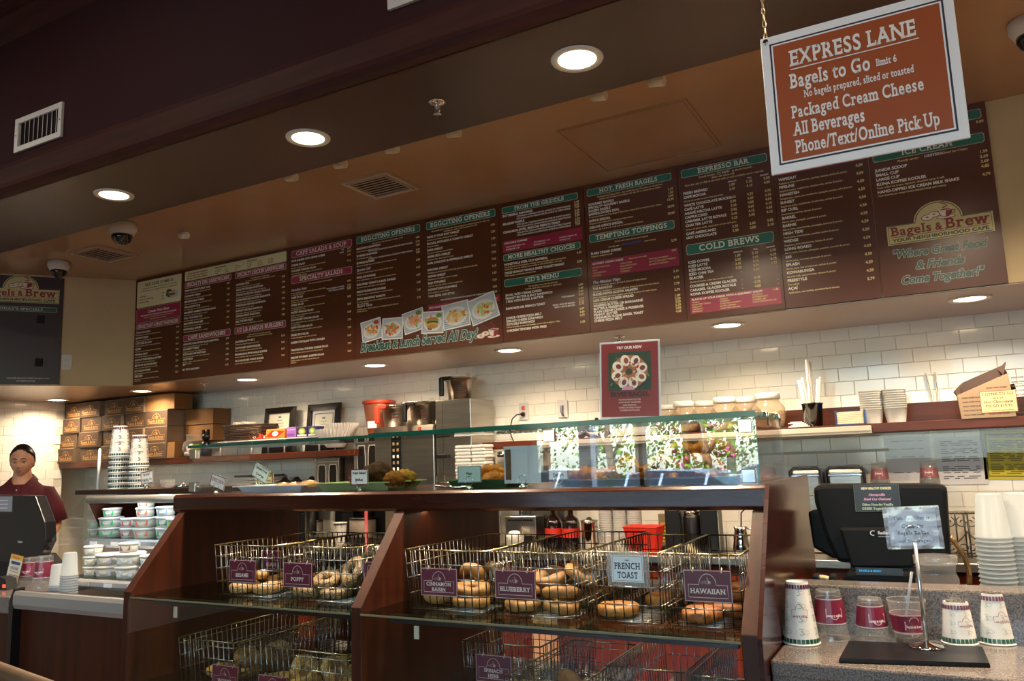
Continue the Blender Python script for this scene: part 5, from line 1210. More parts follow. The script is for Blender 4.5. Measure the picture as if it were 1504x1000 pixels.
def buttons(t, w, h):
    ob('panel', Bx(.0, w, -.006, 0, .02, h - .02), M_BLACK, t)
    for k in range(6):
        for u in (.3, .7): ob('button', CB(w * u - .008, w * u + .008, -.010, -.006, .12 + k * .055, .12 + k * .055 + .02, .002), mat('#e8e6e0', .4) if k % 3 else mat('#a88a4a', .4), t)
steel_box('tea_dispenser', 'stainless dispenser column with two tall oval windows, left one', 'dispenser', X45(458), X45(493), 4.46, 4.72, CZ, 1.565, parts=(ovals,))
steel_box('tea_dispenser', 'stainless dispenser column with two tall oval windows, right one by the muffins', 'dispenser', X45(516), X45(551), 4.46, 4.72, CZ, 1.70, parts=(ovals,))
steel_box('oven_side', 'dark brown unit between the two oval windowed dispensers', 'cabinet', X45(495), X45(514), 4.50, 4.72, CZ, 1.565, mat('#3a2418', .4))
steel_box('coffee_brewer', 'low stainless brewer body with a black button strip under the brew pots', 'brewer', X45(556), X45(641), 4.40, 4.72, CZ, 1.745, parts=(lambda t, w, h: buttons(thing2(t, w * .34), .075, h * .9),)) if False else None
t = thing('coffee_brewer', 'wide stainless brewer with a black button strip and pots on top', 'brewer', (X45(553), 4.40, CZ))
w_ = X45(640) - X45(553); ob('body', CB(0, w_, 0, .32, .36, .74, .005), M_STEEL, t); ob('stand', Bx(.01, w_ - .01, .28, .32, 0, .36), M_BLACK, t)
ob('sloped_hood', MB().prism([(-.02, .74), (.0, .80), (.30, .80), (.30, .74)], 0, w_, 'x'), M_STEEL, t)
ob('control_panel', Bx(w_ * .30, w_ * .46, -.008, 0, .37, .73), M_BLACK, t)
for k in range(7):
    for u in (.345, .415): ob('button', CB(w_ * u - .008, w_ * u + .008, -.012, -.008, .42 + k * .042, .44 + k * .042, .002), mat('#e8e6e0', .4) if k in (1, 2, 4) else mat('#9a8048', .4), t)
ob('indicator', MB().lathe([(.014, 0), (.012, .004)], 14), mat('#a83a1e', .3), t, loc=(w_ * .80, -.018, .775), rot=(pi / 2, 0, 0))
t = thing('water_tower', 'tall stainless tower of the brewer carrying one brew pot', 'brewer', (X45(641), 4.42, CZ))
w2 = X45(693) - X45(641); ob('body', CB(0, w2, 0, .30, .36, .955, .004), M_STEEL, t); ob('stand', Bx(.01, w2 - .01, .22, .30, 0, .36), M_BLACK, t); ob('side_seam', Bx(.055, .058, -.002, 0, .37, .95), M_STEELD, t)
ob('handle', MB().m(M_BLACK).cbox(.02, .11, -.03, -.01, .575, .60, .004).box(.02, .03, -.012, 0, .58, .595).box(.10, .11, -.012, 0, .58, .595), None, t)
def brew_pot(px, z, Y, s, label, hc, h2=None):
    t = thing('brew_basket', label, 'brew basket', (sx(px, 600, Y), Y, z), 0)
    ob('cup', MB().lathe([(.070 * s, 0), (.073 * s, .002), (.088 * s, .12 * s), (.105 * s, .135 * s), (.115 * s, .14 * s), (.116 * s, .145 * s), (.09 * s, .143 * s), (.07 * s, .01)], 28), M_STEEL, t)
    ob('rim', MB().tube([(.117 * s * cos(2 * pi * k / 28), .117 * s * sin(2 * pi * k / 28), .145 * s) for k in range(28)], .004, 6, closed=True), M_CHROME, t)
    ob('handle', MB().cbox(-.075 * s, -.045 * s, -.135 * s, -.112 * s, .025 * s, .145 * s, .006).cbox(-.07 * s, .01 * s, -.125 * s, -.09 * s, .125 * s, .15 * s, .004), mat(hc, .35), t)
    d = D2()
    for k in range(6): d.rect(-.028, .03 + .012 * k, .028 - .006 * (k % 3), .034 + .012 * k, '#8a3a34' if k % 3 == 0 else '#5a5a5a', 0)
    ob('printed_notice', d.mesh(lambda u, v, l: ((.080 * s + l + v * .12) * sin(u / .08 + .75), -(.080 * s + l + v * .12) * cos(u / .08 + .75), v * s)), None, t)['kind'] = 'stuff'
    ob('wire_bail', MB().tube([(.06, 0, .145 * s), (.062, 0, .17 * s), (.078, 0, .17 * s), (.08, 0, .145 * s)], .003, 6), M_CHROME, t)
brew_pot(580, 1.756, 4.50, 1.0, 'stainless brew basket with a red handle on the low brewer', '#b8321e'); brew_pot(622, 1.756, 4.50, 1.06, 'stainless brew basket with a black handle, larger one on the low brewer', '#141414'); brew_pot(676, CZ + .956, 4.55, 1.04, 'stainless brew basket with a black handle on top of the tall tower', '#141414')
# under the left shelf
t = thing('stacked_trays', 'stack of white and blue serving trays below the left shelf', 'trays', (X45(325), 4.55, CZ))
ob('riser', CB(0, .36, 0, .16, 0, .40, .004), M_STEELD, t)
for k in range(5): ob('tray', CB(-.01 * (k % 2), .38, 0, .16, .40 + k * .022, .416 + k * .022, .004), mat(('#dcd8cc', '#3a4654')[k == 4], .4), t)
t = thing('cake_card', 'cream card with a green and brown border for banana crunch cake', 'card', (X45(369, 690, 4.3), 4.36, CZ))
ob('post', MB().cbox(.07, .09, .004, .012, 0, .42, .002), M_BLACK, t)
d = D2(); d.rect(0, .33, .16, .52, '#cfc69a', 0); d.frame(0, .33, .16, .52, .012, '#6a4a2a', 1); d.rect(.012, .49, .148, .508, '#5a7a34', 2); d.text('Banana Crunch', .08, .455, .014, '#2c2c20', 2, 'bold', al='c', fit=.11, shear=.2); d.text('Cake', .08, .425, .016, '#2c2c20', 2, 'bold', al='c', shear=.2)
ob('card', d.mesh(flat), None, t); ob('card_back', Bx(0, .16, .0002, .004, .33, .52), M_PAPER, t)
for i, px in enumerate((400, 418, 440)):
    t = thing('canister', 'black canister with a chrome lid below the left shelf, %s from the left' % ORD[i], 'canister', (X45(px, 690), 4.55, CZ), group='black canisters')
    ob('body', MB().lathe([(.055, 0), (.055, .40), (.05, .42)], 20), M_BLACK, t); ob('lid', MB().lathe([(.057, .42), (.057, .45), (.03, .46), (.015, .48), (.0001, .482)], 20), M_CHROME, t)

# ---- middle of the back counter, seen over the case deck
for i, (a, b_, py, h) in enumerate(((682, 706, 648, .0), (706, 727, 645, .0))):
    t = thing('towel_roll', 'tall white stack of folded paper towels, %s one' % ('left', 'right')[i], 'towels', (X45((a + b_) / 2, 670), 4.355, CZ)); r_ = (X45(b_) - X45(a)) / 2
    ob('bin', CB(-r_, r_, -.055, .055, 0, .44, .004), M_STEELD, t)
    for k in range(10): ob('towel', CB(-r_ + .004 * (k % 2), r_ - .003 * (k % 3), -.055, .055, .44 + k * .021, .460 + k * .021, .006), M_FOAM, t)
t = thing('carton', 'white carton below the right shelf left of the kraft bag', 'box', (X45(741), 4.44, CZ)); ob('stand', CB(0, .08, .14, .2, 0, .52, .003), M_STEELD, t); ob('carton', CB(0, .088, 0, .2, .525, .64, .002), M_WHITE, t); ob('mark', CB(.03, .045, -.002, 0, .55, .575, .0005), M_BLACK, t)
t = thing('kraft_bag', 'crumpled kraft bag lying over cardboard below the right shelf', 'bag', (X45(758), 4.42, CZ)); ob('stand', CB(0, .24, .165, .24, 0, .50, .003), M_STEELD, t)
ob('cardboard', CB(0, .25, 0, .2, .503, .585, .003), M_KRAFT, t)
ob('paper', MB().m(mat('#c08c4c', .7)).tube([(.08, .08, .60), (.14, .09, .615), (.20, .10, .618), (.245, .10, .60)], [.012, .03, .036, .03], 10), None, t)
t = thing('wire_rack', 'small chrome wire rack on the counter behind the deck', 'rack', (X45(655, 680), 4.302, CZ)); m = MB()
for z in (.30, .34, .38, .42): m.tube([(0, 0, z), (.15, 0, z), (.15, .10, z), (0, .10, z)], .003, 5, closed=True)
for x in (0, .15):
    for y in (0, .10): m.tube([(x, y, 0), (x, y, .46)], .004, 6)
ob('frame', m, M_CHROME, t)
t = thing('wire_caddy', 'curled black and chrome wire caddy right of the towels', 'caddy', (X45(735, 680), 4.40, CZ)); m = MB()
for k in range(4): m.tube([(.02 + .03 * k + .014 * cos(a), 0, .42 + .025 * sin(a)) for a in [2 * pi * i / 14 for i in range(14)]], .003, 5, closed=True)
m.tube([(0, 0, .39), (.15, 0, .39)], .003, 5).tube([(0, 0, .0), (0, 0, .45), (.15, 0, .45), (.15, 0, 0)], .003, 5); ob('frame', m, M_CHROME, t)
for i, px in enumerate((735, 752, 768, 784)):
    p = PY(px, 637, 4.38); t = thing('hanging_pan', 'chrome pan hanging under the right shelf, %s from the left' % ORD[i], 'pan', (p.x, 4.40, SZ - .047), group='pans under the shelf')
    ob('pan', MB().lathe([(.0001, -.018), (.045, -.018), (.055, -.05), (.058, -.05), (.048, -.014), (.0001, -.014)], 20), M_CHROME, t); ob('hook', MB().tube([(0, 0, 0), (0, 0, -.016)], .003, 6), M_CHROME, t)

# ---- outlet and switch plates
def plate(px, py, label, kind):
    p = PY(px, py, 4.745); t = thing('wall_outlet', label, 'outlet', (p.x, 4.7515, p.z))
    ob('plate', CB(-.036, .036, -.006, 0, -.058, .058, .002), M_WHITE, t)
    if kind == 'o':
        for z in (.022, -.02): ob('socket', MB().lathe([(.017, 0), (.016, .004)], 8), mat('#c84a1c', .4), t, loc=(0, -.006, z), rot=(pi / 2, 0, pi / 8))
        ob('plug', MB().lathe([(.015, 0), (.014, .02), (.008, .028)], 12), M_BLACK, t, loc=(0, -.010, -.02), rot=(pi / 2, 0, 0))
        ob('cord', MB().tube([(0, -.038, -.02), (-.03, -.05, -.022), (-.06, -.06, -.05), (-.075, -.06, -.10), (-.078, -.05, -.16), (-.075, -.02, -.20)], .004, 8), M_BLACK, t)
    else:
        ob('toggle', CB(-.004, .004, -.016, -.006, -.01, .01, .001), M_WHITE, t); ob('hanging_wires', MB().tube([(-.006, -.012, .02), (-.006, -.02, -.02), (.004, -.02, -.05)], .0025, 6).tube([(.006, -.012, .02), (.003, -.02, -.02), (.014, -.02, -.05)], .0025, 6), mat('#2a3a5a', .4), t)
plate(769, 604, 'white outlet with orange sockets and a plugged black cord', 'o'); plate(826, 600, 'white switch plate with dark wires, left of the bagel poster', 's')
def teapot(px, py, s, label):
    p = PY(px, py, 4.50); t = thing('steel_pot', label, 'pot', (p.x, 4.50, SZ))
    ob('body', MB().lathe([(.04 * s, 0), (.062 * s, .012 * s), (.068 * s, .04 * s), (.055 * s, .068 * s), (.03 * s, .078 * s), (.012 * s, .082 * s), (.010 * s, .092 * s), (.0001, .096 * s)], 24), M_CHROME, t)
    ob('handle', MB().tube([(.06 * s, 0, .06 * s), (.09 * s, 0, .055 * s), (.092 * s, 0, .025 * s), (.064 * s, 0, .018 * s)], .005 * s, 8), M_CHROME, t)
teapot(818, 616, .85, 'small round chrome pot left of the bagel poster, leftmost'); teapot(848, 612, .75, 'small flat chrome pot between two others left of the poster'); teapot(876, 608, 1.25, 'larger chrome pot partly behind the bagel poster')
# ---- glass jars
for i, px in enumerate((980, 1004, 1033.5, 1064.7, 1095.3, 1129)):
    yj = 4.475 + .145 * (1 - i % 2); p = PY(px, 600, yj); s = 1.0 + .02 * i
    t = thing('glass_jar', 'round glass jar with white lid, %s from the left%s' % (ORD[i], ', partly behind the poster' if i == 0 else ''), 'jar', (p.x, yj, SZ), group='white lidded jars')
    ob('glass', MB().lathe([(.05 * s, 0), (.072 * s, .012), (.082 * s, .06 * s), (.078 * s, .10 * s), (.058 * s, .128 * s), (.052 * s, .136 * s), (.052 * s, .15 * s)], 28, cap=False), glass('#f4ece0', .10, '#e8dccb', .05), t)
    ob('contents', MB().lathe([(.046 * s, .004), (.068 * s, .014), (.077 * s, .06 * s), (.07 * s, .085 * s), (.0001, .088 * s)], 20), mat('#c4ad90', .8, h2='#a88c6c', scale=60), t)['kind'] = 'stuff'
    ob('lid', MB().lathe([(.057 * s, .146 * s), (.059 * s, .148 * s), (.058 * s, .172 * s), (.05 * s, .176 * s), (.0001, .176 * s)], 28), M_WHITE, t)
    d = D2(); d.rect(-.035, .05, .035, .085, '#e6dfd2', 0)
    for k in range(3): d.rect(-.028, .056 + .009 * k, .028 - .01 * k, .060 + .009 * k, '#7a6a5a', 1)
    ob('label', d.mesh(lambda u, v, l: ((.0825 * s + l) * sin(u / .08 + .22), -(.0825 * s + l) * cos(u / .08 + .22), v)), None, t)
# ---- right shelf
t = thing('napkin_pile', 'loose pile of white napkins at the shelf edge right of the jars', 'napkins', (PY(1160, 620, 4.42).x, 4.42, SZ))
for k in range(5): ob('napkin', CB(-.01 + .012 * (k % 3), .10 - .01 * k, .0, .12, k * .006, k * .006 + .005, .002), M_PAPER, t, rot=(0, 0, .06 * (k - 2)))
p = PY(1194, 622, 4.43); t = thing('straw_cup', 'black cup full of white wrapped straws', 'cup', (p.x, 4.46, SZ))
ob('cup', MB().lathe([(.045, 0), (.052, .115), (.056, .118), (.056, .122), (.049, .121), (.043, .004)], 28), mat('#0c0c0e', .12, coat=.8), t)
rr = random.Random(4)
for k in range(27):
    a = rr.uniform(0, 6.28); q_ = rr.uniform(.0, .032); lx = (-.035, 0, .035)[k % 3]; hh = (.255, .345, .25)[k % 3] + rr.uniform(-.01, .01)
    ob('straw', MB().tube([(q_ * cos(a) * .5 + lx * .3, q_ * sin(a), .008), (q_ * cos(a) * .5 + lx * 1.25, q_ * sin(a), hh)], .0052, 6), M_PAPER, t)
p = PY(1249, 620, 4.42); t = thing('napkin_box', 'open blue box of folded cream napkins', 'box', (p.x - .07, 4.42, SZ))
ob('box', MB().m(mat('#2c5aa8', .4)).box(0, .003, 0, .14, 0, .075).box(.137, .14, 0, .14, 0, .075).box(0, .14, .137, .14, 0, .075).box(0, .14, 0, .14, 0, .003), None, t)
for k in range(7): ob('napkin', CB(.006, .134, .004, .13, .004 + k * .009, .0115 + k * .009, .002), mat('#e8dcc0', .8), t)
def cup_stack(x, y, z, n, r0, r1, h, pitch, label, m, seg=28, up=True, rings=True, group=None, cat='cups', lip=.003):
    """nested cups; up = mouths up"""
    t = thing('cup_stack', label, cat, (x, y, z), group=group)
    for k in range(n):
        zz = k * pitch
        if up: prof = [(r0, zz), (r1, zz + h - lip), (r1 + lip, zz + h - lip / 2), (r1 + .001, zz + h)]
        else: prof = [(r1 + .001, zz), (r1 + lip, zz + lip / 2), (r1, zz + lip), (r0, zz + h), (.0001, zz + h)]
        ob('cup', MB().lathe(prof, seg, cap=False), m, t)
    return t
for i, (px, n) in enumerate(((1281, 9), (1316, 9))):
    p = PY(px, 618, 4.42); cup_stack(p.x, 4.475, SZ, n, .043, .055, .075, .0115, 'stack of short white foam cups on the right shelf, %s one' % ('left', 'right')[i], M_FOAM)
for i, px in enumerate((1373, 1379)):
    p = PY(px, 586, 4.70); t = thing('stir_stick', 'white stirrer with dark marks standing behind the shelf board, %s' % ('left', 'right')[i], 'stirrer', (p.x, 4.735, SZ + .02), 0, rot=(0, -.12 + .1 * i, 0)); ob('stick', MB().tube([(0, 0, 0), (0, 0, .24)], .007, 8), M_PAPER, t); ob('marks', Bx(-.001, .001, -.0078, -.0070, .11, .23), M_BLACK, t)
# coffee carrier
p0 = PY(1412, 610, 4.41); p1 = PY(1492, 604, 4.41); w_ = p1.x - p0.x
t = thing('coffee_carrier', 'kraft coffee carrier box with slanting dark top and a price card', 'box', (p0.x, 4.41, SZ))
ob('carton', MB().m(M_KRAFT).prism([(0, 0), (w_, 0), (w_ - .012, .205), (-.008, .115)], 0, .17, 'y'), None, t)
ob('top_flap', MB().m(mat('#3c2a24', .6)).prism([(-.008, .118), (w_ - .012, .208), (w_ - .03, .245), (.02, .175)], .03, .15, 'y'), None, t)
for u, z in ((-.02, .135), (w_ - .05, .225)): ob('side_flap', MB().prism([(u, z), (u + .035, z + .035), (u + .035, z + .022), (u + .02, z - .03)], .01, .16, 'y'), mat('#4a342a', .6), t)
ob('spout', MB().tube([(w_ - .01, .08, .14), (w_ + .015, .08, .145)], .014, 10), M_BLACK, t)
d = D2()
for k in range(9):
    for j in range(3):
        u0 = .012 + j * .105
        if k < 5 or j > 0:
            if k < 7 or j == 2: d.text('BAGELS COFFEE TEA BREW', u0, .014 + k * .0205, .006, '#4a3420', 0, 'bold', fit=.085)
ob('print', d.mesh(flat, .7), None, t)['kind'] = 'stuff'
d = D2(); d.rect(.085, .022, .235, .125, '#9a4a3c', 3).rect(.088, .025, .232, .122, '#e0c88c', 4)
for k, (s, h_) in enumerate((('COFFEE TO GO', .012), ('$16.50', .009), ('Hot Chocolate', .012), ('TO GO $19.95', .011), ('Serves 10 cups and ready in minutes', .005))): d.text(s, .16, .104 - .0185 * k, h_, '#2a2420', 5, 'slab', al='c', wmax=.13)
ob('price_card', d.mesh(flat), None, t)

# ---- wall papers, dispensers, racks below the right shelf
def paper(px0, py0, px1, py1, label, face, lines=0, border=None, rot=0, sleeve=True, seed=1, col='#55555e'):
    p = PY(px0, py1, 4.745); q = PY(px1, py0, 4.745); w_, h_ = q.x - p.x, q.z - p.z
    t = thing('notice_sheet', label, 'paper', (p.x, 4.7505, p.z), 0, rot=(0, rot, 0)); ob('sheet', Bx(0, w_, -.001, 0, 0, h_), mat(face, .6), t)
    d = D2(); rr = random.Random(seed)
    if border: d.frame(.015, .015, w_ - .015, h_ - .015, .004, border, 0)
    for k in range(lines):
        v = h_ * (.9 - .82 * k / lines)
        if rr.random() < .2: continue
        u = .03; 
        while u < w_ - .04:
            L_ = rr.uniform(.02, .07); d.rect(u, v, min(u + L_, w_ - .03), v + .004, col, 1); u += L_ + rr.uniform(.006, .03)
    if d.items: ob('print', d.mesh(lambda u, v, l: (u, -.001 - l, v), .6), None, t)['kind'] = 'stuff'
    if sleeve: ob('sleeve', Bx(-.008, w_ + .008, -.004, -.003, h_ * .55, h_ + .03), glass('#ffffff', .14, '#d8dce2', .15), t)
    return t
paper(1305, 640, 1364, 712, 'white notice in a wrinkled plastic sleeve beside the cup stacks', '#d6d2d2', 5, seed=3); paper(1378, 640, 1444, 712, 'white order form in a plastic sleeve left of the yellow sheet', '#dedadb', 20, seed=5, col='#3c3c42')
paper(1447, 629, 1530, 704, 'bright yellow notice sheet with a thin dark border', '#c9b82c', 22, border='#3a3a1a', rot=.03, seed=8, col='#5a5420')
for i, (a, b_) in enumerate(((1160, 1207), (1213, 1270))):
    x0, x1 = PY(a, 700, 4.55).x, PY(b_, 700, 4.55).x; w_ = x1 - x0
    t = thing('steel_dispenser', 'stainless dispenser with a dark top rim below the right shelf, %s one' % ('left', 'right')[i], 'dispenser', (x0, 4.55, CZ))
    ob('body', CB(0, w_, 0, .18, 0, .44, .02), M_STEEL, t); ob('dark_rim', MB().m(mat('#2a2c34', .3)).tube([(.0, -.002, .2), (.0, -.002, .43), (.02, -.002, .448), (w_ - .02, -.002, .448), (w_, -.002, .43), (w_, -.002, .2)], .006, 8), None, t)
    ob('top_bar', CB(.01, w_ - .01, -.012, -.001, .40, .412, .003), M_CHROME, t); ob('lower_bar', CB(.01, w_ - .01, -.008, -.001, .30, .306, .002), M_CHROME, t)
def banded_stack(px, py, Y, label, n=7, zt=None):
    p = PY(px, py, Y); t = thing('cup_stack', label, 'cups', (p.x, Y, zt if zt is not None else CZ), group='clear cup stacks with maroon bands')
    base = .26
    ob('riser', MB().lathe([(.046, 0), (.046, base)], 20), M_STEELD, t)
    for k in range(n): ob('cup', MB().lathe([(.046, base + k * .012), (.048, base + .003 + k * .012), (.034, base + .11 + k * .012), (.0001, base + .11 + k * .012)], 24, cap=False), M_PLAST, t)
    z0 = base + n * .012 - .012
    ob('maroon_band', MB().lathe([(.0445, z0 + .028), (.0375, z0 + .078)], 24, cap=False), mat('#7a1428', .35), t)
    d = D2(); d.frame(-.018, .04, .018, .066, .002, '#d8b8b8', 0); d.text('Bagels', 0, .052, .007, '#e0c8c8', 1, 'slab', al='c', fit=.03)
    ob('print', d.mesh(lambda u, v, l: ((.0422 + l - (v - .04) * .14) * sin(u / .04), -(.0422 + l - (v - .04) * .14) * cos(u / .04), z0 + v)), None, t)
banded_stack(1292, 700, 4.52, 'stack of clear cups with maroon band, left of the wrinkled notice', 9); banded_stack(1365, 700, 4.52, 'stack of clear cups with maroon band, between the two notices', 9)
def filigree(px, label, Y=4.5):
    p = PY(px, 790, Y); t = thing('scroll_rack', label, 'rack', (p.x, Y, CZ)); m = MB(); w_, h_ = .106, .21
    m.tube([(0, 0, .01), (w_, 0, .01), (w_, .1, .01), (0, .1, .01)], .004, 6, closed=True).tube([(0, 0, h_), (w_, 0, h_), (w_, .1, h_), (0, .1, h_)], .004, 6, closed=True)
    for x in (0, w_ / 2, w_): m.tube([(x, 0, 0), (x, 0, h_)], .004, 6)
    for x in (0, w_): m.tube([(x, .1, 0), (x, .1, h_)], .004, 6)
    for cx_ in (w_ * .25, w_ * .75):
        for cz_, s_ in ((h_ * .8, 1), (h_ * .22, -1)):
            m.tube([(cx_ + (.006 + .0022 * k) * cos(k * .75) * (1 if cx_ < w_ / 2 else -1), 0, cz_ + s_ * (.006 + .0022 * k) * sin(k * .75)) for k in range(11)], .003, 5)
        m.tube([(w_ / 2, 0, h_ * .35), (cx_, 0, h_ * .48), (cx_ + (-.025 if cx_ < w_ / 2 else .025), 0, h_ * .62)], .003, 5)
    ob('scroll_wire', m, M_BLACK, t)
    for k in range(3): ob('cup', MB().lathe([(.034, .015 + k * .02), (.046, .12 + k * .05)], 20, cap=False), glass('#ffffff', .3, '#e6dccb', .1), t, loc=(w_ / 2, .055, 0))
filigree(1388, 'black scrollwork rack of clear cups, left one beside the register'); filigree(1419, 'black scrollwork rack of clear cups, right one beside the white cup towers')
cup_tower_p = PY(1496, 760, 4.5)
t = thing('paper_cup_stack', 'printed paper cups standing between the white cup towers', 'cups', (cup_tower_p.x, 4.5, CZ)); ob('stand', MB().lathe([(.05, 0), (.05, .1)], 20), M_STEELD, t)
ob('cup', MB().lathe([(.046, .1), (.033, .26), (.0001, .26)], 24), M_WHITE, t); ob('dark_band', MB().lathe([(.0345, .25), (.0352, .238)], 24, cap=False), mat('#3a2440', .4), t)

# ---- on the worktop, seen through the bays
def pattern_cup(x, y, z, r0, r1, h, label, inv=False, bands=('#1d4a40', '#5a1830'), parent=None, mark='#2c5a50', dense=4, logo_=None, name='paper_cup', a0=-1.2, group=None, mw=.0016):
    """paper cup with checkered bands; inv = standing on its rim"""
    if parent is None: t = thing(name, label, 'cup', (x, y, z), group=group)
    else: t = parent
    lo, hi = (r1, r0) if inv else (r0, r1)
    m = MB().m(M_WHITE).lathe([(lo, .001), (hi, h)], 32, cap=False)
    if inv: m.lathe([(hi - .002, h), (hi - .003, h - .006), (.0001, h - .006)], 32, cap=False)
    else: m.lathe([(hi, h), (hi - .004, h - .003), (lo - .002, .006), (.0001, .006)], 32, cap=False)
    ob('wall', m, None, t, loc=None if parent is None else (x, y, z))
    rim = MB(); zr = .002 if inv else h - .001; rr_ = lo if inv else hi
    rim.tube([((rr_ + .001) * cos(2 * pi * k / 28), (rr_ + .001) * sin(2 * pi * k / 28), zr) for k in range(28)], .0022, 6, closed=True)
    ob('rolled_rim', rim, M_WHITE, t, loc=None if parent is None else (x, y, z))
    d = D2(); rm = (r0 + r1) / 2; C_ = 2 * pi * rm; n = 26
    for zb, cc in ((.006, bands[0] if inv else bands[1]), (h - .017, bands[1] if inv else bands[0])):
        for k in range(n): d.rect(C_ * k / n, zb, C_ * (k + .8) / n, zb + .011, cc, 0)
    for k in range(6):
        for j in range(dense):
            u = C_ * (k + .5) / 6; v = .028 + (h - .062) * j / max(1, dense - 1)
            s = (h - .05) / dense * .62; st = [(u - s * .3, v + s * .9), (u + s * .3, v + s * .9), (u, v + s * .6), (u + s * .35, v + s * .3), (u + s * .1, v), (u - s * .25, v + s * .1)]
            d.stroke(st, mw, mark, 0); d.stroke([(u + s * .5 + .5 * s * cos(a), v + s * .4 + .3 * s * sin(a)) for a in [i * .7 for i in range(9)]], .0008, '#8a8f92', 0, True)
    if logo_:
        d.stroke(dome_pts(C_ * .08, h * .45, C_ * .17, h * .12, C_ * .08, h * .09), .0012, logo_, 2, True); d.text('Bagels & Brew', C_ * .08, h * .48, .006, logo_, 3, 'slab', al='c', fit=C_ * .14, rot=pi if inv else 0)
    ob('print', d.mesh(cone(lo, hi, h, a0)), None, t, loc=None if parent is None else (x, y, z))['kind'] = 'stuff'
    return t
p = PY(500, 800, 4.37); pattern_cup(p.x, 4.37, CZ, .031, .046, .162, 'tall paper cup with checkered rims on the worktop behind the poppy basket', bands=('#2c2026', '#4a1a2c'), mark='#3a3438')
for i, (a, b_, Y) in enumerate(((452, 491, 4.40), (511, 552, 4.42))):
    x0, x1 = PY(a, 790, Y).x, PY(b_, 790, Y).x; t = thing('steel_pan', 'low stainless pan on the worktop, %s of the paper cup' % ('left', 'right')[i], 'pan', (x0, Y, CZ))
    ob('pan', CB(0, x1 - x0, 0, .16, .004, .055, .004), M_STEELD, t); ob('lid', CB(-.004, x1 - x0 + .004, -.004, .164, .056, .062, .002), M_STEEL, t); ob('rivet', MB().lathe([(.004, 0), (.003, .003)], 8), M_CHROME, t, loc=(x1 - x0 - .02, -.001, .02), rot=(pi / 2, 0, 0))
for i, (a, b_, h) in enumerate(((441, 470, .21), (478, 490, .15), (520, 536, .21), (544, 575, .17), (583, 596, .30))):
    if i in (0, 2): m_ = M_BLACK
    else: m_ = mat('#6a5e50', .5)
    x0, x1 = PY(a, 770, 4.66).x, PY(b_, 770, 4.66).x
    t = thing('counter_appliance', ('black box shaped grinder at the left', 'grey tub left of the paper cup', 'dark grinder behind the red pole', 'grey round tub right of the red pole', 'tall beige carton beside the divider')[i] + ' on the worktop', 'appliance', (x0, 4.575, CZ))
    if i in (1, 3): r_ = (x1 - x0) / 2; ob('body', MB().lathe([(r_ * .9, 0), (r_, .02), (r_, h)], 20), m_, t); ob('lid', MB().lathe([(r_ * 1.04, h), (r_ * 1.04, h + .012), (.0001, h + .014)], 20), M_BLACK, t)
    else: ob('body', CB(0, x1 - x0, -.05, .04, 0, h, .006), m_, t); ob('cap', CB(.01, x1 - x0 - .01, -.04, .03, h, h + .02, .004), M_BLACK, t)
p = PY(540, 800, 3.7); t = thing('red_pole', 'thin dark red pole standing behind the poppy basket', 'pole', (p.x, 3.7, 0)); ob('pole', MB().tube([(0, 0, 0), (-.01, 0, 1.32)], .0095, 10), mat('#8a1424', .35), t); ob('foot', CB(-.14, .14, -.03, .03, 0, .04, .005), M_BLACK, t)
x0, x1 = PY(742, 770, 4.45).x, PY(787, 770, 4.45).x
t = thing('slicer', 'stainless slicer housing at the left of the right bay opening', 'slicer', (x0, 4.45, CZ)); ob('housing', CB(0, x1 - x0, 0, .12, .08, .20, .005), M_STEEL, t)
for u in (.02, x1 - x0 - .03): ob('leg', CB(u, u + .015, .02, .04, 0, .08, .002), M_STEELD, t)
ob('slot', Bx(.02, x1 - x0 - .02, -.002, 0, .17, .18), M_BLACK, t)
p = PY(758, 805, 4.38); t = thing('plastic_bucket', 'translucent white bucket holding a crumpled towel', 'bucket', (p.x, 4.375, CZ)); ob('bucket', MB().lathe([(.045, 0), (.055, .085), (.06, .09)], 20, cap=False), glass('#ffffff', .5, '#f0ece6', .2), t); ob('towel', MB().ball((-.01, 0, .085), (.045, .04, .035), 12, 8, lambda d, q: q * (1 + .15 * sin(12 * d.x) * cos(9 * d.z))), M_PAPER, t)
for i, px in enumerate((812, 838)):
    p = PY(px, 795, 4.5); t = thing('syrup_bottle', 'dark syrup bottle with a red label, %s of the steel canister' % ('further left', 'immediately left')[i], 'bottle', (p.x, 4.52, CZ))
    ob('bottle', MB().lathe([(.052, 0), (.054, .01), (.054, .15), (.045, .18), (.018, .20), (.016, .23)], 24), mat('#1c0c0c', .1, coat=.8), t); ob('label', MB().lathe([(.0548, .07), (.0548, .125)], 24, cap=False), M_RED, t)
p = PY(867, 800, 4.46); t = thing('steel_canister', 'tall stainless canister left of the paper cup towers', 'canister', (p.x, 4.46, CZ)); ob('body', MB().lathe([(.046, 0), (.048, .005), (.048, .16), (.05, .165)], 28), M_CHROME, t); ob('lid', MB().lathe([(.05, .165), (.05, .175), (.02, .18), (.01, .195), (.0001, .196)], 24), M_STEEL, t); ob('handle', MB().tube([(.046, -.01, .14), (.064, -.01, .13), (.064, -.01, .05), (.046, -.01, .04)], .004, 6), M_CHROME, t)
for i, px in enumerate((894, 915, 936)):
    p = PY(px, 800, 4.55); t = cup_stack(p.x, 4.53, CZ, 15, .03, .042, .085, .0105, 'tower of nested ribbed white paper cups, %s of three behind the red tub' % ORD[i], M_FOAM, group='paper cup towers', lip=.0045)
p = PY(946, 800, 4.37); t = thing('red_tub', 'bright red square plastic tub on the worktop edge', 'tub', (p.x, 4.385, CZ)); w_ = .098
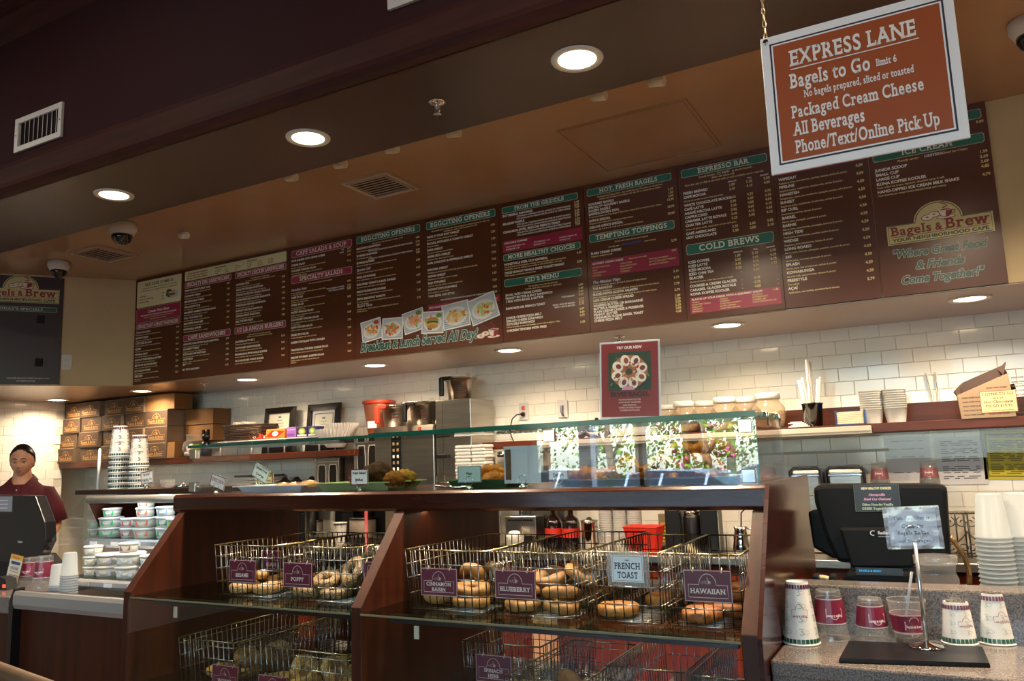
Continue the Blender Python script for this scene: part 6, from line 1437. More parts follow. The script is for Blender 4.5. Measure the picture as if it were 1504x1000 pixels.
m = MB(); m.add([(-.07, -.06, 0), (.07, -.06, 0), (.07, .06, 0), (-.07, .06, 0), (-w_, -.075, .15), (w_, -.075, .15), (w_, .075, .15), (-w_, .075, .15), (-w_ + .006, -.07, .15), (w_ - .006, -.07, .15), (w_ - .006, .07, .15), (-w_ + .006, .07, .15), (-.065, -.055, .006), (.065, -.055, .006), (.065, .055, .006), (-.065, .055, .006)], [(3, 2, 1, 0), (0, 1, 5, 4), (1, 2, 6, 5), (2, 3, 7, 6), (3, 0, 4, 7), (4, 5, 9, 8), (5, 6, 10, 9), (6, 7, 11, 10), (7, 4, 8, 11), (8, 9, 13, 12), (9, 10, 14, 13), (10, 11, 15, 14), (11, 8, 12, 15), (12, 13, 14, 15)])
ob('tub', m, M_RED, t, bevel=.002); ob('rim', MB().tube([(-w_, -.075, .15), (w_, -.075, .15), (w_, .075, .15), (-w_, .075, .15)], .004, 6, closed=True), M_RED, t)
p = PY(974, 790, 4.6); t = thing('yellow_note', 'small yellow label with black print behind the red tub', 'label', (p.x - .03, 4.62, CZ)); ob('holder', CB(0, .07, 0, .03, 0, .20, .003), mat('#8a7458', .5), t); d = D2(); d.rect(.01, .04, .05, .15, '#e0b83c', 0)
for k in range(5): d.rect(.015, .05 + k * .02, .045, .056 + k * .02, '#2a2210', 1)
ob('print', d.mesh(flat), None, t)
for i, (a, b_) in enumerate(((981, 1003), (1004, 1030), (1032, 1058))):
    x0, x1 = PY(a, 790, 4.48).x, PY(b_, 790, 4.48).x; w_ = x1 - x0
    t = thing('coffee_airpot', 'black coffee urn with chrome trim, %s of three' % ORD[i], 'urn', (x0 + w_ / 2, 4.50, CZ))
    if i == 1: ob('body', MB().lathe([(w_ * .46, 0), (w_ * .5, .01), (w_ * .5, .19), (w_ * .42, .21)], 24), M_BLACK, t); ob('collar', MB().lathe([(w_ * .44, .205), (w_ * .44, .222), (w_ * .3, .235), (.0001, .24)], 24), M_CHROME, t)
    else: ob('body', CB(-w_ / 2, w_ / 2, -.06, .06, 0, .24, .008), M_BLACK, t); ob('side_trim', Bx(w_ / 2, w_ / 2 + .003, -.055, -.045, .01, .22), M_CHROME, t)
p = PY(1088, 798, 4.40); t = thing('steel_pitcher', 'chrome milk pitcher at the right end of the bay opening', 'pitcher', (p.x, 4.42, CZ)); ob('body', MB().lathe([(.042, 0), (.048, .03), (.038, .09), (.032, .13), (.038, .15)], 24), M_CHROME, t); ob('handle', MB().tube([(.03, 0, .14), (.065, 0, .13), (.065, 0, .05), (.045, 0, .03)], .005, 8), M_CHROME, t); ob('wand', MB().tube([(0, 0, .10), (.01, 0, .22), (.05, 0, .26), (.08, 0, .26)], .004, 6), M_BLACK, t)
t = thing('drip_tray', 'flat stainless tray under the chrome pitcher', 'tray', (PY(1058, 800, 4.32).x, 4.31, CZ)); ob('tray', CB(0, .2, 0, .04, 0, .012, .003), M_STEEL, t)
p = PY(803, 842, 4.25); t = thing('paper_bag', 'peach coloured paper bag standing behind the blueberry basket', 'bag', (p.x, 4.2, 0)); ob('bag', CB(-.06, .06, -.05, .05, 0, .87, .006), mat('#c89a78', .7), t); ob('stripe', Bx(-.02, .0, -.0512, -.050, .5, .86), mat('#b07a5a', .7), t)

# ================================================================ REFRIGERATED CASE ON THE LEFT
FX0, FX1 = -3.77, -2.935
t = thing('refrigerated_case', 'open refrigerated case of cream cheese tubs with silver bumper, left of the bagels', 'refrigerated case', (FX0, 3.0, 0))
def fs_(name, mb, m=None, **k):
    mb.v = [(a - FX0, b - 3.0, c) for a, b, c in mb.v]; return ob(name, mb, m, t, **k)
fs_('cabinet', MB().m(M_CHERRY).box(FX0 + .02, FX1 - .002, 2.20, 3.0, 0, .935).box(FX0 + .05, FX1 - .002, 2.19, 2.20, .955, 1.0))
fs_('deck', Bx(FX0 + .03, FX1 - .002, 2.20, 2.99, .936, .955), M_CHERRY)
bmp = MB().m(mat('#a9a7a4', .3, .6)); pr = [(2.195, .925), (2.165, .926), (2.158, .945), (2.158, .985), (2.166, 1.0), (2.195, 1.0)]
bmp.prism(pr, FX0 + .03, FX1 - .003, 'x'); fs_('bumper', bmp)
fs_('corner_post', MB().m(M_BLACK).prism([(2.21, .0), (2.160, .0), (2.160, .96), (2.175, 1.005), (2.21, 1.012)], FX0 + .0, FX0 + .03, 'x'))
fs_('back_panel', Bx(FX0 + .03, FX1 - .002, 2.97, 3.0, .956, 1.40), M_BLACK)
fs_('side_panel', MB().m(M_CHERRY).prism([(2.50, 1.40), (2.62, 1.16), (2.99, 1.16), (2.99, 1.40)], FX0 + .004, FX0 + .012, 'x'))
fs_('side_glass', MB().m(M_GLASS).prism([(2.49, 1.395), (2.18, 1.01), (2.97, 1.01), (2.97, 1.15), (2.61, 1.15)], FX0 + .004, FX0 + .010, 'x'))
fs_('top_board', MB().m(mat('#24120c', .3)).cbox(FX0 - .07, FX1 - .002, 2.49, 3.02, 1.408, 1.430, .003))
fs_('lamp_housing', MB().m(mat('#a8a49c', .3, .4)).tube([(FX0 + .03, 2.50, 1.385), (FX1 - .06, 2.50, 1.385)], .021, 14).m(M_BLACK).cbox(FX1 - .06, FX1 - .003, 2.49, 2.53, 1.365, 1.406, .003))
fs_('lamp_tube', MB().m(emis('#dfeaff', 3)).tube([(FX0 + .06, 2.55, 1.392), (FX1 - .08, 2.55, 1.392)], .008, 8))
l = bpy.data.lights.new('case_light', 'AREA'); l.shape = 'RECTANGLE'; l.size = .7; l.size_y = .03; l.energy = 1.1; l.color = (.82, .92, 1)
lo = bpy.data.objects.new('case_bulb', l); COL.objects.link(lo); lo.parent = t; lo.location = ((FX1 - FX0) / 2, 2.55 - 3.0, 1.375); lo.rotation_euler = (radians(12), 0, 0)
M_RAIL = mat('#b5b5b8', .25, .5)
for z, y0, nm in ((1.195, 2.50, 'upper'), (1.030, 2.36, 'lower')):
    fs_('shelf_glass', Bx(FX0 + .04, FX1 - .004, y0 + .015, 2.96, z - .008, z), M_GLASSG)
    fs_('price_rail', MB().m(M_RAIL).prism([(y0 + .02, z - .034), (y0 + .004, z - .038), (y0 - .006, z - .026), (y0 - .004, z - .008), (y0 + .006, z + .001), (y0 + .02, z + .001)], FX0 + .02, FX1 - .004, 'x'))
    for k in range(5):
        x = FX0 + .06 + .16 * k; fs_('price_label', Bx(x, x + .055, y0 - .0075, y0 - .0062, z - .027, z - .010), M_PAPER)
l = bpy.data.lights.new('case_light', 'AREA'); l.shape = 'RECTANGLE'; l.size = .7; l.size_y = .02; l.energy = .55; l.color = (.82, .92, 1)
lo = bpy.data.objects.new('case_bulb', l); COL.objects.link(lo); lo.parent = t; lo.location = ((FX1 - FX0) / 2, 2.53 - 3.0, 1.155)
fridge = t
def tub(px, py, z, Y, r, h, label, col=None, dz=0):
    x = PY(px, py, Y).x
    q = thing('cream_cheese_tub', label, 'tub', (x, Y, z + dz), 0, 'tubs in the refrigerated case')
    ob('tub', MB().lathe([(r * .84, 0), (r * .96, h * .82)], 26), glass('#ffffff', .72, '#e9e6dc', .1), q)
    ob('filling', MB().lathe([(r * .80, .002), (r * .90, h * .72)], 20), mat('#dcd8c8', .6, h2='#c2c9b0', scale=120, pos=(.5, .6)), q)
    ob('lid', MB().lathe([(r, h * .80), (r * 1.02, h * .82), (r * 1.02, h * .95), (r * .9, h), (.0001, h)], 26), M_WHITE, q)
    if col:
        ph = atan2(-x, Y) - .42; d = D2(); w_ = r * 1.1; d.rect(-w_ / 2, h * .18, w_ / 2, h * .68, col, 0); d.text('Bagels', 0, h * .36, h * .13, '#e8e8e0', 1, 'slab', al='c', wmax=w_ * .7)
        ob('label', d.mesh(lambda u, v, l: ((r * .97 + l) * sin(u / r + ph), -(r * .97 + l) * cos(u / r + ph), v)), None, q)
    return q
G_, R_2, O_ = '#1e9a4a', '#c0243c', '#d2572a'
u1 = 1.196
for px, r, h, n, c_, nm in ((143, .045, .042, 2, G_, 'small green label tubs at the left of the upper shelf'), (163, .058, .048, 2, G_, 'wide green label tubs on the upper shelf'), (190, .043, .046, 2, R_2, 'red label tubs on the upper shelf'), (214, .058, .048, 2, O_, 'wide orange label tubs on the upper shelf'), (243, .044, .050, 2, '#2c7a5a', 'teal label tubs at the right of the upper shelf'), (259, .046, .046, 2, '#8ac43a', 'lime label tubs nearest the bagel case')):
    for k in range(n): tub(px, 778, u1, 2.60, r, h, nm.replace('tubs', 'tub') + (', bottom', ', second')[k], c_, dz=k * (h + .001))
tub(165, 745, u1, 2.60, .045, .042, 'small green label tub on top of the wide green pair', G_, dz=.099)
tub(214, 745, u1, 2.60, .045, .044, 'small orange label tub on top of the wide orange pair', O_, dz=.099); tub(215, 730, u1, 2.60, .042, .040, 'topmost orange label tub touching the lamp shadow', O_, dz=.144)
tub(244, 745, u1, 2.60, .046, .045, 'plain white lid tub on top of the teal pair', '#8a9ab0', dz=.103)
u2 = 1.031
for k in range(3): tub(136, 838, u2, 2.46, .043, .046, 'small plain tub at the left of the lower shelf, %s' % ('bottom', 'middle', 'top')[k], '#c9c6bc', dz=k * .047)
for k in range(2): tub(160, 838, u2, 2.47, .062, .052, 'wide beige tub on the lower shelf, %s' % ('bottom', 'top')[k], '#b9b6c0', dz=k * .053)
for k in range(2): tub(191, 838, u2, 2.47, .066, .056, 'widest tub right of the beige pair, %s' % ('bottom', 'top')[k], '#c0bdc8', dz=k * .057)
tub(189, 810, u2, 2.47, .046, .042, 'small heart marked tub on top of the widest pair', '#8a3a4a', dz=.115)
for k in range(2): tub(220, 838, u2, 2.50, .045, .05, 'clear sided tub at the right of the lower shelf, %s' % ('bottom', 'top')[k], '#a8b4c8', dz=k * .051)

# cups, straw and card on top of the refrigerated case
TZ = 1.4305
def inv_stack(px, py, Y, z, n, label, r0=.034, r1=.047, h=.155, pitch=.0265, bands=('#1c3c38', '#4a1a38')):
    p = PY(px, py, Y); t = thing('cup_stack', label, 'cups', (p.x, Y, z), group='printed cups on the refrigerated case')
    for k in range(n - 1): 
        zz = k * pitch
        ob('cup', MB().lathe([(r1 + .001, zz), (r1 + .003, zz + .0015), (r1, zz + .003), (r1 - (r1 - r0) * (pitch + .01) / h, zz + pitch + .01)], 24, cap=False), M_WHITE, t)
        d = D2(); C_ = 2 * pi * r1
        for j in range(26): d.rect(C_ * j / 26, .005, C_ * (j + .82) / 26, .017, bands[0], 0)
        ob('check_band', d.mesh(lambda u, v, l: ((r1 - (r1 - r0) * v / h + l + .0004) * cos(u / r1), (r1 - (r1 - r0) * v / h + l + .0004) * sin(u / r1), zz + v)), None, t)['kind'] = 'stuff'
    pattern_cup(0, 0, (n - 1) * pitch, r0, r1, h, '', inv=True, bands=bands, parent=t, logo_='#5a3a3a', mark='#2a3432', mw=.0032)
    return t
inv_stack(174, 716, 2.62, TZ, 7, 'taller stack of inverted printed paper cups on top of the refrigerated case', r1=.050)
inv_stack(203, 716, 2.62, TZ, 5, 'shorter stack of inverted printed paper cups beside the taller one')
p = PY(149, 716, 2.62); t = thing('straw', 'single white straw standing left of the printed cup stacks', 'straw', (p.x, 2.60, TZ)); ob('straw', MB().tube([(0, 0, 0), (.004, 0, .20)], .007, 10), M_PAPER, t); ob('tip', MB().tube([(.004, 0, .20), (.0045, 0, .206)], .0055, 10), M_WHITE, t)
ring_holder(PY(216, 718, 2.54).x, 2.54, TZ, .085, .058, 'small maroon edged specials card beside the printed cup stacks', ry=-.12, lines=('Special', 'Drink of the Day'), th=.010)
p = PY(246, 716, 2.60); t = thing('plastic_tub', 'low clear plastic tub on top of the refrigerated case', 'tub', (p.x, 2.60, TZ)); ob('tub', MB().lathe([(.028, 0), (.034, .035), (.036, .037)], 20, cap=False), M_PLAST, t)
p = PY(268, 716, 2.60); t = thing('chrome_lid', 'flat chrome lid lying beside the guard clip', 'lid', (p.x - .02, 2.62, TZ)); ob('lid', MB().lathe([(.045, 0), (.05, .006), (.03, .010), (.0001, .012)], 20), M_CHROME, t); ob('knob', MB().ball((0, 0, .016), .008, 8, 6), M_CHROME, t)

# ================================================================ LEFT COUNTER, REGISTER, PERSON
LX1 = FX0 - .003
t = thing('left_counter', 'left checkout counter with speckled granite top', 'counter', (-6.4, 2.16, 0)); W_ = LX1 + 6.4
ob('granite_top', MB().m(M_GRANITE).cbox(0, W_, 0, .62, .90, .975, .006), None, t); ob('cabinet', Bx(0, W_ - .01, .03, .60, 0, .899), M_CHERRY, t); ob('toe_kick', Bx(0, W_ - .01, .028, .0299, 0, .1), M_BLACK, t)
LZ = .976
t = thing('cash_register', 'black register seen from behind at the far left', 'register', (-4.55, 2.52, LZ), 0)
ob('monitor', MB().m(mat('#17171b', .35)).prism([(-.42, .10), (.36, .085), (.44, .20), (.425, .295), (.330, .43), (-.42, .445)], 0, .06, 'y'), None, t, bevel=.005)
ob('stand', MB().m(M_BLACKM).prism([(-.1, 0), (.38, 0), (.36, .05), (.25, .12), (-.05, .12)], .02, .18, 'y'), None, t, bevel=.008)
d = D2(); d.rect(-.10, .34, .14, .435, '#2a2a30', 0).rect(-.06, .35, .13, .43, '#8a8e94', 1)
for k in range(3): d.rect(-.02, .365 + .02 * k, .09, .372 + .02 * k, '#c8b8d0', 2)
ob('sticker', d.mesh(flat), None, t)
d = D2(); d.text('Radiant', .22, .19, .010, '#b8bcc4', 0, 'bold', al='c'); ob('lettering', d.mesh(flat), None, t)
def bx3(name, label, cat, px, py, Y, sz, m, rot=None, z=LZ):
    p = PY(px, py, Y); t = thing(name, label, cat, (p.x, Y, z), 0, rot=rot); ob('body', CB(0, sz[0], 0, sz[1], 0, sz[2], .003), m, t); return t
t = thing('brochure_holder', 'acrylic brochure stand with a striped cream flyer on the left counter', 'brochure', (PY(20, 850, 2.38).x - .05, 2.36, LZ), 0, rot=(-.12, .12, 0))
ob('stand', MB().m(M_GLASS).box(0, .115, 0, .003, 0, .16).box(0, .115, -.04, 0, 0, .003), None, t); d = D2(); d.rect(.006, .008, .109, .157, '#cfc6b2', 0); d.rect(.006, .135, .109, .157, '#d8a23c', 1)
d.text('How is That?', .057, .142, .008, '#b83a2c', 2, 'bold', al='c'); d.rect(.02, .112, .095, .126, '#2c3c6a', 1); d.text('ONLINE', .057, .088, .013, '#5a5a6a', 2, 'sans', al='c'); d.rect(.02, .076, .095, .079, '#b83a2c', 1)
for k in range(4): d.rect(.02, .06 - .01 * k, .09, .063 - .01 * k, '#6a6a6a', 1)
ob('flyer', d.mesh(flat), None, t)
t = thing('card_terminal', 'small dark terminal with a glowing red corner beside the brochure', 'terminal', (PY(2, 852, 2.30).x, 2.28, LZ)); ob('body', MB().prism([(0, 0), (.085, 0), (.07, .05), (.01, .06)], 0, .05, 'y'), M_BLACKM, t); ob('indicator', Bx(.05, .075, -.002, 0, .01, .025), mat('#d8482c', .4, emit=1.2), t)
def clear_cup(x, y, z, label, inv=True, h=.125, r0=.032, r1=.047, band='#6e1a34', liquid=False, name='plastic_cup', a0=-1.5, group=None):
    t = thing(name, label, 'cup', (x, y, z), group=group); lo, hi = (r1, r0) if inv else (r0, r1)
    ob('wall', MB().lathe([(lo, 0), (lo + (hi - lo) * .3, h * .3), (lo + (hi - lo) * .32 - .0015, h * .31), (hi, h)] if inv else [(.0001, .002), (lo, .002), (hi, h)], 30, cap=False), M_PLAST, t)
    if inv: ob('base', MB().lathe([(hi, h), (hi - .006, h), (hi - .008, h - .006), (.0001, h - .006)], 24, cap=False), M_PLAST, t)
    rr_ = r1; ob('rim', MB().tube([(rr_ * cos(2 * pi * k / 26), rr_ * sin(2 * pi * k / 26), .002 if inv else h) for k in range(26)], .002, 6, closed=True), M_PLAST, t)
    v0, v1 = (h * .34, h * .84) if inv else (h * .26, h * .70)
    f = cone(lo, hi, h, a0); C_ = 2 * pi * (r0 + r1) / 2; d = D2(); n = 30
    for k in range(n): d.rect(C_ * k / n, v0 + .004, C_ * (k + 1) / n, v1 - .004, band, 0)
    for k in range(n): d.rect(C_ * k / n, v0, C_ * (k + 1) / n, v0 + .002, '#c8a8b0', 0).rect(C_ * k / n, v1 - .002, C_ * (k + 1) / n, v1, '#c8a8b0', 0)
    for o_ in (0, C_ * .5):
        u_ = o_ + C_ * .06; vm = (v0 + v1) / 2; d.frame(u_ - .022, vm - .014, u_ + .022, vm + .008, .0014, '#d8c0c6', 2); d.text('Bagels & Brew', u_, vm - .008, .0065, '#e0ccd0', 3, 'slab', al='c', fit=.038, rot=pi if inv else 0)
        d.stroke([(u_ + .011 * cos(a), vm + (.008 + .011 * sin(a)) * (-1 if inv else 1)) for a in [pi * i / 10 for i in range(11)]], .0014, '#d8c0c6', 2)
    ob('printed_band', d.mesh(f), None, t)
    if liquid: ob('drink', MB().lathe([(lo - .003, .004), (lo + (hi - lo) * .22 - .003, h * .24), (.0001, h * .24)], 24), mat('#1c1016', .1), t)
    return t
for i, (px, Y) in enumerate(((45, 2.44), (64, 2.38))): clear_cup(PY(px, 850, Y).x, Y, LZ, 'clear cup with maroon band on the left counter, %s of the pair' % ('left', 'right')[i], h=.15 if i else .13, r0=.036, r1=.052)
def translucent(px, py, Y, z, n, h, r0, r1, pitch, label, g=None, ribbed=True):
    p = PY(px, py, Y); t = thing('cup_stack', label, 'cups', (p.x, Y, z), group=g); m = glass('#ffffff', .72, '#b4bcc0', .3, 1.3)
    for k in range(n - 1):
        zz = k * pitch; ob('cup', MB().lathe([(r1, zz), (r1 + .002, zz + .001), (r1 + .002, zz + .004), (r1 - .001, zz + .005), (r1 - .002, zz + pitch + .002)], 26, cap=False), m, t)
    zz = (n - 1) * pitch; ob('top_cup', MB().lathe([(r1 + .002, zz), (r1 + .002, zz + .004), (r1 - .001, zz + .005), (r0 + .001, zz + h - .003), (r0 - .003, zz + h), (.0001, zz + h - .001)], 30, cap=False), m, t)
    return t
translucent(101, 862, 2.26, LZ, 9, .10, .026, .036, .011, 'tall stack of translucent cups at the right end of the left counter', 'translucent cups on the left counter')
translucent(84, 858, 2.30, LZ, 4, .095, .026, .034, .011, 'short stack of translucent cups left of the tall one', 'translucent cups on the left counter')
t = thing('counter_pad', 'thin black pad in front of the translucent cups', 'pad', (PY(57, 862, 2.2).x, 2.18, LZ)); ob('pad', CB(0, .13, 0, .05, 0, .006, .002), M_BLACK, t); ob('lip', CB(0, .13, 0, .006, .006, .009, .001), M_BLACK, t)
t = thing('snack_rack', 'wire rack of red and orange snack bags at the bottom left', 'rack', (-4.38, 2.02, .42)); m = MB()
for z in (.0, .12, .24): m.tube([(-.3, 0, z), (.30, 0, z), (.30, .12, z)], .003, 6)
for x in (-.3, -.1, .1, .3): m.tube([(x, 0, 0), (x, .13, .28)], .003, 6)
ob('wires', m, M_CHROME, t)
rr = random.Random(6)
for k in range(7):
    x = -4.62 + .075 * k; q = thing('snack_bag', ('red', 'orange', 'dark red', 'yellow', 'red', 'orange', 'crimson')[k] + ' snack bag in the wire rack, %s from the left' % ORD[k], 'snack', (x, 2.075, .44), 0, group='snack bags in the rack')
    ob('bag', MB().ball((0, 0, .10), (.045, .022, .10), 12, 8), mat(('#b8241c', '#d8742c', '#8a1c1c', '#d8b03c', '#c83424', '#d86a24', '#a01c24')[k], .3), q); ob('crimp', CB(-.04, .04, -.003, .003, .185, .215, .002), mat(('#d89a3c', '#8a2418')[k % 2], .3), q)
t = thing('foreground_rail', 'blurred tan wooden rail at the bottom left corner', 'rail', PY(0, 985, 1.25)); e1 = PY(-90, 948, 1.32) - PY(0, 985, 1.25); e2 = PY(120, 1030, 1.18) - PY(0, 985, 1.25)
ob('rail', MB().tube([e1, (0, 0, 0), e2], .020, 14), mat('#5c4226', .6, h2='#50381f', scale=20), t)
ob('post', MB().tube([(e2.x, e2.y, e2.z), (e2.x, e2.y, -t.location.z)], .018, 10), mat('#7a5a34', .5), t)

# ---- woman behind the left register
def person():
    hx = PY(34, 678, 3.30); t = thing('person', 'woman in a maroon polo shirt looking down behind the left register', 'person', (hx.x, 3.30, 0), 0)
    # local frame: faces -Y; closed limbs and trunk that the voxel remesh below fuses into one continuous body
    mb = MB()
    def loft(secs, n=24):
        vs = []; fs = []
        for (x, y, z), rx, ry in secs:
            for k in range(n): a = 2 * pi * k / n; vs.append((x + rx * cos(a), y + ry * sin(a), z))
        for i in range(len(secs) - 1):
            for k in range(n): fs.append((i * n + k, i * n + (k + 1) % n, (i + 1) * n + (k + 1) % n, (i + 1) * n + k))
        mb.add(vs, fs + [tuple(range(n))[::-1], tuple((len(secs) - 1) * n + k for k in range(n))], True)
    loft([((0, 0, .86), .15, .105), ((0, 0, .94), .160, .115), ((0, 0, 1.05), .135, .10), ((0, 0, 1.18), .145, .105), ((0, 0, 1.28), .165, .108), ((0, .004, 1.35), .150, .090), ((0, .008, 1.40), .090, .068), ((0, .008, 1.43), .062, .058), ((0, .0, 1.48), .052, .054), ((0, -.012, 1.53), .050, .056)])
    for s_ in (-1, 1):
        mb.tube([(s_ * .08, .004, 1.33), (s_ * .150, .005, 1.325), (s_ * .185, .015, 1.24), (s_ * .205, .03, 1.12), (s_ * .19, -.06, 1.06), (s_ * .165, -.16, 1.03), (s_ * .16, -.19, 1.025)], [.05, .056, .048, .042, .038, .029, .026], 16)
        mb.ball((s_ * .158, -.225, 1.022), (.036, .045, .017), 14, 10)
        for k in range(4):
            x = s_ * (.130 + .0185 * k); L_ = (.072, .080, .075, .058)[k]
            mb.tube([(x, -.25, 1.024), (x, -.25 - L_ * .5, 1.032), (x, -.25 - L_ * .8, 1.018), (x, -.25 - L_, .998)], [.0092, .0085, .0078, .0068], 8)
        mb.tube([(s_ * .135, -.20, 1.02), (s_ * .112, -.235, 1.012), (s_ * .108, -.268, 1.002)], [.012, .0105, .008], 8)
        mb.tube([(s_ * .075, 0, .90), (s_ * .095, 0, .72), (s_ * .10, -.01, .50), (s_ * .10, .01, .28), (s_ * .10, .015, .09)], [.090, .080, .058, .052, .038], 16)
        mb.ball((s_ * .10, -.045, .05), (.038, .11, .035), 14, 10)
    # head, sculpted ball: eyes at half height, nose, lips, jaw
    HC = Vector((0, -.03, 1.548)); tilt = Matrix.Rotation(radians(12), 4, 'X') @ Matrix.Scale(.93, 4)
    def g(a, b, s): return math.exp(-((a / s[0]) ** 2 + (b / s[1]) ** 2))
    def face(d, q):
        x, y, z = q; front = max(0, -d.y)
        if z < 0: k = 1 - .36 * (min(1, -z / .11)) ** 1.6; x *= k; y = y * (1 - .10 * min(1, -z / .11)) - .012 * min(1, -z / .11) * front
        x *= 1 - .06 * max(0, z / .11)
        f = 0
        f += .024 * g(x, z + .022, (.012, .016)) * front + .012 * g(x, z + .0, (.008, .022)) * front     # nose
        f -= .011 * (g(x - .032, z - .006, (.017, .011)) + g(x + .032, z - .006, (.017, .011))) * front     # sockets
        f += .006 * g(x, z - .028, (.05, .010)) * front                                                # brow
        f += .007 * (g(x, z + .050, (.020, .005)) + 1.1 * g(x, z + .061, (.017, .006))) * front - .004 * g(x, z + .0555, (.022, .0022)) * front
        f += .008 * g(x, z + .088, (.018, .014)) * front + .004 * (g(x - .040, z + .025, (.018, .02)) + g(x + .040, z + .025, (.018, .02))) * front
        return Vector((x, y - f, z))
    hm = MB(); hm.ball((0, 0, 0), (.075, .092, .112), 72, 56, face)
    for sx_ in (-1, 1): hm.tube([(sx_ * .073, .012 + .010 * cos(a), -.008 + .026 * sin(a)) for a in [2 * pi * k / 12 for k in range(12)]], .006, 6, closed=True); hm.ball((sx_ * .072, .012, -.008), (.006, .010, .022), 8, 6)
    Th = Matrix.Translation(HC) @ tilt
    mb.add([Th @ Vector(v) for v in hm.v], hm.f, True)
    me = mb.mesh('b'); o = bpy.data.objects.new('b', me); COL.objects.link(o); r = o.modifiers.new('r', 'REMESH'); r.mode = 'VOXEL'; r.voxel_size = .0036; r.use_smooth_shade = True
    sm = o.modifiers.new('sm', 'SMOOTH'); sm.factor = .5; sm.iterations = 2
    bpy.context.view_layer.update(); m2 = bpy.data.meshes.new_from_object(o.evaluated_get(bpy.context.evaluated_depsgraph_get())); bpy.data.objects.remove(o, do_unlink=True)
    m2.materials.clear(); m2.materials.append(mat('#d29c80', .5, h2='#c88e72', scale=14)); m2.name = 'body'
    for p_ in m2.polygons: p_.use_smooth = True
    body = bpy.data.objects.new('body', m2); COL.objects.link(body); body.parent = t
    # face details
    def onhead(x, z, dy=0.0):
        d = Vector((x / .075, 0, z / .112)); d.y = -sqrt(max(0, 1 - d.x ** 2 - d.z ** 2)); q = face(d, Vector((x, d.y * .092, z))); return Th @ (q + Vector((0, -dy, 0)))
    for sx_ in (-1, 1):
        eye = MB().ball(onhead(sx_ * .031, .004, -.005), (.0115, .008, .0060), 12, 8); ob('eye', eye, mat('#d8d0c8', .2), t)
        ob('iris', MB().ball(onhead(sx_ * .031, .001, .001), (.0045, .003, .0040), 10, 6), mat('#24180f', .15), t)
        lid = MB().tube([onhead(sx_ * .031 + dx, .0095 - 18 * dx * dx, .001) for dx in (-.014, -.007, 0, .007, .014)], [.002, .003, .0034, .003, .002], 6); ob('eyelid', lid, mat('#2a1c18', .5), t)
        ob('eyebrow', MB().tube([onhead(sx_ * (.012 + .008 * k), .026 + (.004, .007, .008, .006, .002)[k], .001) for k in range(5)], [.0022, .003, .003, .0025, .0012], 6), mat('#1c120e', .8), t)
    lip = MB().tube([onhead(dx, -.049 + (-.0015 if abs(dx) > .01 else 0), .0016) for dx in (-.020, -.010, 0, .010, .020)], [.0012, .0032, .0028, .0032, .0012], 6).tube([onhead(dx, -.060, .0016) for dx in (-.016, -.008, 0, .008, .016)], [.001, .0036, .0042, .0036, .001], 6); ob('lips', lip, mat('#8a4640', .4), t)
    # hair pulled back with a bun
    def hairf(d, q):
        k = 1.0 + .012 * sin(26 * math.atan2(d.x, d.z)); q = q * k
        hl = .084 - 8.0 * q.x * q.x                                     # hairline
        if d.y < -.05 and q.z < hl - .10 * max(0, -d.y - .45) * 0: q = q * (.86 if q.z < hl else 1)
        if d.y < .12 and q.z < -.015: q = Vector((q.x * .84, q.y * .84, q.z))
        if d.y > .1 and q.z < -.06: q = Vector((q.x * .84, q.y * .80, q.z))
        return q
    hr = MB().ball((0, .010, .008), (.083, .101, .114), 48, 36, hairf); hr.v = [tuple(Th @ Vector(v)) for v in hr.v]
    bun = Th @ Vector((0.0, .115, .015)); hr.ball(bun, (.038, .034, .038), 16, 12)
    ob('hair', hr, mat('#140d0b', .38, h2='#20140f', scale=60, stretch=(1, 6, 1)), t)
    # polo shirt: loft over the torso with sleeves
    sh = MB(); n = 28; secs = [(.90, .180, .130, 0), (1.00, .165, .120, 0), (1.10, .158, .114, 0), (1.20, .168, .120, -.002), (1.28, .182, .122, -.002), (1.33, .178, .112, .0), (1.365, .150, .098, .002), (1.395, .112, .084, .004), (1.42, .082, .070, .006), (1.432, .070, .064, .006)]
    vs = []; fs = []
    for z, rx, ry, yo in secs:
        for k in range(n):
            a = 2 * pi * k / n; w_ = 1 + .02 * sin(5 * a + z * 30); cx_ = abs(cos(a)) ** .85 * (1 if cos(a) >= 0 else -1)
            vs.append((rx * cx_ * w_, yo + ry * sin(a) * w_, z - (.035 * max(0, -sin(a)) if z > 1.41 else 0)))
    for i in range(len(secs) - 1):
        for k in range(n): fs.append((i * n + k, i * n + (k + 1) % n, (i + 1) * n + (k + 1) % n, (i + 1) * n + k))
    sh.add(vs, fs, True)
    for s_ in (-1, 1): sh.tube([(s_ * .08, .0, 1.335), (s_ * .145, .005, 1.32), (s_ * .185, .014, 1.24), (s_ * .212, .025, 1.14)], [.056, .070, .070, .072], 18)
    M_POLO = mat('#5a1320', .8, h2='#4e101c', scale=20, bump=.1)
    ob('polo_shirt', sh, M_POLO, t)
    col_ = MB()
    for s_ in (-1, 1):
        pts = [(s_ * .004, -.092, 1.362), (s_ * .040, -.070, 1.405), (s_ * .064, -.02, 1.440), (s_ * .056, .04, 1.462), (0, .072, 1.470)]
        vs = []; 
        for p_ in pts: vs += [p_, (p_[0] * 1.35 + s_ * .012, p_[1] * 1.25 - .004, p_[2] - .038)]
        col_.add(vs + [(a, b + .003, c - .002) for a, b, c in vs], [(2 * i, 2 * i + 2, 2 * i + 3, 2 * i + 1) for i in range(4)] + [(10 + 2 * i, 10 + 2 * i + 1, 10 + 2 * i + 3, 10 + 2 * i + 2) for i in range(4)], True)
    ob('collar', col_, M_POLO, t)
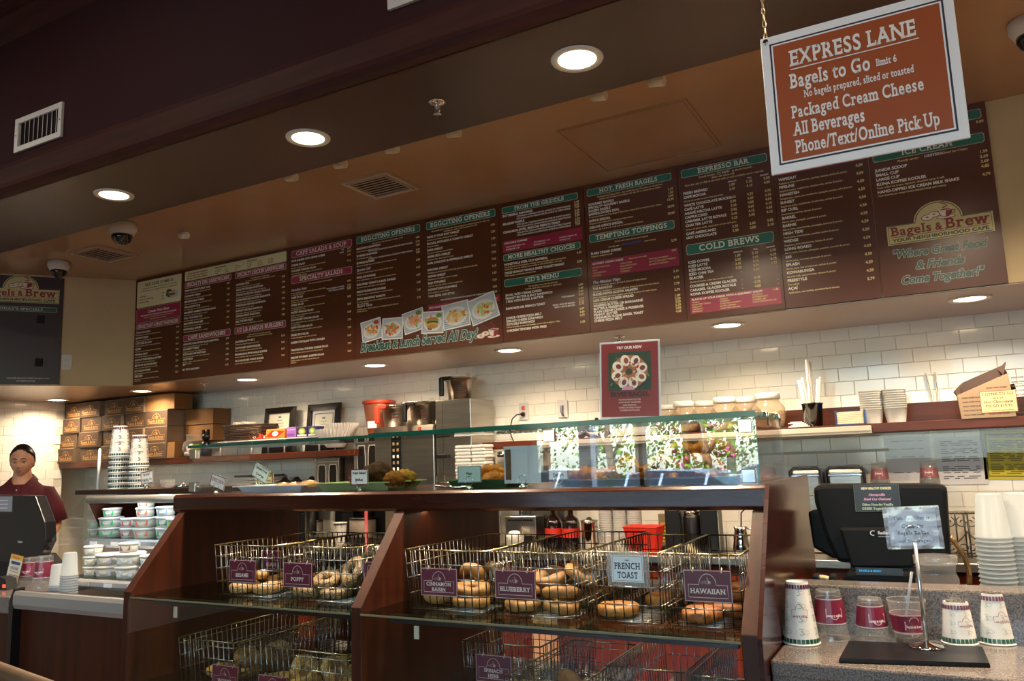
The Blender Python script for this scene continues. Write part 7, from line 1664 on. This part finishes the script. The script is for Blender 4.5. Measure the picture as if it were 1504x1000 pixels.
    ob('placket', MB().cbox(-.014, .014, -.128, -.116, 1.24, 1.385, .003), M_POLO, t, rot=(0, 0, 0)); ob('button', MB().ball((0, -.131, 1.36), (.005, .003, .005), 8, 6).ball((0, -.131, 1.31), (.005, .003, .005), 8, 6), M_WHITE, t)
    tr = MB(); n = 20
    for s_ in (-1, 1): tr.tube([(s_ * .075, .0, .93), (s_ * .095, 0, .75), (s_ * .10, -.005, .50), (s_ * .10, .01, .10)], [.108, .092, .075, .062], 18)
    tr.lathe([(.10, .86), (.158, .90), (.160, .955), (.10, .96)], 24, sy=.75); ob('trousers', tr, mat('#18181c', .8), t)
    for s_ in (-1, 1): ob('shoe', MB().ball((s_ * .10, -.05, .035), (.045, .125, .038), 16, 10), M_BLACK, t)
    t.scale = (1.03, 1.03, 1.045); t.rotation_euler = (0, 0, radians(47))
    return t
person()

# ================================================================ RIGHT COUNTER
GZ = .978
t = thing('express_counter', 'speckled granite express counter with a raised back ledge on the right', 'counter', (CX1 + .015, 2.15, 0)); W_ = 2.2
ob('counter_face', MB().m(M_GRANITE).box(0, W_, .012, .35, 0, GZ - .04), None, t)
ob('counter_top', MB().m(M_GRANITE).cbox(0, W_, 0, .36, GZ - .04, GZ, .006), None, t)
ob('raised_ledge', MB().m(M_GRANITE).cbox(0, W_, .36, .46, .90, 1.112, .006), None, t)
ob('work_surface', MB().m(M_GRANITE).cbox(0, W_, .46, 1.05, .90, .94, .004), None, t)
ob('cabinet', Bx(0, W_, .46, 1.0, 0, .90), M_CHERRY, t)
def gz(px, py): p = PZ(px, py, GZ); return p
p = gz(1178, 944); pattern_cup(p.x, p.y, GZ + .0005, .029, .0465, .163, 'tall inverted paper cup with green marks beside the wood panel', inv=True, bands=('#124a34', '#4e1638'), mark='#3f7a68', dense=4, logo_='#6a3048', a0=-1.9)
p = gz(1410, 944); pattern_cup(p.x, p.y, GZ + .0005, .030, .0425, .106, 'short inverted paper cup right of the menu folder', inv=True, bands=('#2c5a4a', '#6a4058'), mark='#9ab0a8', dense=3, logo_='#8a4a5a', a0=-1.5)
p = gz(1465, 944); pattern_cup(p.x, p.y, GZ + .0005, .029, .0435, .128, 'medium inverted paper cup at the right edge of the counter', inv=True, bands=('#2c5a4a', '#6a4058'), mark='#9ab0a8', dense=3, logo_='#8a4a5a', a0=-1.6)
p = gz(1222, 938); clear_cup(p.x, p.y, GZ + .0005, 'inverted clear cup with maroon band beside the tall paper cup', h=.132, r0=.032, r1=.047)
p = gz(1283, 940); clear_cup(p.x, p.y, GZ + .0005, 'inverted clear cup with maroon band behind the left of the black folder', h=.112, r0=.030, r1=.047, a0=-1.45)
p = gz(1337, 944); c = clear_cup(p.x, p.y, GZ + .0005, 'upright clear cup with maroon band, dark drink and a straw', inv=False, h=.112, r0=.034, r1=.048, liquid=True, a0=-1.55)
ob('straw', MB().tube([(-.012, .0, .03), (.022, -.004, .185)], .0035, 8), glass('#e0e6ee', .4, '#c8ccd8', .1), c)
# black folder and card stand
q = [gz(1247, 946), gz(1444, 955), gz(1455, 981), gz(1232, 974)]
t = thing('menu_folder', 'flat black menu folder lying on the granite counter', 'folder', (q[3].x, q[3].y, GZ)); o_ = Vector((q[3].x, q[3].y, 0))
P4 = [(v.x - o_.x, v.y - o_.y) for v in (q[3], q[2], q[1], q[0])]
ob('cover', MB().prism(P4, .001, .009, 'z'), mat('#070708', .35, spec=.3), t, bevel=.002); ob('pages', MB().prism([(a * .985 + .003, b * .96 + .003) for a, b in P4], .0092, .011, 'z'), mat('#0a0a0b', .35, spec=.3), t)
p = gz(1362, 957); top = PY(1344, 800, p.y); t = thing('card_stand', 'chrome card stand holding a plastic sleeved register notice over the folder', 'card holder', (p.x, p.y, GZ + .0112))
dx, dz_ = top.x - p.x, top.z - GZ
ob('base', MB().lathe([(.040, 0), (.042, .002), (.038, .006), (.012, .012), (.006, .018)], 32), M_CHROME, t); ob('stem', MB().tube([(0, 0, .008), (dx, 0, dz_)], .0048, 14), mat('#c8c8cc', .3, 1.0), t)
ob('ring', MB().tube([(dx + .020 * sin(a), -.006, dz_ + .020 - .020 * cos(a)) for a in [2 * pi * k / 24 for k in range(24)]], .0014, 6, closed=True), M_CHROME, t)
a_, b_ = PY(1305, 806, p.y), PY(1380, 744, p.y); w_, h_ = PY(1385, 770, p.y).x - PY(1301, 770, p.y).x, b_.z - a_.z
s_ = ob('sleeve', MB().m(glass('#ffffff', .12, '#dfe6f2', .10)).cbox(0, w_, -.002, .002, 0, h_, .001), None, t, loc=(a_.x - p.x - .002, 0, a_.z - GZ - .012), rot=(0, -.035, 0))
d = D2(); d.rect(.010, .008, w_ - .010, h_ - .008, '#b9c0d0', 0)
for v, s, hh in ((h_ - .034, 'This Register is', .0085), (h_ - .055, 'Cash Or', .0095), (h_ - .072, 'Bagels To Go', .0085), (h_ - .092, 'and Beverages', .008)): d.text(s, w_ / 2, v, hh, '#20263c', 1, 'slab', al='c', wmax=w_ * .78)
ob('notice', d.mesh(lambda u, v, l: (u, -.0022 - l, v)), None, s_)
rr = random.Random(12); f = MB().m(glass('#ffffff', .03, '#f4f8ff', .05, ior=1.9)); nx, nz = 16, 12; vs = []
for i in range(nx + 1):
    for j in range(nz + 1): vs.append((w_ * i / nx, -.004 - rr.uniform(0, .0022), h_ * j / nz))
f.add(vs, [(i * (nz + 1) + j, (i + 1) * (nz + 1) + j, (i + 1) * (nz + 1) + j + 1, i * (nz + 1) + j + 1) for i in range(nx) for j in range(nz)], True); ob('wrinkled_film', f, None, s_)

# ---- register
WZ = .9405
pc = PY(1296, 780, 2.78)
t = thing('cash_register', 'large black register seen from behind on the right counter', 'register', (pc.x, 2.78, WZ)); M_POS = mat('#070708', .55, h2='#0a0a0b', scale=3, spec=.2)
def lp(px, py, Y=2.78): v = PY(px, py, Y); return (v.x - pc.x, v.z - WZ)
shell = [lp(1204, 711), lp(1380, 710), lp(1391, 716), lp(1398, 826), lp(1352, 833), lp(1230, 826), lp(1212, 790), lp(1196, 738), lp(1194, 716)]
ob('monitor', MB().m(M_POS).prism(shell[::-1], 0, .07, 'y'), None, t, bevel=.014)
ob('rear_bulge', MB().m(M_POS).prism([lp(1234, 774), lp(1343, 774), lp(1343, 832), lp(1252, 832)][::-1], -.035, .0, 'y'), None, t, bevel=.008)
ob('side_module', MB().m(M_POS).prism([lp(1184, 752), lp(1214, 748), lp(1236, 824), lp(1222, 822), lp(1192, 806)][::-1], .03, .10, 'y'), None, t, bevel=.010)
ob('neck', MB().m(M_BLACKM).prism([lp(1250, 828), lp(1345, 830), lp(1345, 850), lp(1252, 848)][::-1], -.02, .05, 'y'), None, t, bevel=.004)
ob('base', MB().m(M_POS).prism([lp(1240, 848), lp(1248, 836), lp(1345, 836), lp(1352, 848), (lp(1352, 858)[0], 0), (lp(1238, 858)[0], 0)][::-1], -.09, .12, 'y'), None, t, bevel=.008)
u0, v0 = lp(1262, 838, 2.69); d = D2(); d.rect(u0 - .01, v0 - .012, u0 + .12, v0 + .010, '#0a0a0c', 0); d.text('BAGELS & BREW', u0, v0 - .002, .0055, emis('#2a9ad0', 1.0), 1, 'bold', fit=.062)
ob('customer_display', d.mesh(lambda u, v, l: (u, -.0905 - l, v)), None, t)
u0, v0 = lp(1280, 783); d = D2(); d.stroke([(u0 + .008 + .008 * cos(a), v0 + .004 + .007 * sin(a)) for a in [1 + k * .5 for k in range(9)]], .0022, '#c8ccd4', 0); d.text('Radiant', u0 + .021, v0 + .001, .0085, '#b8bcc4', 0, 'bold'); d.text('SYSTEMS', u0 + .022, v0 - .008, .0035, '#8a8e98', 0, 'bold', fit=.034)
ob('maker_mark', d.mesh(lambda u, v, l: (u, -.0355 - l, v)), None, t)['kind'] = 'stuff'
u0, v1 = lp(1253, 712); u1, v0 = lp(1324, 751); W2 = u1 - u0; d = D2(); d.rect(u0, v0, u1, v1, '#1c1a1c', 0); d.frame(u0, v0, u1, v1, .001, '#5a5450', 1); um = (u0 + u1) / 2; hh = v1 - v0
d.text('NEW HEALTHY CHOICES', um, v1 - hh * .18, .0070, '#d0cba0', 2, 'bold', al='c', fit=W2 * .66); d.text('Honeyville', um, v1 - hh * .42, .0075, '#c08ab0', 2, 'sans', al='c', shear=.3, fit=W2 * .36); d.text('Steel Cut Oatmeal', um, v1 - hh * .58, .0075, '#c08ab0', 2, 'sans', al='c', shear=.3, fit=W2 * .60)
d.text('Oikos Non-fat Vanilla', um, v1 - hh * .78, .0068, '#a8c0a4', 2, 'slab', al='c', fit=W2 * .68); d.text('GREEK Yogurt Parfait', um, v1 - hh * .93, .0068, '#a8c0a4', 2, 'slab', al='c', fit=W2 * .70)
ob('sticker', d.mesh(lambda u, v, l: (u, -.0005 - l, v)), None, t)
p = PY(1213, 855, 2.76); t = thing('tape_dispenser', 'black tape dispenser between the wood panel and the register', 'tape dispenser', (p.x, 2.76, WZ))
ob('body', MB().m(M_BLACK).prism([(-.045, 0), (.045, 0), (.045, .11), (.03, .165), (.015, .165), (.005, .13), (-.02, .165), (-.035, .165), (-.045, .11)], -.03, .03, 'y'), None, t, bevel=.004)
ob('tape_roll', MB().tube([(-.008 + .03 * cos(a), 0, .125 + .03 * sin(a)) for a in [2 * pi * k / 20 for k in range(20)]], .009, 8, closed=True), mat('#c8b888', .3), t); ob('tape_strip', Bx(-.015, .008, -.033, -.031, .07, .14), glass('#fff0d0', .4, '#d8c8a0', .1), t)
p = PY(1232, 850, 2.9); t = thing('receipt_paper', 'loose white receipt paper beside the register base', 'paper', (p.x - .02, 2.95, WZ)); ob('sheet', CB(0, .10, 0, .05, 0, .13, .006), M_PAPER, t, rot=(0, .3, 0)); ob('fold', CB(.02, .08, -.004, 0, .02, .10, .002), M_PAPER, t, rot=(0, .3, 0))
p = PY(1377, 852, 2.72); t = thing('clear_jar', 'large clear square jar standing in front of the register corner', 'jar', (p.x, 2.70, WZ)); ob('jar', MB().lathe([(.058, 0), (.062, .01), (.062, .17), (.055, .185), (.052, .20), (.056, .205), (.056, .225)], 8, cap=False), M_PLAST, t, rot=(0, 0, .39)); ob('lid', MB().lathe([(.058, .215), (.058, .238), (.0001, .24)], 24), M_PLAST, t)
ob('coins', MB().lathe([(.05, .004), (.05, .03), (.0001, .035)], 12), mat('#6a5a48', .4), t)
translucent(1468, 862, 2.74, WZ, 24, .125, .033, .047, .0125, 'tall tower of translucent white cups right of the register', 'translucent towers on the right')
translucent(1511, 862, 2.78, WZ, 24, .125, .033, .047, .0125, 'second tower of translucent cups cut off by the right edge', 'translucent towers on the right')
# frother hose and small bits
a0 = PY(1397, 790, 3.3); t = thing('flexible_hose', 'ribbed brass coloured flexible hose curving down right of the register', 'hose', (a0.x, 3.3, WZ)); pts = []
for i, (x, y) in enumerate(((1395, 788), (1402, 796), (1411, 808), (1418, 820), (1422, 834), (1424, 845), (1424, 872))): v = PY(x, y, 3.3); pts.append(Vector((v.x - a0.x, 0, v.z - WZ)))
fine = []
for i in range(len(pts) - 1):
    for k in range(8): fine.append(pts[i].lerp(pts[i + 1], k / 8))
ob('hose', MB().tube(fine, [.010 if k % 2 else .0085 for k in range(len(fine))], 10), mat('#b09468', .25, 1.0), t); ob('foot', MB().lathe([(.035, -(t.location.z - .001) + 0.0), (.035, pts[-1].z - .02), (.012, pts[-1].z + .03)], 16), M_BLACK, t, loc=(pts[-1].x, 0, 0))
p = PY(1405, 850, 3.05); t = thing('cutting_board', 'low dark tray with a white board right of the register', 'tray', (p.x, 3.0, WZ)); ob('tray', CB(0, .42, 0, .16, 0, .05, .004), M_BLACKM, t); ob('board', CB(.08, .40, .01, .15, .05, .075, .004), M_WHITE, t)

# ================================================================ HANGING EXPRESS SIGN
x0, x1, z0, z1 = -.2865, .1035, 2.112, 2.440; Ys = 1.80
t = thing('hanging_sign', 'hanging express lane sign, orange brown with a white border', 'sign', (x0, Ys, z0), 0, rot=(0, .0035, 0)); W_, H_ = x1 - x0, z1 - z0
ob('board', MB().m(mat('#e8eaf2', .4)).cbox(0, W_, -.006, 0, 0, H_, .0015), None, t)
d = D2(); b = .019; N_ = '#1c1430'
d.rect(b, b, W_ - b, H_ - b, N_, 0).rect(b + .004, b + .004, W_ - b - .004, H_ - b - .004, '#e8eaf2', 1).rect(b + .0075, b + .0075, W_ - b - .0075, H_ - b - .0075, '#9a430a', 2)
ob('printed_panel', d.mesh(lambda u, v, l: (u, -.006 - l, v), .4), None, t)
d = D2(); C_ = '#e6e2e4'
def st(s, u, v, hh, fit, al='l'): d.text(s, W_ * u, H_ * v, hh, C_, 4, 'slab', al=al, fit=W_ * fit)
st('EXPRESS LANE', .155, .745, .036, .66); d.rect(W_ * .155, H_ * .715, W_ * .82, H_ * .722, C_, 4)
st('Bagels to Go', .145, .585, .033, .43); st('limit 6', .60, .598, .016, .105)
st('No bagels prepared, sliced or toasted', .215, .500, .0165, .565)
st('Packaged Cream Cheese', .14, .370, .028, .68)
st('All Beverages', .145, .245, .030, .375)
st('Phone/Text/Online Pick Up', .145, .120, .029, .73)
ob('lettering', d.mesh(lambda u, v, l: (u, -.006 - l, v), .4), None, t)['kind'] = 'stuff'
for u in (.030, .735 if False else .93):
    n = int((ZH - z1) / .016); ch = MB()
    for k in range(n):
        zc = H_ - .012 + k * .016
        ch.tube([((.0035 * cos(a)) * (1 if k % 2 else .25) + W_ * u, (.0035 * cos(a)) * (.25 if k % 2 else 1) - .003, zc + .010 * sin(a)) for a in [2 * pi * i / 8 for i in range(8)]], .0011, 4, closed=True)
    ob('chain', ch, mat('#8a7a5a', .3, 1.0), t); ob('grommet', MB().lathe([(.006, 0), (.006, .002), (.003, .002)], 14), M_CHROME, t, loc=(W_ * u, -.006, H_ - .010), rot=(pi / 2, 0, 0))

# ================================================================ PENDANT AND THE WORLD OUTSIDE THE WINDOW (both seen mirrored in the guard glass)
def mirror(px, py, Y):
    q = PY(px, py, 2.385); f = (4.77 - Y) / 2.385; return Vector((q.x * f, Y, 1.5 + (q.z - 1.5) * f))
v = mirror(1020, 642, -1.2)
t = thing('pendant_lamp', 'amber glass pendant lamp over the dining area behind the viewer', 'lamp', (v.x, v.y, v.z))
ob('shade', MB().lathe([(.02, .12), (.05, .10), (.065, .0), (.055, -.10), (.045, -.12)], 20, cap=False), mat('#6a2c10', .2, coat=1), t); ob('glow', MB().ball((0, 0, -.02), (.038, .038, .06), 12, 8), emis('#ff9a3c', 3), t); ob('cord', MB().tube([(0, 0, .12), (0, 0, ZH - v.z)], .006, 6), M_BLACK, t)
for i, (x, y) in enumerate(((-5.6, .9), (-3.2, .9), (-.8, .9), (1.6, .9), (-4.4, -1.6), (-1.8, -1.6), (.8, -1.6), (3.2, -1.0))):  # unseen fill lamps, added to brighten the menu boards and the steel
    q = thing('hall_fill_lamp', 'added fill lamp under the dining hall ceiling behind the viewer, %s' % ORD[i], 'light', (x, y, ZH), group='hall fill lamps')
    ob('trim_ring', MB().lathe([(.07, 0), (.10, -.006), (.104, 0)], 24, cap=False), M_WHITE, q); ob('diffuser', MB().lathe([(.0001, -.003), (.07, -.003)], 24, cap=False), emis('#ffe6c4', 8), q)
    l = bpy.data.lights.new('hall_fill_light', 'AREA'); l.shape = 'DISK'; l.size = .14; l.energy = HALL_FILL; l.color = (1, .84, .66); lo = bpy.data.objects.new('hall_fill_source', l); COL.objects.link(lo); lo.parent = q; lo.location = (0, 0, -.010)
struct('ground', Bx(-60, 40, -60, -6.6, -.4, -.22), mat('#6a6a6a', .9, h2='#5e5e60', scale=2)); 
struct('patio', Bx(-60, 40, -6.6, -3.42, -.3, -.02), mat('#9a948a', .9))
M_LEAF = [mat('#4c7a22', .8, spec=.1), mat('#6c962c', .8, spec=.1), mat('#2c521a', .8, spec=.1)]
def tree(x, y, h, r, label, seed, n=2600, flowers=False):
    rr = random.Random(seed); t = thing('tree' if not flowers else 'flowering_bush', label, 'tree' if not flowers else 'bush', (x, y, -.22))
    ob('trunk', MB().tube([(0, 0, 0), (.1, .05, h * .25), (-.05, 0, h * .5), (.05, .05, h * .8)], [.16, .13, .10, .04], 8).tube([(0, 0, h * .35), (r * .5, .1, h * .6)], [.07, .03], 6).tube([(0, 0, h * .4), (-r * .5, -.1, h * .65)], [.07, .03], 6), mat('#6a5a4a', .9), t)
    m = MB(); blobs = [(rr.uniform(-r, r) * .7, rr.uniform(-r, r) * .5, rr.uniform(h * (.18 if flowers or seed % 2 else .32), h * .9), rr.uniform(.35, .6) * r) for _ in range(14)]
    for k in range(n):
        b = blobs[k % 14]; th, ph = rr.uniform(0, 6.28), math.acos(rr.uniform(-1, 1)); R_ = b[3] * rr.uniform(.6, 1)
        c = Vector((b[0] + R_ * sin(ph) * cos(th), b[1] + R_ * sin(ph) * sin(th), b[2] + R_ * cos(ph))); s = rr.uniform(.045, .10)
        a = Vector((rr.gauss(0, 1), rr.gauss(0, 1), rr.gauss(0, 1))).normalized(); u = a.orthogonal().normalized() * s; w = a.cross(u).normalized() * s * .6
        m.m(mat('#c0408a', .5) if flowers and k % 9 == 0 else M_LEAF[k % 3]); m.add([c - u, c - w, c + u, c + w], [(0, 1, 2, 3)])
    o = ob('foliage', m, None, t); o['kind'] = 'stuff'
for i, (px, Y, h, r) in enumerate(((800, -20, 8, 3.0), (870, -24, 9, 3.4), (935, -20, 7.5, 2.8), (1005, -24, 9, 3.4), (1070, -20, 8.5, 3.0), (1140, -24, 9, 3.2), (735, -24, 9, 3))):
    v = mirror(px, 660, Y); tree(v.x, Y, h, r, 'leafy green tree beyond the parking lot behind the viewer, %s' % ORD[i], i, 3600)
v = mirror(1035, 660, -16.6); tree(v.x, -16.6, 4.6, 1.7, 'bush with magenta blossoms by the parked cars behind the viewer', 21, 3000, True)
v = mirror(895, 660, -16.6); tree(v.x, -16.6, 4.4, 1.3, 'slender young tree by the parked cars behind the viewer', 9, 700)
for i, px in enumerate((862, 826)):
    v = mirror(px, 660, -5.6); q = thing('patio_post', 'white patio post outside the window behind the viewer, %s' % ('thick', 'slim')[i], 'post', (v.x, -5.6 - i, -.02)); w2 = (.09, .03)[i]
    ob('post', CB(-w2, w2, -w2, w2, 0, 3.0, .005), M_WHITE, q); ob('foot', CB(-w2 - .03, w2 + .03, -w2 - .03, w2 + .03, 0, .06, .005), M_WHITE, q)
    if i: ob('sign', CB(-.14, .14, -.02, .0, 1.55, 1.95, .01), M_WHITE, q)
q = thing('patio_canopy', 'white canopy edge outside the window behind the viewer', 'canopy', (-9.2, -5.9, 2.35)); ob('beam', CB(0, 4.2, 0, .3, 0, .22, .02), M_WHITE, q); ob('fascia', CB(0, 4.2, -.02, 0, -.05, .1, .005), M_WHITE, q)
def car(x, y, rz, colr, label):
    t = thing('car', label, 'car', (x, y, -.22), rz); 
    bodyp = [(-2.2, .35), (-2.25, .62), (-2.1, .82), (-1.3, .93), (1.2, .95), (2.05, .90), (2.2, .65), (2.15, .35)]
    ob('body', MB().m(mat(colr, .2, .3, coat=1)).prism(bodyp, -.86, .86, 'y'), None, t, bevel=.05)
    roof = [(-1.35, .90), (-.55, 1.36), (-.2, 1.44), (.7, 1.42), (1.0, 1.34), (1.75, .90)]
    vs = []; n = len(roof)
    for s_ in (-1, 1): vs += [(a, s_ * (.80 - .20 * (b - .9) / .54), b) for a, b in roof]
    ob('cabin', MB().m(mat('#1c262c', .15, coat=.2)).add(vs, [tuple(range(n)), tuple(range(n, 2 * n))[::-1]] + [(i, n + i, n + (i + 1) % n, (i + 1) % n) for i in range(n)]), None, t)
    ob('roof', MB().m(mat(colr, .2, .3, coat=1)).prism([(-.55, 1.37), (-.2, 1.45), (.7, 1.43), (1.02, 1.35), (1.0, 1.33), (.7, 1.41), (-.2, 1.43), (-.53, 1.35)], -.62, .62, 'y'), None, t)
    for a in ((-.52, .92), (.15, .92), (1.0, .92)): ob('pillar', MB().m(mat(colr, .2, .3, coat=1)).tube([(a[0] - .1, -.815, .92), (a[0] - .02, -.62, 1.38)], .03, 6).tube([(a[0] - .1, .815, .92), (a[0] - .02, .62, 1.38)], .03, 6), None, t)
    for wx in (-1.35, 1.35):
        for wy in (-.82, .82): ob('wheel', MB().m(M_BLACK).lathe([(.0001, -.1), (.31, -.1), (.33, -.06), (.33, .06), (.31, .1), (.0001, .1)], 24).m(M_STEEL).lathe([(.0001, .102), (.19, .101)], 20, cap=False).lathe([(.19, -.101), (.0001, -.102)], 20, cap=False), None, t, loc=(wx, wy, .33), rot=(pi / 2, 0, 0))
    for s_ in (-1, 1): ob('headlight', CB(-2.2, -2.08, s_ * .68 - .15, s_ * .68 + .15, .62, .78, .02), M_WHITE, t); ob('tail_light', CB(2.10, 2.18, s_ * .7 - .12, s_ * .7 + .12, .62, .8, .02), M_RED, t)
for x, Y, rz, c_, lb in ((-4.7, -10.0, .06, '#a9bcd8', 'light blue sedan parked nearest the window behind the viewer'), (-9.8, -10.4, .1, '#5a6a8a', 'slate blue car parked left of the light blue sedan behind the viewer'), (-3.4, -13.6, .05, '#9aa8c0', 'grey blue car in the second row behind the viewer'), (-8.6, -14.0, .1, '#c8ccd2', 'silver car in the second row behind the viewer'), (-13.6, -13.8, .1, '#b8bcc4', 'pale grey car at the far end of the second row')):
    car(x, Y, rz, c_, lb)
